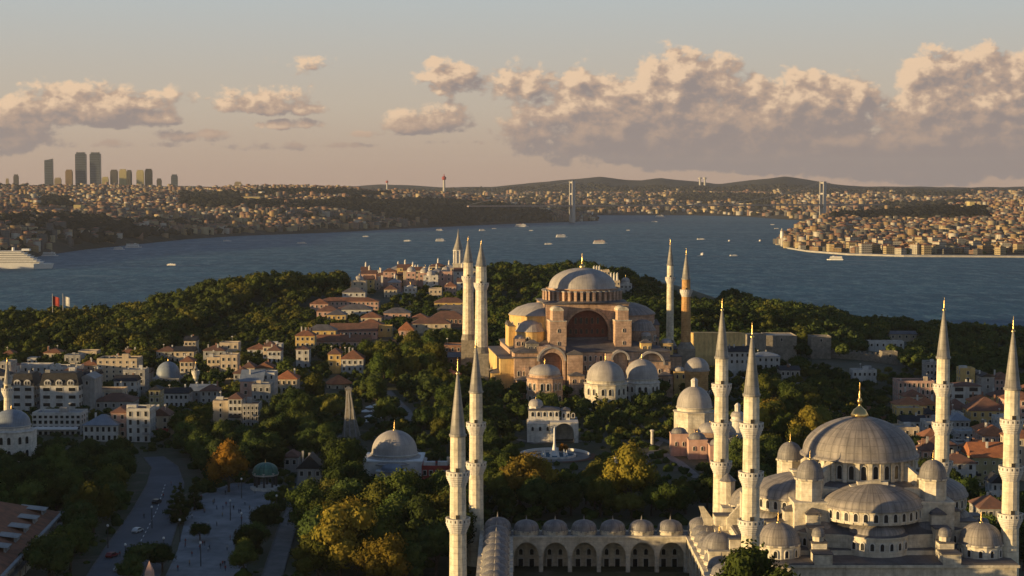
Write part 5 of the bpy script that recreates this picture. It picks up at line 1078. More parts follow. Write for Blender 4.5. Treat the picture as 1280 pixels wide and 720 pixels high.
# tower of the palace: square shaft, open lantern, needle spire
Y = 1400; x = xat(573, Y); zg = H(x, Y); t = thing('lantern_tower', (x, Y, zg), 'palace tower with open columned lantern and needle spire left of the basilica', 'tower'); q = lambda py: zat(py, Y) - zg
b = MB(); b.box(-4.3, 4.3, -4.3, 4.3, -3, q(330)); b.box(-4.7, 4.7, -4.7, 4.7, q(330), q(330) + .7); b.build('shaft', M['stone'], t)
b = MB(); 
for a in range(8): b.lathe(3.6 * math.cos(a * math.pi / 4 + .39), 3.6 * math.sin(a * math.pi / 4 + .39), [(.75, q(330) + .7), (.75, q(313.5))], 6, 0, False)
b.lathe(0, 0, [(.1, q(313.5)), (4.6, q(313.5)), (4.7, q(312.5)), (3.9, q(312))], 8, 0, False, R(22.5), R(382.5)); b.build('lantern', M['stone_w'], t)
b = MB(); b.lathe(0, 0, [(4.1, q(312)), (2.4, q(304)), (1.0, q(296)), (.3, q(289)), (.05, q(286))], 12, 0, True); b.build('spire', M['lead_cone'], t); FOOT.append((x, Y, 10)); CLEAR.append((566, 285, 582, 345, Y))
# ramparts on the right
def wall_seg(p0, p1, ytop0, Y0, ytop1, Y1, th, label, m='rubble', name='rampart', cren=True, group=None):
    x0, x1 = xat(p0, Y0), xat(p1, Y1); L = math.hypot(x1 - x0, Y1 - Y0); a = math.atan2(Y1 - Y0, x1 - x0); zt0, zt1 = zat(ytop0, Y0), zat(ytop1, Y1); zg = min(H(x0, Y0), H(x1, Y1)) - 2
    t = thing(name, (x0, Y0, zg), label, 'rampart', a, group); b = MB()
    b.extr([(0, -2), (L, -2), (L, zt1 - zg), (0, zt0 - zg)], 0, th); 
    b.build('wall', M[m], t)
    if cren:
        b = MB(); n = int(L / 3)
        for k in range(n):
            xx = (k + .25) * L / n; z = (zt0 + (zt1 - zt0) * xx / L) - zg; b.box(xx, xx + L / n * .5, 0, .8, z - .05, z + 1.2)
        b.build('battlements', M[m], t)
    for k in range(int(L / 8) + 1): FOOT.append((x0 + (x1 - x0) * k * 8 / L, Y0 + (Y1 - Y0) * k * 8 / L, 5 + th / 2))
    CLEAR.append((p0, min(ytop0, ytop1) - 2, p1, max(ytop0, ytop1) + 16, min(Y0, Y1)))
    return t
wall_seg(868, 932, 416, 930, 416, 960, 9, 'long sunlit ochre wall right of the brick minaret', 'plaster_y', cren=False)
wall_seg(934, 958, 418, 990, 417, 1000, 8, 'pale stone wall stub between ochre wall and grey palace block', 'rubble', cren=False)
house(958, 996, 421, 1010, 'massive grey stone palace block right of the twin front minarets', 'rubble', 'grey', 'flat', 22, fl=1, nw=1, side=False, cat='stone block', name='stone_block', ybot=446)
house(1014, 1039, 422, 1020, 'tall square stone tower, left one of the two rampart towers', 'rubble', 'grey', 'flat', 12, fl=1, nw=1, side=False, cat='tower', name='stone_tower', ybot=455)
wall_seg(1039, 1104, 438, 1025, 444, 1010, 3, 'crenellated grey wall linking the two square rampart towers')
house(1103, 1122, 441, 1005, 'lower square stone tower, right one of the two rampart towers', 'rubble', 'grey', 'flat', 9, fl=1, nw=1, side=False, cat='tower', name='stone_tower', ybot=458)
house(1086, 1130, 428, 1230, 'long white low building among dark trees above the right rampart tower', 'white', 'lead_flat', 'flat', 9, fl=1, nw=6, ybot=432)
house(1112, 1146, 418, 1380, 'pale shed near the shore above the right-hand woods', 'cream', 'lead_flat', 'gable', 12, 2, fl=1, nw=4, ybot=424)
house(940, 975, 446, 930, 'pale stone house with blue-grey roof below the palace block', 'white', 'blueroof', 'hip', 12, 2, fl=2, nw=5, ybot=458)
house(905, 938, 440, 905, 'long pale building with grey roof behind the twin front minarets', 'white', 'slate', 'gable', 12, 2.4, fl=2, nw=5, ybot=460)
house(976, 1000, 463, 880, 'low grey-roofed shed left of the excavation ground', 'grey', 'slate', 'gable', 12, 1.6, fl=1, nw=4, ybot=470)
house(1066, 1096, 464, 930, 'small white building with blue-grey roof under the rampart wall', 'white', 'blueroof', 'flat', 9, fl=1, nw=5, ybot=471)
house(1158, 1172, 454, 930, 'tall grey house behind the right far minaret of the front mosque', 'grey', 'slate', 'flat', 10, fl=3, nw=3)
house(1123, 1168, 478, 860, 'rose arcaded hotel with tall paired windows and battlemented edge, right side', 'pink', 'tile_d', 'flat', 13, fl=3, nw=8, ww=1.0, wh=2.1, arched=True, cat='hotel', name='hotel', ybot=500)
house(1121, 1158, 507, 800, 'low yellow house under vivid orange tiles below the arcaded hotel', 'yellow', 'tile_o', 'hip', 13, 3.0, fl=1, nw=5, ybot=514)
house(1190, 1226, 483, 850, 'white house with wide dark openings and brown roof, right side', 'white', 'tile_d', 'hip', 12, 1.4, fl=2, nw=2, ww=4.2, wh=1.9, ybot=495)
house(1201, 1219, 462, 890, 'sunlit yellow tower block, tallest of the right-hand houses', 'yellow', 'grey', 'flat', 9, fl=3, nw=1, ybot=478)
house(1220, 1226, 466, 893, 'grey party wall beside the sunlit yellow tower block', 'grey', 'grey', 'flat', 9, fl=2, nw=1)
house(1227, 1243, 471, 880, 'grey plain gable wall between yellow tower and pink roofs', 'grey', 'slate', 'gabley', 12, 1.5, fl=2, nw=1, ybot=488)
house(1244, 1266, 474, 900, 'pink-walled house with pale red roof beside the edge minaret', 'pink', 'tile', 'hip', 12, 3, fl=3, nw=4)
house(1214, 1262, 514, 800, 'big yellow house with huge dark red hipped roof and small dormers, right side', 'yellow', 'tile_d', 'hip', 17, 5.4, fl=2, nw=5, ww=1.1, wh=1.7, ybot=528)
house(1184, 1213, 512, 815, 'dark red-brown roofed house left of the big yellow house', 'grey', 'tile_d', 'hip', 13, 4.2, fl=2, nw=4, ybot=516)
house(1188, 1212, 526, 760, 'grey house with dim bluish roof behind the far right minaret', 'grey', 'blueroof', 'hip', 11, 3, fl=2, nw=4)
house(1128, 1158, 527, 770, 'small white sheds with grey roofs below the orange-tiled house', 'white', 'slate', 'gable', 10, 2, fl=1, nw=4)
house(1157, 1170, 518, 790, 'mauve plastered house half hidden by the far minaret', 'pink', 'slate', 'hip', 10, 2, fl=3, nw=2)
house(1216, 1258, 572, 610, 'olive yellow house wall under a bright orange tiled roof, right side', 'olive', 'tile_o', 'gable', 14, 4.4, fl=3, nw=4, ww=.7, wh=1.0, ybot=592)
house(1196, 1214, 556, 650, 'tall grey white-edged house left of the olive yellow one', 'white', 'slate', 'flat', 10, fl=4, nw=3, ybot=590)
house(1240, 1256, 604, 575, 'little white house with arched gable between two minarets at right', 'white', 'slate', 'gabley', 8, 2.4, fl=3, nw=2, ww=.8, ybot=620)
house(1186, 1200, 545, 700, 'pale narrow house with small balconies at right', 'grey', 'grey', 'flat', 9, fl=3, nw=2)
house(1262, 1296, 548, 640, 'house with pink tiled roof cut by the right edge of the photo', 'cream', 'tile', 'hip', 12, 3, fl=3, nw=4)
house(1230, 1262, 545, 690, 'house with pale orange roof behind the olive yellow wall', 'pink', 'tile_o', 'hip', 12, 3.4, fl=2, nw=4)
house(1196, 1226, 541, 735, 'white house with flat terrace among right-hand roofs', 'white', 'grey', 'flat', 12, fl=3, nw=4)
house(1258, 1300, 500, 800, 'rose house at the right edge beyond the edge minaret', 'pink', 'tile', 'hip', 13, 3, fl=3, nw=5)
house(1225, 1262, 636, 520, 'brown-roofed low house in the shade right of the front mosque', 'grey', 'tile_d', 'hip', 12, 3, fl=2, nw=4, clear=False)
# scattered fill houses
fill = []
names = ['with a rusty roof', 'with a pale terrace', 'with a grey roof', 'with red tiles']
for i in range(64):
    pa = rnd.uniform(0, 345); Y = rnd.uniform(770, 985); x = xat(pa, Y)
    if any(math.hypot(x - f[0], Y + 5 - f[1]) < f[2] + 2.5 for f in FOOT): continue
    w = rnd.uniform(6, 12) / Y * F; zt = H(x, Y) + rnd.uniform(7, 12); yt = px_of(x, Y, zt)[1]; k = rnd.randrange(4)
    house(pa - w / 2, pa + w / 2, yt, Y, 'small old town house ' + names[k] + ', half hidden between taller ones', rnd.choice(['white', 'cream', 'grey', 'pink']), ['tile_d', 'grey', 'slate', 'tile'][k], ['hip', 'flat', 'gable', 'hip'][k], 10, 2.4, fl=3, nw=3, group='half hidden small old town houses ' + names[k], clear=False)
for i in range(80):
    pa = rnd.uniform(1120, 1330); Y = rnd.uniform(600, 900); x = xat(pa, Y)
    if any(math.hypot(x - f[0], Y + 5 - f[1]) < f[2] + 4 for f in FOOT): continue
    w = rnd.uniform(7, 12) / Y * F; zt = H(x, Y) + rnd.uniform(7, 10); yt = px_of(x, Y, zt)[1]; k = rnd.randrange(4)
    house(pa - w / 2, pa + w / 2, yt, Y, 'small house ' + names[k] + ' on the slope right of the front mosque', rnd.choice(['white', 'cream', 'yellow', 'pink']), ['tile', 'grey', 'tile_d', 'tile_o'][k], ['hip', 'flat', 'hip', 'hip'][k], 10, 2.8, fl=3, nw=3, group='slope houses at right ' + names[k], clear=False)
# apartment blocks on the ridge beyond the left edge of the frame: they shade the square and park at this hour
for i in range(22):
    y = 165 + i * 31 + rnd.uniform(-2, 2); x = -292 - (y - 150) * .10 + rnd.uniform(-14, 6); zg = H(x, y)
    t = thing('apartment_block', (x, y, zg - 1), 'apartment block on the ridge left of the square', 'apartment block', rnd.uniform(-.1, .1), 'apartment blocks on the ridge left of the square'); h = rnd.uniform(15, 20)
    b = MB(); b.box(-9, 9, -14.5, 14.5, -4, h); b.box(-9.2, 9.2, -14.7, 14.7, h, h + .9); b.build('wall', M['cream'], t)
    b = MB(); b.hip(-9.6, 9.6, -15, 15, h + .9, 2.6); b.build('roof', M['tile'], t)
# big building bottom left with terracotta roof and skylight gables
X0 = xat(78, 470)
t = thing('palace_museum', (0, 0, 31), 'large building with terracotta hipped roof, eaves and skylights, bottom left corner', 'museum')
P0 = at(77, 640, 505); P1 = at(6, 700, 425); zr = P0[2] - 31
pA = (P0[0], P0[1]); pB = (P1[0], P1[1]); ux, uy = pB[0] - pA[0], pB[1] - pA[1]; L = math.hypot(ux, uy); ux, uy = ux / L, uy / L; wx, wy = uy, -ux
if wx > 0: wx, wy = -wx, -wy
def BL(s, tt): return (pA[0] + ux * s + wx * tt, pA[1] + uy * s + wy * tt)
Lx, Wd = 96, 30
b = MB(); b.prism([BL(1.2, 1.2), BL(Lx - 1.2, 1.2), BL(Lx - 1.2, Wd - 1.2), BL(1.2, Wd - 1.2)], -2, zr - .3); wl = b.build('wall', M['stone'], t)
b = MB(); c = [BL(0, 0), BL(Lx, 0), BL(Lx, Wd), BL(0, Wd)]; r1_, r2_ = BL(Wd / 2, Wd / 2), BL(Lx - Wd / 2, Wd / 2)
b.add([(x, y, zr) for x, y in c] + [(r1_[0], r1_[1], zr + 6.2), (r2_[0], r2_[1], zr + 6.2)], [(0, 1, 5, 4), (1, 2, 5), (2, 3, 4, 5), (3, 0, 4), (3, 2, 1, 0)]); rf = b.build('roof', M['tile'], t)
b = MB(); b.prism([BL(-.7, -.7), BL(Lx, -.7), BL(Lx, 1.0), BL(-.7, 1.0)], zr - .55, zr + .12); b.prism([BL(-.7, 1.0), BL(1.0, 1.0), BL(1.0, Wd), BL(-.7, Wd)], zr - .55, zr + .12); b.prism([BL(-.2, -.2), BL(Lx, -.2), BL(Lx, 1.1), BL(-.2, 1.1)], zr - 3.6, zr - 3.2); b.build('cornice', M['grey'], t)
ra = math.atan2(uy, ux)
for k in range(12):
    p = BL(5 + k * 7.4, 1.2)
    for z in (zr - 3.0, zr - 7.6): window(wl, (p[0], p[1], z), 1.6, 2.1 if z > 5 else 3, math.atan2(-wy, -wx))
for k in range(5):
    p = BL(9 + k * 13, 3.2); q_ = BL(9 + k * 13, 9.5)
    b = MB(); b.box(-2.6, 2.6, 0, .5, 0, 1.6); b.add([(-3, -.5, 1.6), (3, -.5, 1.6), (3, 7, 2.6), (-3, 7, 2.6), (-3, -.5, 1.35), (3, -.5, 1.35)], [(0, 1, 2, 3), (4, 5, 1, 0)]); b.build('dormer', M['grey'], rf, (p[0], p[1], zr + 1.0), ra if wx * -math.sin(ra) + wy * math.cos(ra) > 0 else ra + math.pi)
FOOT += [(BL(s, 15)[0], BL(s, 15)[1], 19) for s in range(5, 96, 12)]; CLEAR.append((0, 622, 78, 700, 420))

# ------------------------------------------------------------ monuments, fountain, small things in the park and square
x, y = xat(183, 402), 402.0; zg = H(x, y); t = thing('obelisk', (x, y, zg), 'ancient granite obelisk, only its sunlit tip shows at bottom left', 'obelisk')
zt = zat(700.5, 402) - zg; b = MB(); b.box(-2.6, 2.6, -2.6, 2.6, -1, 3); b.box(-2, 2, -2, 2, 3, 5.4); b.build('pedestal', M['stone'], t)
b = MB(); b.box(-1.25, 1.25, -1.25, 1.25, 5.6, zt - 2.6, 0, taper=.35); b.add([(-.9, -.9, zt - 2.6), (.9, -.9, zt - 2.6), (.9, .9, zt - 2.6), (-.9, .9, zt - 2.6), (0, 0, zt)], [(0, 1, 4), (1, 2, 4), (2, 3, 4), (3, 0, 4)]); b.build('shaft', M['pink'], t, rz=0)
t = thing('fountain_pavilion', (*G(332, 613), H(*G(332, 613))), 'octagonal fountain pavilion with green copper dome at the end of the square', 'fountain'); fx, fy = t.location.x, t.location.y
zz = lambda py: zat(py, fy) - t.location.z
b = MB(); b.lathe(0, 0, [(5.2, -1), (5.2, 1.2), (4.2, 1.3), (0, 1.3)], 8, 0, False); b.build('platform', M['stone_w'], t)
b = MB()
for k in range(8): b.lathe(3.7 * math.cos(k * .7854), 3.7 * math.sin(k * .7854), [(.38, 1.2), (.3, zz(594))], 8, 0, True)
b.build('columns', M['darkmetal'], t); b = MB(); b.lathe(0, 0, [(4.3, zz(594)), (4.5, zz(592)), (4.6, zz(590)), (.5, zz(590))], 8, 0, False); b.build('cornice', M['stone_w'], t); dome(t, (0, 0, zz(590)), 4.2, zz(578) - zz(590), 32, 'green_dome', .25, fin=1.4)
CLEAR.append((314, 574, 346, 606, fy - 4)); FOOT.append((fx, fy, 8)); CLEAR.append((456, 535, 531, 598, 600)); CLEAR.append((655, 502, 724, 544, 720)); CLEAR.append((728, 446, 792, 496, 765)); CLEAR.append((780, 446, 826, 484, 780)); CLEAR.append((840, 474, 905, 580, 625)); CLEAR.append((600, 420, 728, 488, 770))
CLEAR.append((0, 508, 44, 560, 630)); CLEAR.append((195, 450, 225, 474, 870)); CLEAR.append((238, 450, 250, 480, 845))
CLEAR.append((655, 546, 742, 592, 650)); CLEAR += [(118, 610, 206, 720, 440), (262, 618, 322, 720, 440), (206, 590, 226, 640, 560), (205, 560, 222, 600, 600)]
CLEAR.append((590, 380, 740, 452, 800)); CLEAR.append((735, 380, 865, 446, 800)); CLEAR.append((780, 540, 870, 600, 655)); CLEAR += [(372, 584, 404, 604, 632)]; CLEAR += [(340, 625, 378, 716, 480)]
gx_, gy_ = G(693, 572); t = thing('park_fountain', (gx_, gy_, H(gx_, gy_)), 'round park fountain basin with a tall white water jet', 'fountain')
b = MB(); b.lathe(0, 0, [(8.2, -.5), (8.2, .9), (7.6, .9), (7.6, .2)], 40, 0, False); b.build('basin', M['stone_w'], t); b = MB(); b.lathe(0, 0, [(7.6, .45), (.01, .46)], 40); b.build('water', M['sea'], t)
b = MB(); b.lathe(0, 0, [(1.7, .4), (1.0, 2), (.42, 5), (.34, 8), (.30, 10.5), (.02, 11.4)], 12, 0, True)
for k in range(10): a = k * .628; b.lathe(4.6 * math.cos(a), 4.6 * math.sin(a), [(.5, .4), (.16, 2.0), (.02, 2.6)], 6, 0, True)
b.build('water_jet', M['whitepaint'], t); FOOT.append((gx_, gy_, 22))
def ring(name, c, r0, r1, a0, a1, m, dz=.3):
    b = MB(); n = 40; vs = []
    for i in range(n + 1):
        a = R(a0 + (a1 - a0) * i / n)
        for r in (r0, r1): x, y = c[0] + r * math.cos(a), c[1] + r * math.sin(a); vs.append((x, y, H(x, y) + dz))
    b.add(vs, [(2 * i, 2 * i + 1, 2 * i + 3, 2 * i + 2) for i in range(n)]); return tag(b.build(name, m), kind='structure')
ring('ring_path', (gx_, gy_), 8.6, 13.5, 0, 360, M['path'], .24); ring('flower_bed', (gx_, gy_), 14, 16, -80, 20, mat('red_flowers', (.22, .05, .04), col2=(.06, .07, .03), vscale=2), .3); 
b = MB(); vs = []
for i in range(41):
    a = R(-10 + 200 * i / 40); x, y = gx_ + 13 * math.cos(a), gy_ + 15 * math.sin(a); z = H(x, y); vs += [(x, y, z), (x, y, z + 1.1), (x * 1.0 + .5 * math.cos(a), y + .5 * math.sin(a), z + 1.1)]
b.add(vs, [(3 * i + k, 3 * i + k + 1, 3 * i + k + 4, 3 * i + k + 3) for i in range(40) for k in (0, 1)]); tag(b.build('curved_bench', M['whitepaint']), 'long curved white stone bench arching behind the park fountain', 'bench')
for i, (p, s) in enumerate((((770, 597), 'right of the path'), ((815, 560), 'beside the garden paths'))):
    x, y = G(*p); t = thing('stone_column', (x, y, H(x, y)), 'pale upright stone column in the park ' + s, 'column'); b = MB(); b.lathe(0, 0, [(1.1, -.5), (1.1, .8), (.6, 1), (.5, 6), (.8, 6.2), (.8, 6.8), (.05, 7.0)], 12, 0, False); b.build('shaft', M['stone_w'], t); CLEAR.append((p[0] - 5, p[1] - 24, p[0] + 5, p[1] - 4, y - 3))
# lamp posts
b = MB(); b.lathe(0, 0, [(.16, 0), (.09, 6.2)], 6, 0, False); lp = thing('street_lamp', (0, 0, 0), 'white globe lamp post', 'street lamp', group='globe lamp posts around the square'); b.build('post', M['darkmetal'], lp)
b = MB(); b.lathe(0, 0, [(.05, 6.1), (.3, 6.25), (.36, 6.5), (.25, 6.75), (.02, 6.85)], 10, 0, True); b.build('globe', M['whitepaint'], lp)
lamps = [((225, 680), 'between road and plaza'), ((251, 712), 'in the open plaza'), ((302, 672), 'right side of the plaza'), ((190, 662), 'on the road'), ((157, 712), 'left kerb near the bottom'), ((135, 688), 'left kerb'), ((302, 625), 'by the fountain pavilion'), ((346, 648), 'start of the park path'), ((205, 705), 'beside the big dark tree'), ((288, 655), 'middle of the plaza')]
for i, (p, s) in enumerate(lamps):
    o = lp if i == 0 else copy_tree(lp); x, y = G(*p); o.location = (x, y, H(x, y) + .3); o['label'] = 'white globe lamp post ' + s
# people: one skinned figure, copied
def person_mesh(stride):
    pts = {'pel': (0, 0, .95), 'chest': (0, 0, 1.32), 'neck': (0, -.01, 1.5), 'head': (0, -.02, 1.62), 'top': (0, -.01, 1.74)}; order = list(pts); V = [pts[k] for k in order]; E = [(0, 1), (1, 2), (2, 3), (3, 4)]; Rr = [(.15, .11), (.17, .12), (.055, .055), (.085, .1), (.06, .07)]
    for s in (-1, 1):
        n = len(V); st = stride * s; V += [(s * .1, 0, .88), (s * .11, -st * .5, .48), (s * .11, -st + .03, .08), (s * .12, -st - .14, .04)]; E += [(0, n), (n, n + 1), (n + 1, n + 2), (n + 2, n + 3)]; Rr += [(.09, .09), (.065, .065), (.045, .05), (.04, .035)]
        n = len(V); V += [(s * .2, 0, 1.40), (s * .25, st * .3, 1.12), (s * .25, st * .6 - .05, .88), (s * .25, st * .65 - .08, .78)]; E += [(1, n), (n, n + 1), (n + 1, n + 2), (n + 2, n + 3)]; Rr += [(.06, .06), (.045, .045), (.032, .032), (.035, .02)]
    me = bpy.data.meshes.new('person'); me.from_pydata(V, E, []); o = bpy.data.objects.new('tmp', me); C.objects.link(o); m = o.modifiers.new('s', 'SKIN'); o.modifiers.new('u', 'SUBSURF').levels = 1
    if not me.skin_vertices:
        bpy.context.view_layer.objects.active = o
    for i, sv in enumerate(me.skin_vertices[0].data): sv.radius = Rr[i]; sv.use_root = (i == 0)
    dg = bpy.context.evaluated_depsgraph_get(); dg.update(); ev = o.evaluated_get(dg); out = bpy.data.meshes.new_from_object(ev); bpy.data.objects.remove(o); out.polygons.foreach_set('use_smooth', [True] * len(out.polygons)); return out
PM = [person_mesh(.22), person_mesh(.08)]
skin = mat('skin', (.45, .28, .2)); hairm = mat('dark_hair', (.03, .02, .015)); jean = mat('dark_trousers', (.05, .06, .09))
coats = [('black', (.03, .03, .035)), ('white', (.6, .6, .58)), ('red', (.3, .05, .04)), ('blue', (.06, .1, .22)), ('tan', (.35, .27, .18))]
PP = []
for k, (cn, cc) in enumerate(coats):
    for base in PM:
        me = base.copy(); me.materials.clear(); [me.materials.append(m) for m in (mat(cn + '_clothes', cc), jean, skin, hairm)]
        for p in me.polygons:
            z = p.center.z; p.material_index = 3 if (z > 1.66 or (z > 1.56 and p.center.y > .03)) else (2 if z > 1.48 or (abs(p.center.x) > .2 and z < .86) else (1 if z < .92 else 0))
        PP.append((cn, me))
spots = [((268, 632), 'near the fountain end'), ((278, 650), 'mid plaza'), ((284, 690), 'low in the plaza'), ((302, 655), 'at the right edge of the plaza'), ((297, 702), 'near the bottom of the plaza'), ((262, 690), 'by the small round tree'), ((240, 700), 'at the left of the plaza'), ((180, 650), 'crossing the road'), ((165, 690), 'on the road, lower down'), ((150, 700), 'by the left kerb'), ((271, 640), 'beside another walker'), ((292, 640), 'below the orange tree'), ((214, 610), 'at the top of the road'), ((312, 640), 'under the plaza edge trees'), ((255, 645), 'left of mid plaza'), ((281, 712), 'at the bottom of the plaza'), ((295, 672), 'beside a lamp post'), ((204, 625), 'on the road kerb'), ((360, 660), 'on the park path'), ((366, 640), 'higher on the park path')]
for i in range(44):
    p = (rnd.uniform(215, 330), rnd.uniform(608, 718)); cn, me = PP[rnd.randrange(len(PP))]
    if not (206 + (718 - p[1]) * .28 < p[0] < 300 + (718 - p[1]) * .25): continue
    x, y = G(*p); o = link('person', me, None, (x, y, H(x, y) + .36), rnd.uniform(0, 6.28)); tag(o, f'distant stroller in {cn} top somewhere on the open plaza', 'person', f'strollers in {cn} tops on the plaza')
for i, (p, s) in enumerate(spots):
    cn, me = PP[rnd.randrange(len(PP))]; x, y = G(*p); o = link('person', me, None, (x, y, H(x, y) + .36), rnd.uniform(0, 6.28)); tag(o, f'person in {cn} top walking {s}', 'person', 'people walking on the square and road')
# parked and moving cars
def car(x, y, rz, col, label):
    t = thing('car', (x, y, H(x, y) + .22), label, 'car', rz, 'cars on the road')
    b = MB(); b.extr([(-2.1, .35), (2.1, .35), (2.15, .75), (1.1, .95), (.6, 1.42), (-1.2, 1.45), (-1.9, .98), (-2.15, .85)], -.85, .85); b.build('body', mat(col[0] + '_car_paint', col[1], .35, spec=.5, var=.02), t)
    b = MB(); b.extr([(.95, .98), (.58, 1.36), (-1.12, 1.39), (-1.7, 1.0)], -.87, .87); b.build('windows', M['glass'], t)
    for sx in (-1.3, 1.3):
        for sy in (-.8, .8): b = MB(); b.tube((0, -.1, 0), (0, .1, 0), .33, 12); b.build('wheel', M['darkmetal'], t, (sx, sy, .33))
    return t
for p, rz, col, s in (((172, 668), 1.3, ('white', (.6, .6, .6)), 'white car driving down the road'), ((196, 632), 1.35, ('black', (.02, .02, .022)), 'black car farther up the road'), ((150, 715), 1.25, ('silver', (.35, .36, .38)), 'silver car near the bottom of the road'), ((140, 700), 1.25, ('red', (.25, .03, .03)), 'red car parked at the left kerb')):
    car(*G(*p), rz, col, s)
# cafe parasols on the lane behind the mausoleum
b = MB(); b.lathe(0, 0, [(2.3, 2.3), (2.3, 2.5), (.05, 3.3)], 8, 0, False); pr = thing('parasol', (0, 0, 0), '', 'parasol', group='pale cafe parasols behind the mausoleum'); b.build('canopy', M['whitepaint'], pr); b = MB(); b.lathe(0, 0, [(.05, 0), (.05, 2.6)], 6, 0, False); b.build('pole', M['darkmetal'], pr)
ps = [(457, 522), (463, 517), (469, 522), (462, 528), (472, 514), (478, 520), (458, 534), (474, 530)]
for i, p in enumerate(ps):
    o = pr if i == 0 else copy_tree(pr); x, y = G(*p); o.location = (x, y, H(x, y)); o['label'] = 'pale cafe parasol behind the mausoleum, ' + ['leftmost', 'upper left', 'centre', 'lower centre', 'topmost', 'rightmost', 'lowest left', 'lowest right'][i]; FOOT.append((x, y, 4))
CLEAR.append((452, 504, 486, 536, 690))

for i in range(17):
    pa = rnd.uniform(398, 580); Y = rnd.uniform(960, 1260); x = xat(pa, Y)
    if any(math.hypot(x - f[0], Y + 5 - f[1]) < f[2] + 2 for f in FOOT): continue
    w = rnd.uniform(9, 24) / Y * F; yt = px_of(x, Y, H(x, Y) + rnd.uniform(5, 9))[1]; k = rnd.randrange(4); nm = ['a red-brown roof', 'a faded red roof', 'a lead roof', 'terracotta tiles'][k]
    house(pa - w / 2, pa + w / 2, yt, Y, 'low museum-quarter building with ' + nm + ' among trees', rnd.choice(['cream', 'pink', 'yellow', 'white']), ['tile_d', 'tile_d', 'lead_flat', 'tile'][k], 'hip', rnd.uniform(8, 14), 3.2, fl=2, nw=4, group='low museum-quarter buildings with ' + nm, clear=False); CLEAR.append((pa - w / 2, yt - 4, pa + w / 2, yt + 6, Y))
# ------------------------------------------------------------ trees
def crown_mesh(seed, kind='round', leaves=2600, ls=.62, nclump=20, mname='green', core=True):
    """unit-ish crown, base of crown at z=0, about 10 m wide: leaf clumps spread through the volume"""
    r = np.random.RandomState(seed); V = []; Fq = []; cl = []
    if kind == 'round':
        while len(cl) < nclump:
            d = r.normal(size=3); d /= np.linalg.norm(d)
            if d[2] < -.55: continue
            q = r.uniform(.45, .82); cl.append((d[0] * q * 5.2, d[1] * q * 5.2, 4.6 + d[2] * q * 4.6, r.uniform(1.4, 2.7)))
        cl.append((0, 0, 4.5, 2.9))
    elif kind == 'cone':
        for k in range(nclump): t = (k + .5) / nclump; a = k * 2.4; q = (1 - t) * 2.6; cl.append((q * math.cos(a), q * math.sin(a), .8 + t * 12.5, .55 + (1 - t) * 1.5))
    elif kind == 'pine':
        for k in range(nclump): a = r.uniform(0, 6.28); q = 4.6 * math.sqrt(r.random_sample()); cl.append((q * math.cos(a), q * math.sin(a), 5.6 + 1.6 * (1 - (q / 4.6)**2) + r.uniform(-.6, .6), r.uniform(.9, 1.7)))
    cl = np.array(cl); area = cl[:, 3]**2; n = r.multinomial(leaves, area / area.sum()); vs = []
    for (cx, cy_, cz, cr), k in zip(cl, n):
        d = r.normal(size=(k, 3)); d /= np.linalg.norm(d, axis=1)[:, None]; rad = cr * (r.uniform(.55, 1.0, k)**.5) * (1 + .25 * np.sin(d[:, 0] * 5 + seed) * np.cos(d[:, 2] * 4))
        c = np.array([cx, cy_, cz]) + d * rad[:, None] * np.array([1, 1, .85]); nr = d + r.normal(scale=.36, size=(k, 3)); nr /= np.linalg.norm(nr, axis=1)[:, None]
        t = np.cross(nr, r.normal(size=(k, 3))); t /= np.linalg.norm(t, axis=1)[:, None] + 1e-9; u = np.cross(nr, t); s = (r.uniform(.6, 1.25, k) * ls / 2)[:, None]
        vs.append(np.stack([c - t * s * 1.2, c + u * s * .7, c + t * s * 1.2, c - u * s * .7], 1))
    vs = np.concatenate(vs).reshape(-1, 3); fq = np.arange(len(vs)).reshape(-1, 4)
    if core:
        ring = 7
        for cx, cy_, cz, cr in cl:
            o = len(vs); P = [(0, 0, 1)] + [(math.cos(a) * math.cos(e), math.sin(a) * math.cos(e), math.sin(e)) for e in (.6, -.1, -.8) for a in np.arange(ring) * 6.2832 / ring + e] + [(0, 0, -1)]
            P = np.array(P) * cr * .74 * r.uniform(.82, 1.1, (len(P), 1)) * np.array([1, 1, .85]) + np.array([cx, cy_, cz]); vs = np.concatenate([vs, P]); q = []
            for i in range(ring):
                j = (i + 1) % ring; q.append((0, 1 + i, 1 + j, 1 + j))
                for L in (0, 1): q.append((1 + L * ring + i, 1 + (L + 1) * ring + i, 1 + (L + 1) * ring + j, 1 + L * ring + j))
                q.append((1 + 2 * ring + i, 1 + 3 * ring, 1 + 2 * ring + j, 1 + 2 * ring + j))
            q = np.array(q) + o; CORE.append(1); fq = np.concatenate([fq, q])
    me = bpy.data.meshes.new('crown'); quads = [tuple(f) if f[2] != f[3] else tuple(f[:3]) for f in fq.tolist()]
    me.from_pydata(vs.tolist(), [], quads); me.materials.append(FOL[mname]); me.update(); return me
CORE = []
def trunk_mesh(seed, h=5.5, r=.38):
    rr = random.Random(seed); b = MB(); b.lathe(0, 0, [(r * 1.5, -1.2), (r, .4), (r * .8, h * .7), (r * .55, h + 1)], 8, 0, True)
    for k in range(5): a = rr.uniform(0, 6.28); z = h * rr.uniform(.55, .95); b.tube((0, 0, z), (2.4 * math.cos(a), 2.4 * math.sin(a), z + 2.4), r * .3, 5)
    return b.mesh('trunk', [M['bark']])
TV = {}
for k in range(5): TV[('round', k)] = crown_mesh(10 + k, 'round', 4200, .52, 14 + k * 2)
for k in range(2): TV[('cone', k)] = crown_mesh(30 + k, 'cone', 1300, .45, 16, 'dark')
TV[('pine', 0)] = crown_mesh(41, 'pine', 1500, .55, 18, 'dark')
TK = [trunk_mesh(k) for k in range(3)]
TREES = []; GRIDT = {}; DEFER = []; FAR = []
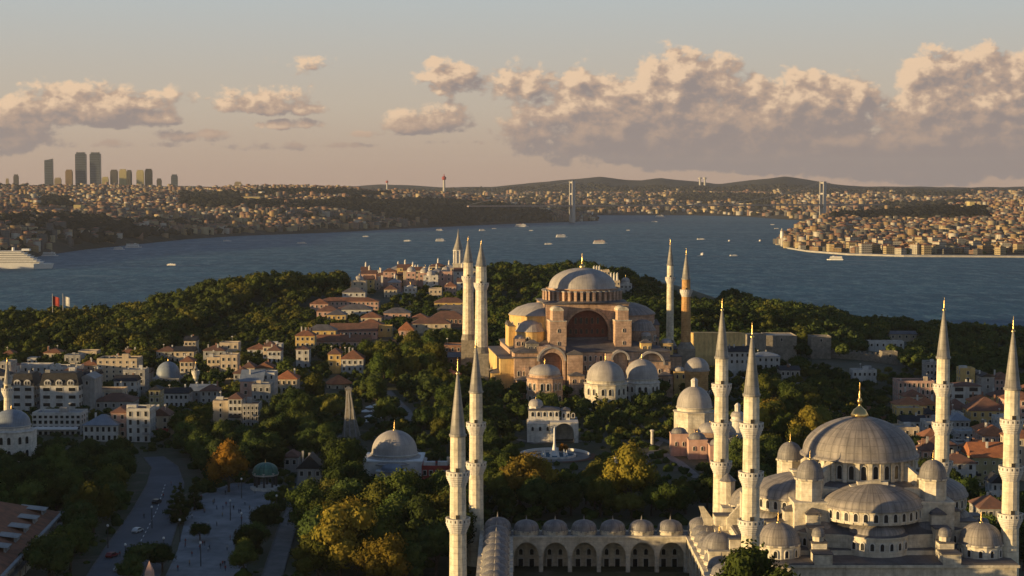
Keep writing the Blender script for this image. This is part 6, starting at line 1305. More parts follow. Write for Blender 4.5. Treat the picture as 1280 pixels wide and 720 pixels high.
def can_plant(x, y, rad, top, sp):
    if any((x - f[0])**2 + (y - f[1])**2 < (f[2] + rad * .45)**2 for f in FOOT): return False
    k = (int(x // 12), int(y // 12))
    for i in (-1, 0, 1):
        for j in (-1, 0, 1):
            for (a, b_) in GRIDT.get((k[0] + i, k[1] + j), ()):
                if (a - x)**2 + (b_ - y)**2 < sp * sp: return False
    z = H(x, y); p, q1 = px_of(x, y, z + top); _, q0 = px_of(x, y, z + top * .25); w = rad / y * F
    for (a, b0, c, d, Y) in CLEAR:
        if y < Y and p + w * .8 > a and p - w * .8 < c and q1 < d - 2 and q0 > b0: return False
    return True
def plant(x, y, s, kind='round', col='green', label='', group='', force=False, sz=1.0, trunk=3.2):
    k = rnd.randrange(5) if kind == 'round' else (rnd.randrange(2) if kind == 'cone' else 0)
    t = thing('tree', (x, y, H(x, y) - .2), label, 'tree', rnd.uniform(0, 6.28), group)
    if kind == 'cone': t['category'] = 'cypress tree'
    c = link('crown', TV[(kind, k)], t, (0, 0, trunk * .6 * s if kind == 'round' else .3)); c.scale = (s * rnd.uniform(.9, 1.1), s * rnd.uniform(.9, 1.1), s * sz)
    c.material_slots[0].link = 'OBJECT'; c.material_slots[0].material = FOL[col]
    tr = link('trunk', TK[rnd.randrange(3)], t); tr.scale = (s, s, s * (.75 if kind != 'pine' else 1.0))
    GRIDT.setdefault((int(x // 12), int(y // 12)), []).append((x, y)); TREES.append(t); return t
def pip(p, poly):
    x, y = p; c = False; n = len(poly)
    for i in range(n):
        x1, y1 = poly[i]; x2, y2 = poly[i - 1]
        if (y1 > y) != (y2 > y) and x < (x2 - x1) * (y - y1) / (y2 - y1) + x1: c = not c
    return c
ROADS = []
for pts, w in (([(142, 745), (170, 690), (196, 640), (207, 606), (206, 586), (192, 572)], 11), ([(385, 590), (376, 625), (358, 665), (338, 730)], 4), ([(516, 528), (500, 508), (484, 490)], 4)):
    P = [G(*p) for p in pts]
    for a, b_ in zip(P, P[1:]):
        n = int(math.dist(a, b_) / 5) + 1
        for k in range(n + 1): FOOT.append((a[0] + (b_[0] - a[0]) * k / n, a[1] + (b_[1] - a[1]) * k / n, w))
PLAZA = [(200, 745), (224, 690), (234, 650), (250, 622), (290, 606), (336, 608), (330, 640), (312, 668), (296, 745)]
def zone(poly, n, sp, sr, mix, group, label, zz=(.95, 1.15), tries=12000):
    W_ = [G(min(max(p[0], -150), 1430), p[1]) for p in poly]; xs = [w[0] for w in W_]; ys = [w[1] for w in W_]; c = 0
    for _ in range(tries):
        if c >= n: break
        x, y = rnd.uniform(min(xs), max(xs)), rnd.uniform(min(ys), max(ys)); p = px_of(x, y, H(x, y))
        if not pip(p, poly) or pip(p, PLAZA): continue
        s = rnd.uniform(*sr)
        if not can_plant(x, y, 5 * s, 10.5 * s, sp): continue
        col = rnd.choices([m[0] for m in mix], [m[1] for m in mix])[0]; kd = 'round'
        if col == 'cypress': kd, col2 = 'cone', 'dark'
        elif col == 'pine': kd, col2 = 'pine', 'dark'
        else: col2 = col
        word = {'green': 'mid green leafy tree', 'dark': 'dark green leafy tree', 'olive': 'yellowish green leafy tree', 'gold': 'golden autumn tree', 'orange': 'orange autumn tree', 'cypress': 'narrow dark cypress', 'pine': 'flat-topped dark pine'}[col]
        GRIDT.setdefault((int(x // 12), int(y // 12)), []).append((x, y)); DEFER.append((x, y, s, kd, col2, f'{word} {label}', f'{word}s {label}', rnd.uniform(*zz))); c += 1
    return c
# single trees that stand out
def one(px, pyb, s, kind, col, label, sz=1.0, Y=None):
    x, y = G(px, pyb)
    if Y: x, y = xat(px, Y), Y
    plant(x, y, s, kind, col, label, '', sz=sz)
one(286, 618, 1.35, 'round', 'orange', 'orange autumn tree at the top of the plaza', 1.15)
one(226, 655, 1.0, 'cone', 'dark', 'tall dark conifer on the island between road and plaza', .95); one(219, 648, .95, 'cone', 'dark', 'slightly smaller conifer left of the tall one on the traffic island', .8); one(243, 640, .9, 'cone', 'dark', 'conifer right of the tall one at the plaza edge', .85)
one(250, 678, .62, 'round', 'dark', 'small round clipped tree on the plaza'); one(176, 712, .95, 'round', 'dark', 'broad dark tree left one of two low on the road island', .8); one(203, 716, .8, 'round', 'dark', 'broad dark tree right one of two low on the road island', .8)
one(161, 735, .8, 'round', 'dark', 'dark tree cut by the bottom edge beside the obelisk tip')
one(704, 568, .38, 'round', 'orange', 'small golden orange sapling before the dark school gateway'); one(746, 512, .75, 'cone', 'dark', 'slim black cypress in front of the lit domed tomb', 1.0, Y=752)
one(650, 640, 1.55, 'round', 'gold', 'big golden-green tree right of the nearest minaret pair', 1.15); one(672, 636, 1.35, 'round', 'gold', 'golden-green tree behind the arcade, second from left', 1.1); one(788, 640, 1.6, 'round', 'gold', 'big golden-green tree behind the arcade, centre', 1.2); one(805, 628, 1.1, 'round', 'olive', 'olive tree right behind the big golden one')
one(745, 625, 1.05, 'round', 'olive', 'olive green tree between the two golden ones behind the arcade', 1.1); one(628, 640, 1.2, 'round', 'olive', 'olive tree just right of the far courtyard minaret')
x, y = xat(945, 383), 383; plant(x, y, 1.75, 'round', 'green', 'large green tree overlapping the front mosque at bottom centre right', '', sz=1.25, trunk=4.5)
plant(xat(905, 380), 380, 1.15, 'round', 'green', 'smaller green tree left of the large one below the minarets', '', sz=1.0, trunk=4.5); plant(xat(985, 378), 378, 1.25, 'round', 'dark', 'dark green tree right of the large one at the bottom edge', '', sz=1.0, trunk=4)
one(425, 735, 1.75, 'round', 'gold', 'large golden tree at the bottom left of the nearest minaret', 1.2); one(450, 705, 1.55, 'round', 'gold', 'golden tree behind the largest golden one at bottom', 1.1); one(398, 740, 1.3, 'round', 'olive', 'olive tree at the bottom edge left of the golden one'); one(478, 745, 1.4, 'round', 'gold', 'golden crown at the bottom edge near the nearest minaret')
one(428, 662, 1.2, 'round', 'gold', 'yellow-green tree left below the mausoleum', 1.1)
g1 = [('green', 5), ('dark', 4), ('olive', 1)]
zone([(-40, 640), (60, 612), (190, 606), (186, 640), (150, 690), (110, 730), (60, 745), (40, 690)], 34, 8.2, (.9, 1.3), [('green', 5), ('dark', 5), ('olive', 1)], '', 'left of the road beside the terracotta-roofed building')
zone([(215, 604), (262, 604), (250, 575), (330, 560), (420, 560), (430, 605), (372, 640), (348, 600), (260, 600)], 22, 8, (.85, 1.2), [('dark', 6), ('green', 3)], '', 'around the green-domed fountain pavilion')
zone([(330, 640), (352, 640), (346, 690), (330, 745), (290, 745), (312, 680)], 4, 8, (.7, .95), [('dark', 6), ('green', 3)], '', 'between plaza and park path')
zone([(388, 600), (450, 602), (560, 606), (575, 640), (572, 745), (350, 745), (372, 670)], 46, 9.0, (1.15, 1.65), [('green', 6), ('dark', 4), ('olive', 2.4), ('gold', .3)], '', 'in the park left of the nearest minaret')
zone([(190, 565), (200, 545), (262, 535), (330, 540), (420, 545), (420, 565), (330, 572), (262, 580), (215, 585)], 22, 8, (.9, 1.25), [('dark', 6), ('green', 3), ('olive', 1)], '', 'in the dark belt below the old town houses')
zone([(340, 540), (335, 515), (400, 500), (428, 510), (430, 552), (400, 560)], 15, 8, (.9, 1.2), [('dark', 4), ('green', 3), ('olive', 2)], '', 'left of the sloping street')
zone([(452, 508), (480, 485), (600, 490), (720, 508), (650, 545), (560, 580), (532, 570), (470, 545)], 40, 8.5, (.85, 1.25), [('dark', 5), ('green', 3), ('olive', 1), ('cypress', .6)], '', 'between the mausoleum and the basilica')
zone([(455, 485), (460, 445), (570, 440), (600, 470), (600, 500), (520, 510)], 26, 8.5, (1.05, 1.5), [('olive', 5), ('green', 4), ('dark', 1.5)], '', 'in the tall grove left of the thick minarets')
zone([(610, 650), (600, 600), (640, 590), (740, 596), (860, 600), (880, 640), (870, 655)], 24, 8, (.8, 1.15), [('green', 4), ('dark', 5), ('olive', 1.5)], '', 'behind the courtyard arcade')
zone([(560, 590), (600, 560), (650, 570), (650, 600), (600, 610)], 8, 8, (.7, 1.0), [('dark', 4), ('green', 3)], '', 'left of the park fountain')
zone([(725, 540), (730, 500), (835, 495), (860, 520), (780, 545)], 20, 7.5, (.6, .95), [('dark', 5), ('green', 4), ('olive', 1), ('orange', .3)], '', 'in front of the twin domed tombs')
zone([(725, 600), (740, 560), (860, 560), (880, 600)], 10, 9, (.35, .6), [('dark', 5), ('green', 4)], '', 'along the garden paths')
zone([(940, 560), (945, 500), (1010, 495), (1035, 520), (1020, 580), (960, 600)], 18, 8, (1.0, 1.35), [('gold', 1), ('olive', 5), ('green', 3)], '', 'right of the twin front minarets')
zone([(1020, 520), (1020, 470), (1120, 462), (1130, 520), (1080, 545)], 14, 9, (.6, .95), [('dark', 5), ('green', 3), ('olive', 1)], '', 'on the excavation ground')
zone([(880, 600), (880, 640), (985, 650), (990, 600), (950, 570)], 14, 8, (.9, 1.25), [('dark', 5), ('green', 3)], '', 'close behind the front mosque, left')
zone([(1120, 560), (1190, 545), (1260, 640), (1290, 720), (1180, 660)], 26, 7.5, (.8, 1.2), [('dark', 6), ('green', 3), ('cypress', .8)], '', 'right of the front mosque')
zone([(1125, 545), (1125, 520), (1190, 530), (1200, 560)], 8, 8, (.7, 1.0), [('dark', 4), ('green', 3)], '', 'below the orange-tiled houses')
zone([(350, 470), (395, 445), (470, 450), (470, 480), (440, 490), (380, 490)], 9, 9, (.7, 1.05), [('olive', 4), ('green', 3), ('dark', 3)], '', 'among the garden cluster houses')
zone([(190, 480), (345, 480), (345, 505), (190, 520)], 12, 8, (.7, 1.1), [('dark', 3), ('green', 3), ('olive', 2)], '', 'between the old town roofs')
zone([(0, 560), (45, 560), (130, 565), (185, 570), (150, 600), (0, 612)], 14, 8, (.8, 1.15), [('dark', 5), ('green', 4)], '', 'in front of the white restaurant and small mosque')
DEFER.sort(key=lambda d: -d[2]**2 / d[1]**2); room = 292 - len(TREES); print('DEFER', len(DEFER))
for i, (x, y, s, kd, col, lab, grp, sz) in enumerate(DEFER):
    if i < room: plant(x, y, s, kd, col, lab, grp, sz=sz)
    else: FAR.append((x, y, s, col))
nn = len(TREES)
# woods on the point: one mass per wood
def wood(poly_w, sp, sr, mix, tries=30000):
    xs = [p[0] for p in poly_w]; ys = [p[1] for p in poly_w]
    for _ in range(tries):
        x, y = rnd.uniform(min(xs), max(xs)), rnd.uniform(min(ys), max(ys))
        if not pip((x, y), poly_w) or H(x, y) < 2: continue
        if y < 700 and pip(px_of(x, y, H(x, y)), PLAZA): continue
        s = rnd.uniform(*sr)
        if not can_plant(x, y, 5 * s, 10 * s, sp): continue
        GRIDT.setdefault((int(x // 12), int(y // 12)), []).append((x, y)); FAR.append((x, y, s, rnd.choices([m[0] for m in mix], [m[1] for m in mix])[0]))
wm = [('green', 6), ('olive', 4), ('dark', 4), ('gold', .15)]
wood([(-420, 1010), (-215, 1005), (-205, 1180), (-190, 1260), (-100, 1340), (-110, 1480), (-330, 1500), (-460, 1300)], 14, (1.4, 1.95), wm)
wood([(-420, 1010), (-215, 1005), (-205, 1180), (-190, 1260), (-100, 1340), (-110, 1480), (-330, 1500), (-460, 1300)], 9.5, (.9, 1.4), wm, 9000)
wood([(-300, 900), (-200, 940), (-200, 1040), (-400, 1020)], 10.5, (1.0, 1.4), wm)
wood([(-210, 930), (-130, 950), (-110, 1090), (-210, 1100)], 8.5, (.55, .85), wm)
wood([(-100, 940), (-40, 930), (-20, 1100), (40, 1150), (10, 1350), (-120, 1320), (-190, 1180)], 9, (.55, .95), wm)
wood([(-20, 910), (20, 920), (40, 1100), (110, 950), (160, 900), (200, 1000), (190, 1330), (110, 1420), (60, 1530), (-40, 1500), (0, 1300)], 10, (1.0, 1.5), [('green', 5), ('olive', 4), ('dark', 4)])
wood([(110, 900), (170, 905), (290, 1020), (330, 1080), (420, 1150), (470, 1300), (440, 1480), (330, 1600), (180, 1480)], 10.5, (1.0, 1.5), [('green', 4), ('dark', 6), ('olive', 1)])
wood([(330, 950), (440, 900), (480, 1150), (400, 1150)], 10, (.9, 1.4), [('green', 4), ('dark', 6), ('olive', 1)])
wood([(220, 900), (240, 860), (420, 860), (430, 940), (300, 1010), (260, 980)], 11, (.8, 1.2), [('green', 4), ('dark', 6), ('olive', 1)])
left = 0
for x, y, s, col in FAR[:left]:
    p = px_of(x, y, 40)[0]; wh = 'at the near edge of the left wood' if p < 400 else ('behind the museum roofs' if p < 600 else ('behind the basilica' if p < 860 else 'in the right-hand wood below the ramparts'))
    word = {'green': 'mid green leafy tree', 'dark': 'dark green leafy tree', 'olive': 'yellowish green leafy tree', 'gold': 'golden autumn tree'}[col]; plant(x, y, s, 'round', col, f'{word} {wh}', f'{word}s {wh}')
wood([(-170, 900), (60, 900), (110, 1000), (150, 1400), (60, 1560), (-150, 1500), (-200, 1200)], 7.5, (.45, .85), wm)
wood([(-230, 690), (330, 690), (420, 860), (440, 960), (-260, 960)], 7, (.38, .75), [('green', 4), ('dark', 6), ('olive', 2)], 16000)
wood([(-200, 520), (-10, 520), (60, 560), (130, 580), (130, 700), (-230, 700)], 6.5, (.35, .65), [('green', 4), ('dark', 6), ('olive', 2)], 9000)
FV = [crown_mesh(60 + k, 'round', 750, 1.05, 15) for k in range(4)]; arr = []
for me in FV:
    v = np.empty(len(me.vertices) * 3); me.vertices.foreach_get('co', v); li = np.empty(len(me.loops), int); me.loops.foreach_get('vertex_index', li); ls_ = np.empty(len(me.polygons), int); me.polygons.foreach_get('loop_start', ls_); lt = np.empty(len(me.polygons), int); me.polygons.foreach_get('loop_total', lt)
    arr.append((v.reshape(-1, 3), li, lt))
for gi_, gname in enumerate(('left_wood', 'point_wood', 'right_wood', 'park_wood')):
    VV = []; LI = []; LT = []; MI = []; off = 0
    for x, y, s, col in FAR[left:]:
        gk = 3 if y < 905 else (0 if x < -95 else (1 if x < 190 else 2))
        if gk != gi_: continue
        v, li, lt = arr[rnd.randrange(4)]; a = rnd.uniform(0, 6.28); c_, s_ = math.cos(a), math.sin(a); vz = v * s; VV.append(np.stack([vz[:, 0] * c_ - vz[:, 1] * s_ + x, vz[:, 0] * s_ + vz[:, 1] * c_ + y, vz[:, 2] + H(x, y) + 1.0], 1)); LI.append(li + off); off += len(v); LT.append(lt); MI.append(np.full(len(lt), ('green', 'dark', 'olive', 'gold', 'orange').index(col)))
    if not VV: continue
    VV = np.concatenate(VV); LI = np.concatenate(LI); LT = np.concatenate(LT); MI = np.concatenate(MI); me = bpy.data.meshes.new(gname); me.vertices.add(len(VV)); me.vertices.foreach_set('co', VV.astype(np.float32).ravel()); me.loops.add(len(LI)); me.loops.foreach_set('vertex_index', LI.astype(np.int32)); me.polygons.add(len(LT)); me.polygons.foreach_set('loop_start', np.concatenate([[0], np.cumsum(LT)[:-1]]).astype(np.int32)); me.polygons.foreach_set('loop_total', LT.astype(np.int32)); me.polygons.foreach_set('material_index', MI.astype(np.int32))
    for cn in ('green', 'dark', 'olive', 'gold', 'orange'): me.materials.append(FOL[cn])
    me.update(calc_edges=True); tag(link(gname, me), ['rolling mass of trees on the left shore below the water', 'dense trees around and behind the hilltop palace', 'dark wood running down to the water on the right', 'smaller trees massed between the single trees of the park'][gi_], 'wood', kind='stuff')
print('TREES', nn, 'individual', len(TREES), 'far', len(FAR))
# low hedges and shrubs in the gardens: uncountable undergrowth
VV = []; FF = []; r = np.random.RandomState(3); n = 5200; X = r.uniform(-230, 300, n); Y = r.uniform(420, 940, n); keep = []
for i in range(n):
    x, y = X[i], Y[i]
    if y < 480 and 0 < x < 130: continue
    p = px_of(x, y, 32)
    if pip(p, PLAZA) or any((x - f[0])**2 + (y - f[1])**2 < (f[2] * .8 + 1)**2 for f in FOOT): continue
    if x > 130 and y < 470: continue
    keep.append(i)
X, Y = X[keep], Y[keep]; Z = hgt_np(X, Y); tag(far_crowns('undergrowth', X, Y, Z - .3, r, (.8, 2.3), 'green'), 'shrubs, hedges and undergrowth between the park trees', 'shrubs')
# flags and ruins
for i, (px, cn, c) in enumerate(((66, 'red', (.35, .05, .04)), (79, 'white', (.6, .6, .6)))):
    Y = 1190; x = xat(px, Y); zg = H(x, Y); t = thing('flag', (x, Y, zg), f'{cn} banner on a tall pole above the left wood', 'flag'); b = MB(); b.lathe(0, 0, [(.3, 0), (.2, zat(367, Y) - zg)], 6, 0, False); b.build('pole', M['steel'], t); zt = zat(370, Y) - zg
    b = MB(); vs = []
    for k in range(7): vs += [(k * .8, .5 * math.sin(k * .9), zt - .2 * k), (k * .8, .5 * math.sin(k * .9), zt - 6.2 - .2 * k), (k * .8, .5 * math.sin(k * .9) + .06, zt - .2 * k), (k * .8, .5 * math.sin(k * .9) + .06, zt - 6.2 - .2 * k)]
    b.add(vs, [(4 * k, 4 * k + 1, 4 * k + 5, 4 * k + 4) for k in range(6)] + [(4 * k + 2, 4 * k + 6, 4 * k + 7, 4 * k + 3) for k in range(6)]); b.build('cloth', mat(cn + '_cloth', c), t)
b = MB()
for k in range(60):
    x, y = rnd.uniform(xat(1000, 800), xat(1120, 800)), rnd.uniform(720, 860)
    if any(math.hypot(x - f[0], y - f[1]) < f[2] for f in FOOT): continue
    L = rnd.uniform(4, 14); z = H(x, y); b.box(x - L / 2, x + L / 2, y - .6, y + .6, z - 1, z + rnd.uniform(.8, 2.6), rz=rnd.choice([.1, 1.67]) + rnd.uniform(-.1, .1))
tag(b.build('excavated_ruins', M['brick']), 'low excavated brick ruins scattered behind the front mosque dome', 'ruins', kind='stuff')

# ------------------------------------------------------------ skyline towers on the far left shore
TW = [(0, 4, 205, 'grey'), (12, 3.5, 224, 'pale'), (23, 6, 219, 'grey'), (64, 10, 201, 'glass'), (75, 8, 223, 'pale'), (89, 8.5, 213, 'tan'), (104, 13, 191.5, 'glass'), (122, 13, 191.5, 'glass'), (134, 8, 222, 'yellow'), (145, 9, 213, 'grey'), (156, 9, 212.5, 'yellow'), (164, 6, 213.5, 'grey'), (177.5, 9, 213.5, 'yellow'), (188, 9, 212, 'tan'), (201, 6, 224, 'grey'), (220, 8, 219, 'glass'), (299, 9, 228, 'pale')]
TL = ['cut by the left edge', 'second small one from the left edge', 'third small one from the left edge', 'with a slanted crown left of the twin towers', 'short one right of the slanted-crown tower', 'just left of the twin towers', 'left one of the twin towers', 'right one of the twin towers', 'low one right of the twin towers', 'first of the mid-height row', 'second of the mid-height row, sunlit', 'third of the mid-height row', 'fourth of the mid-height row, sunlit', 'fifth of the mid-height row', 'low one right of the mid-height row', 'standing alone at the right of the skyline', 'low block farthest right on the ridge']
tm = {'grey': FW[2], 'pale': FW[0], 'glass': mat('tower_glass', (.10, .12, .14), .35, spec=.5, col2=(.07, .085, .10), vscale=.02, extra=courses(12, .4, .35)), 'tan': FW[4], 'yellow': far_wall('far_yellow_wall', (.62, .52, .24))}
for (px, w, yt, cn), s in zip(TW, TL):
    Y = 8700 + (px % 7) * 40; x = xat(px, Y); zt = zat(yt, Y); zb_ = 100; W = w / F * Y / 2; t = thing('skyscraper', (x, Y, zb_), f'distant high-rise, {s}', 'skyscraper', .12, None); b = MB(); b.box(-W, W, -W * .8, W * .8, -60, zt - zb_ - 4); b.box(-W * .8, W * .8, -W * .6, W * .6, zt - zb_ - 4, zt - zb_ + 4)
    if 'slanted' in s and 'right of' not in s: b.extr([(-W, zt - zb_ - 5), (W, zt - zb_ - 5), (W, zt - zb_ + 10), (-W, zt - zb_ + 2)], -W * .7, W * .7)
    b.build('tower', tm[cn], t)
    if 'twin towers' in s and ('one of' in s): b = MB(); b.lathe(-W * .5, 0, [(1.2, 0), (.5, 12)], 5); b.lathe(W * .5, 0, [(1.2, 0), (.5, 12)], 5); b.build('antenna', M['steel'], t, (0, 0, zt - zb_ + 4))
def block(px0, px1, yt, Y, wall, label, cat='building', name='large_building', d=40, sub=()):
    x0, x1 = xat(px0, Y), xat(px1, Y); zt = zat(yt, Y); t = thing(name, ((x0 + x1) / 2, Y, 0), label, cat); W = (x1 - x0) / 2; b = MB(); b.box(-W, W, -d / 2, d / 2, 0, zt)
    for (a, c, y) in sub: b.box(xat(a, Y) - t.location.x, xat(c, Y) - t.location.x, -d / 2 - 8, d / 2 - 4, 0, zat(y, Y))
    b.build('wall', wall, t); b = MB(); b.box(-W - 2, W + 2, -d / 2 - 2, d / 2 + 2, zt, zt + 2.5); b.build('roof', FR[2], t)
    return t
block(85, 140, 266, 5200, tm['yellow'], 'sunlit yellow palace-like building on the far left hillside', sub=((83, 98, 264), (97, 106, 256), (118, 136, 263)))
block(228, 246, 281, 5000, FW[0], 'cream block by the water on the far left shore', sub=((246, 262, 283),)); block(308, 328, 246, 6800, tm['yellow'], 'big sunlit ochre block high on the far left hill', d=90)
block(158, 166, 288, 4700, FW[1], 'slim white tower near the far left waterfront', d=20); block(112, 128, 290, 4400, FW[1], 'white hall with curved roof at the far left waterfront'); block(162, 183, 296, 4700, FW[1], 'low white ferry terminal at the far left shore')
block(1201, 1218, 258, 6000, tm['yellow'], 'pale green-yellow tall block above the far right town', d=40); block(1208, 1214, 252, 6020, tm['yellow'], 'narrow top block behind the pale green-yellow one'); block(1140, 1152, 303, 3900, FW[4], 'ochre apartment block on the far right waterfront', d=14)
block(1170, 1182, 305, 3880, FW[0], 'cream apartment block on the far right waterfront', d=14); block(1046, 1060, 304, 3880, tm['yellow'], 'bright yellow block at the far right quay', d=14); block(856, 888, 265.5, 9000, FW[1], 'long white waterside palace under the far hills', d=20, sub=((866, 868.5, 262), (885, 888.5, 263)))
def mast(px, yt, Y, zb_, r, label, m='steel', name='broadcast_tower'):
    x = xat(px, Y); zt = zat(yt, Y) - zb_; t = thing(name, (x, Y, zb_), label, 'tower'); b = MB(); b.lathe(0, 0, [(r * 1.6, -40), (r, zt * .75)], 10, 0, False); b.build('shaft', M[m], t)
    b = MB(); b.lathe(0, 0, [(r, 0), (r * 2, 3), (r * 2, 14), (r * .5, 18), (r * .3, zt * .25)], 10, 0, False); b.build('pod', M['redpaint'] if 4 < r < 6 else M[m], t, (0, 0, zt * .75)); return t
mast(555.5, 217.5, 8200, 90, 5, 'slim white and red broadcast tower on the far ridge'); mast(874, 221, 13800, 150, 7, 'left one of twin hazy towers behind the hills'); mast(880, 221, 13850, 150, 7, 'right one of twin hazy towers behind the hills'); mast(484.5, 226, 13000, 130, 5, 'tiny mast on the far ridge, left of the broadcast tower')
# lighthouse at the tip of the right-hand quay
Y = 4150; x = xat(976.5, Y); t = thing('lighthouse', (x, Y, 0), 'white lighthouse tower at the tip of the far right quay', 'lighthouse'); zz = lambda py: zat(py, Y)
b = MB(); b.lathe(0, 0, [(16, -2), (16, 3), (0, 3)], 16, 0, False); b.build('islet', M['rubble'], t); b = MB(); b.lathe(0, 0, [(4.6, 3), (3.8, zz(289))], 12, 0, False); b.build('tower', M['whitepaint'], t); b = MB(); b.lathe(0, 0, [(4.8, zz(289)), (4.8, zz(288.4)), (2.6, zz(288.2)), (2.6, zz(286.6)), (.1, zz(284.8))], 12, 0, False); b.build('lantern', M['grey'], t)

# ------------------------------------------------------------ suspension bridge
A = Vector((xat(715, 6900), 6900, 0)); B = Vector((xat(1027, 7300), 7300, 0)); t = thing('suspension_bridge', (A.x, A.y, 0), 'long suspension bridge with two slender towers crossing the strait', 'bridge', math.atan2(B.y - A.y, B.x - A.x)); L = (B - A).length
zt = 165
for x, nm in ((0, ''), (L, '')):
    b = MB(); b.box(x - 6.5, x + 6.5, -17, -11, -2, zt); b.box(x - 6.5, x + 6.5, 11, 17, -2, zt)
    for z in (58, 110, 156): b.box(x - 5, x + 5, -11, 11, z, z + 7)
    b.build('bridge_tower', M['steel'], t)
b = MB(); b.box(-440, L + 300, -15, 15, 64, 68.5); b.box(-440, L + 300, -15.3, -15, 68.5, 70); b.build('deck', mat('bridge_deck', (.42, .32, .28)), t)
for sy in (-14, 14):
    b = MB(); pts = [(-440, 70)] + [(0, zt)] + [(L * i / 20, 72 + (zt - 72) * (2 * i / 20 - 1)**2) for i in range(1, 20)] + [(L, zt), (L + 300, 70)]
    for (x0, z0), (x1, z1) in zip(pts, pts[1:]): b.tube((x0, sy, z0), (x1, sy, z1), .5, 5)
    b.build('main_cable', M['grey'], t); b = MB()
    for i in range(1, 40): x = L * i / 40; b.tube((x, sy, 68), (x, sy, 72 + (zt - 72) * (2 * i / 40 - 1)**2), .3, 4)
    b.build('hangers', M['grey'], t)

# ------------------------------------------------------------ vessels
M['foam'] = mat('foam', (.42, .46, .48), .6, col2=(.20, .25, .29), vscale=.05)
def boat(px, py, L, label, rz=0.0, kind='ferry', wake=True, hull='whitepaint', roof=None):
    Y = CAMZ * F / (py - 236); x = xat(px, Y); t = thing(kind, (x, Y, 0), label, 'boat' if kind != 'cruise_ship' else 'ship', rz); W = L * .14 if kind != 'sailboat' else L * .16; h = L * (.055 if kind != 'cruise_ship' else .075)
    pl = [(-L / 2, -W * .85), (L * .25, -W), (L * .42, -W * .55), (L / 2, 0), (L * .42, W * .55), (L * .25, W), (-L / 2, W * .85)]; b = MB()
    n = len(pl); b.add([(a * .94, c * .8, -1) for a, c in pl] + [(a, c, h) for a, c in pl], [tuple(range(n))[::-1], tuple(range(n, 2 * n))] + [(i, (i + 1) % n, n + (i + 1) % n, n + i) for i in range(n)]); b.build('hull', M[hull], t)
    if kind == 'sailboat':
        b = MB(); b.tube((0, 0, h), (0, 0, L * 1.0), .12, 5); b.build('mast', M['steel'], t); b = MB(); b.extr([(-L * .4, h + 1), (0, h + 1), (0, L * .95)], -.05, .05); b.build('sail', M['whitepaint'], t)
    else:
        nd = {'ferry': 2, 'motorboat': 1}.get(kind, 7); z = h
        for k in range(nd):
            dk = 3.0 if kind == 'cruise_ship' else min(L * .085, 3.4); a = -L * (.44 - .03 * k); c = L * (.32 - .045 * k); b = MB(); b.box(a, c, -W * (.8 - .05 * k), W * (.8 - .05 * k), z, z + dk * .82); b.build('deck_house', M['whitepaint'], t)
            b = MB(); b.box(a + .3, c - .3, -W * (.8 - .05 * k) - .12, W * (.8 - .05 * k) + .12, z + dk * .3, z + dk * .58); b.build('window_band', M['glass'], t)
            b = MB(); b.box(a - L * .01, c + L * .015, -W * (.86 - .05 * k), W * (.86 - .05 * k), z + dk * .82, z + dk); b.build('deck', M['whitepaint' if not roof else roof], t); z += dk
        b = MB(); b.box(L * .05, L * .16, -W * .3, W * .3, z, z + L * .03); b.build('bridge', M['whitepaint'], t); b = MB(); b.lathe(-L * .08, 0, [(L * .022, z), (L * .018, z + L * .05)], 10, 0, False); b.build('funnel', M['redpaint' if kind == 'ferry' else 'whitepaint'], t)
    if wake:
        b = MB(); k = 9; vs = []
        for i in range(k): u = i / (k - 1); xx = -L * .45 - u * L * 2.6; ww = W * (.7 + .9 * u) * (1 - .5 * u * u); vs += [(xx, -ww, .25), (xx, ww, .25)]
        b.add(vs, [(2 * i, 2 * i + 2, 2 * i + 3, 2 * i + 1) for i in range(k - 1)]); b.build('wake', M['foam'], t)
    return t
boat(25, 335.5, 118, 'big white cruise ship with stacked decks leaving the left edge', 0.0, 'cruise_ship', False)
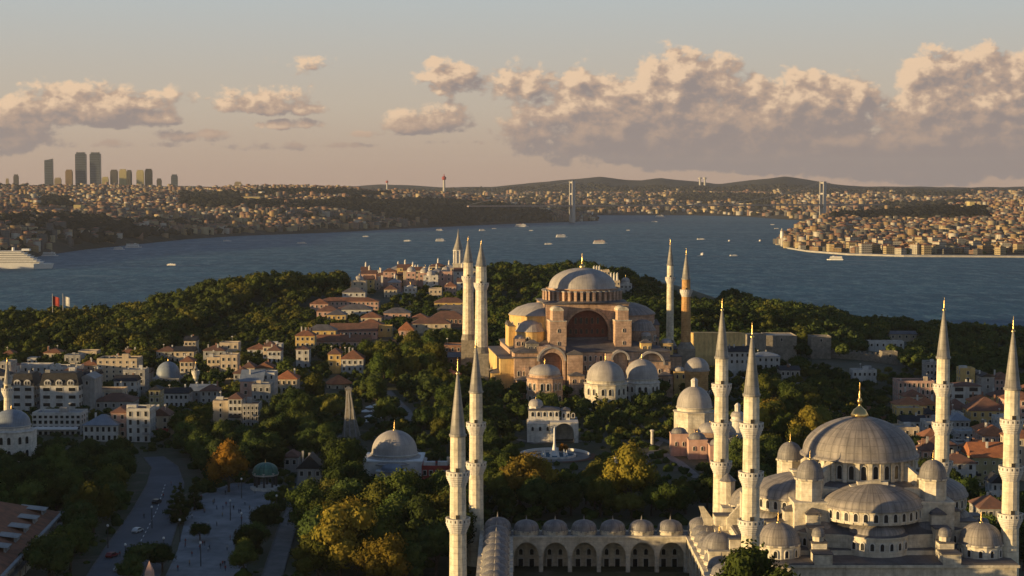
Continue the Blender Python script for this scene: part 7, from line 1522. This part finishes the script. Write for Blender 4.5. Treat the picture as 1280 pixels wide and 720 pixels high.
for px, py, L, rz, s, kd, rf in [(215, 331.5, 22, 2.9, 'small white motorboat alone in the near left water', 'motorboat', None), (378, 304.5, 30, .1, 'motorboat with a wake near the left shore, third from left', 'motorboat', None), (510, 301.5, 26, -.05, 'white boat trailing a long wake, left of the twin spires', 'motorboat', None), (551, 301.5, 34, .1, 'bright white ferry above the palace hill', 'ferry', None), (550, 288.5, 30, .1, 'small ferry close to the far shore above the palace', 'ferry', None), (603, 288.5, 26, .2, 'small white ferry behind the minaret tips', 'ferry', None), (618, 286, 20, .2, 'tiny boat near the far shore right of the small ferry', 'motorboat', None), (652, 283.5, 60, 0, 'long low ferry near the bridge foot', 'ferry', None), (664, 288.5, 18, 0, 'tiny white boat below the long low ferry', 'motorboat', None), (702, 296.5, 40, .15, 'white passenger ferry in mid strait left', 'ferry', None), (686, 305.5, 26, 0.1, 'speedboat with wake left below the passenger ferry', 'motorboat', None), (750, 304.5, 44, .05, 'ferry with reddish upper deck in mid strait', 'ferry', 'tile_o'), (818, 277.5, 34, 0, 'small boat high in the strait near centre', 'motorboat', None), (824, 318, 1, 0, '', None, None), (876, 299.5, 28, .1, 'white motorboat above the slim minaret', 'motorboat', None), (877.5, 318.8, 24, 1.3, 'white ferry seen end-on right of the brick minaret', 'ferry', None), (911, 301.5, 18, 1.2, 'small white boat right of centre in the strait', 'ferry', None), (949.5, 301.5, 20, 1.2, 'small white ferry halfway to the lighthouse', 'ferry', None), (917, 320, 22, .2, 'motorboat with faint wake below the row of three', 'motorboat', None), (965, 281, 20, 0, 'tiny boat near the lighthouse water', 'motorboat', None), (970, 286, 20, .1, 'tiny white boat left above the lighthouse', 'motorboat', None), (741, 271.8, 40, 0, 'tiny sail near the bridge tower', 'sailboat', None), (825, 271.5, 60, 0, 'dark cargo boat below the far hills', 'ferry', 'grey'), (1043, 325, 38, 2.9, 'white car ferry arriving at the far right quay', 'ferry', None), (168, 309.5, 46, .05, 'white ferry moored near the left waterfront', 'ferry', None), (150, 312, 30, .1, 'smaller ferry beside the moored one at left', 'ferry', None), (285, 301.5, 26, .2, 'motorboat by the left shore below the cream block', 'motorboat', None), (458, 296, 24, .1, 'small boat close to the left shore, mid way', 'motorboat', None), (785, 288, 16, 0, 'tiny boat mid strait right of the ferries', 'motorboat', None), (1090, 336, 1, 0, '', None, None), (64, 320, 40, .05, 'ferry just behind the cruise ship stern', 'ferry', None)]:
    if kd: boat(px, py, L * .82, s, rz, kd, True, roof=rf)
# foam streaks drawn by currents
def streak(px, py, Lp, wd):
    Y = CAMZ * F / (py - 236); x = xat(px, Y); L = Lp / F * Y; b = MB(); n = 14; vs = []
    for i in range(n + 1): u = i / n; w_ = wd * (4 * u * (1 - u))**.5 + .5; y = Y + math.sin(u * 5 + px) * wd * .6; vs += [(x - L / 2 + L * u, y - w_, .12), (x - L / 2 + L * u, y + w_, .12)]
    b.add(vs, [(2 * i, 2 * i + 2, 2 * i + 3, 2 * i + 1) for i in range(n)]); tag(b.build('foam_streak', M['streak']), kind='stuff')
M['streak'] = mat('current_line', (.11, .20, .25), .5, col2=(.04, .11, .15), vscale=.02, spec=.2)
for a in [(330, 300, 90, 14), (120, 345, 80, 7), (1160, 322, 220, 10), (1080, 330, 60, 8), (690, 285, 120, 24), (830, 300, 90, 16), (440, 312, 100, 9), (930, 290, 80, 20), (240, 322, 70, 8)]: streak(*a)

# ------------------------------------------------------------ evening haze over the strait
HZ_D = 2.0e-5
b = MB(); b.box(-5600, 5600, -200, 15300, -14, 400); hz = b.build('haze', None); tag(hz, 'thin warm evening haze', 'haze', kind='stuff')
m = bpy.data.materials.new('haze_air'); m.use_nodes = True; nt = m.node_tree; nt.nodes.clear(); o_ = nt.nodes.new('ShaderNodeOutputMaterial'); v_ = nt.nodes.new('ShaderNodeVolumePrincipled'); v_.inputs['Color'].default_value = (.78, .83, .98, 1); v_.inputs['Density'].default_value = HZ_D; v_.inputs['Anisotropy'].default_value = .2; nt.links.new(v_.outputs[0], o_.inputs['Volume'])
hz.data.materials.clear(); hz.data.materials.append(m)
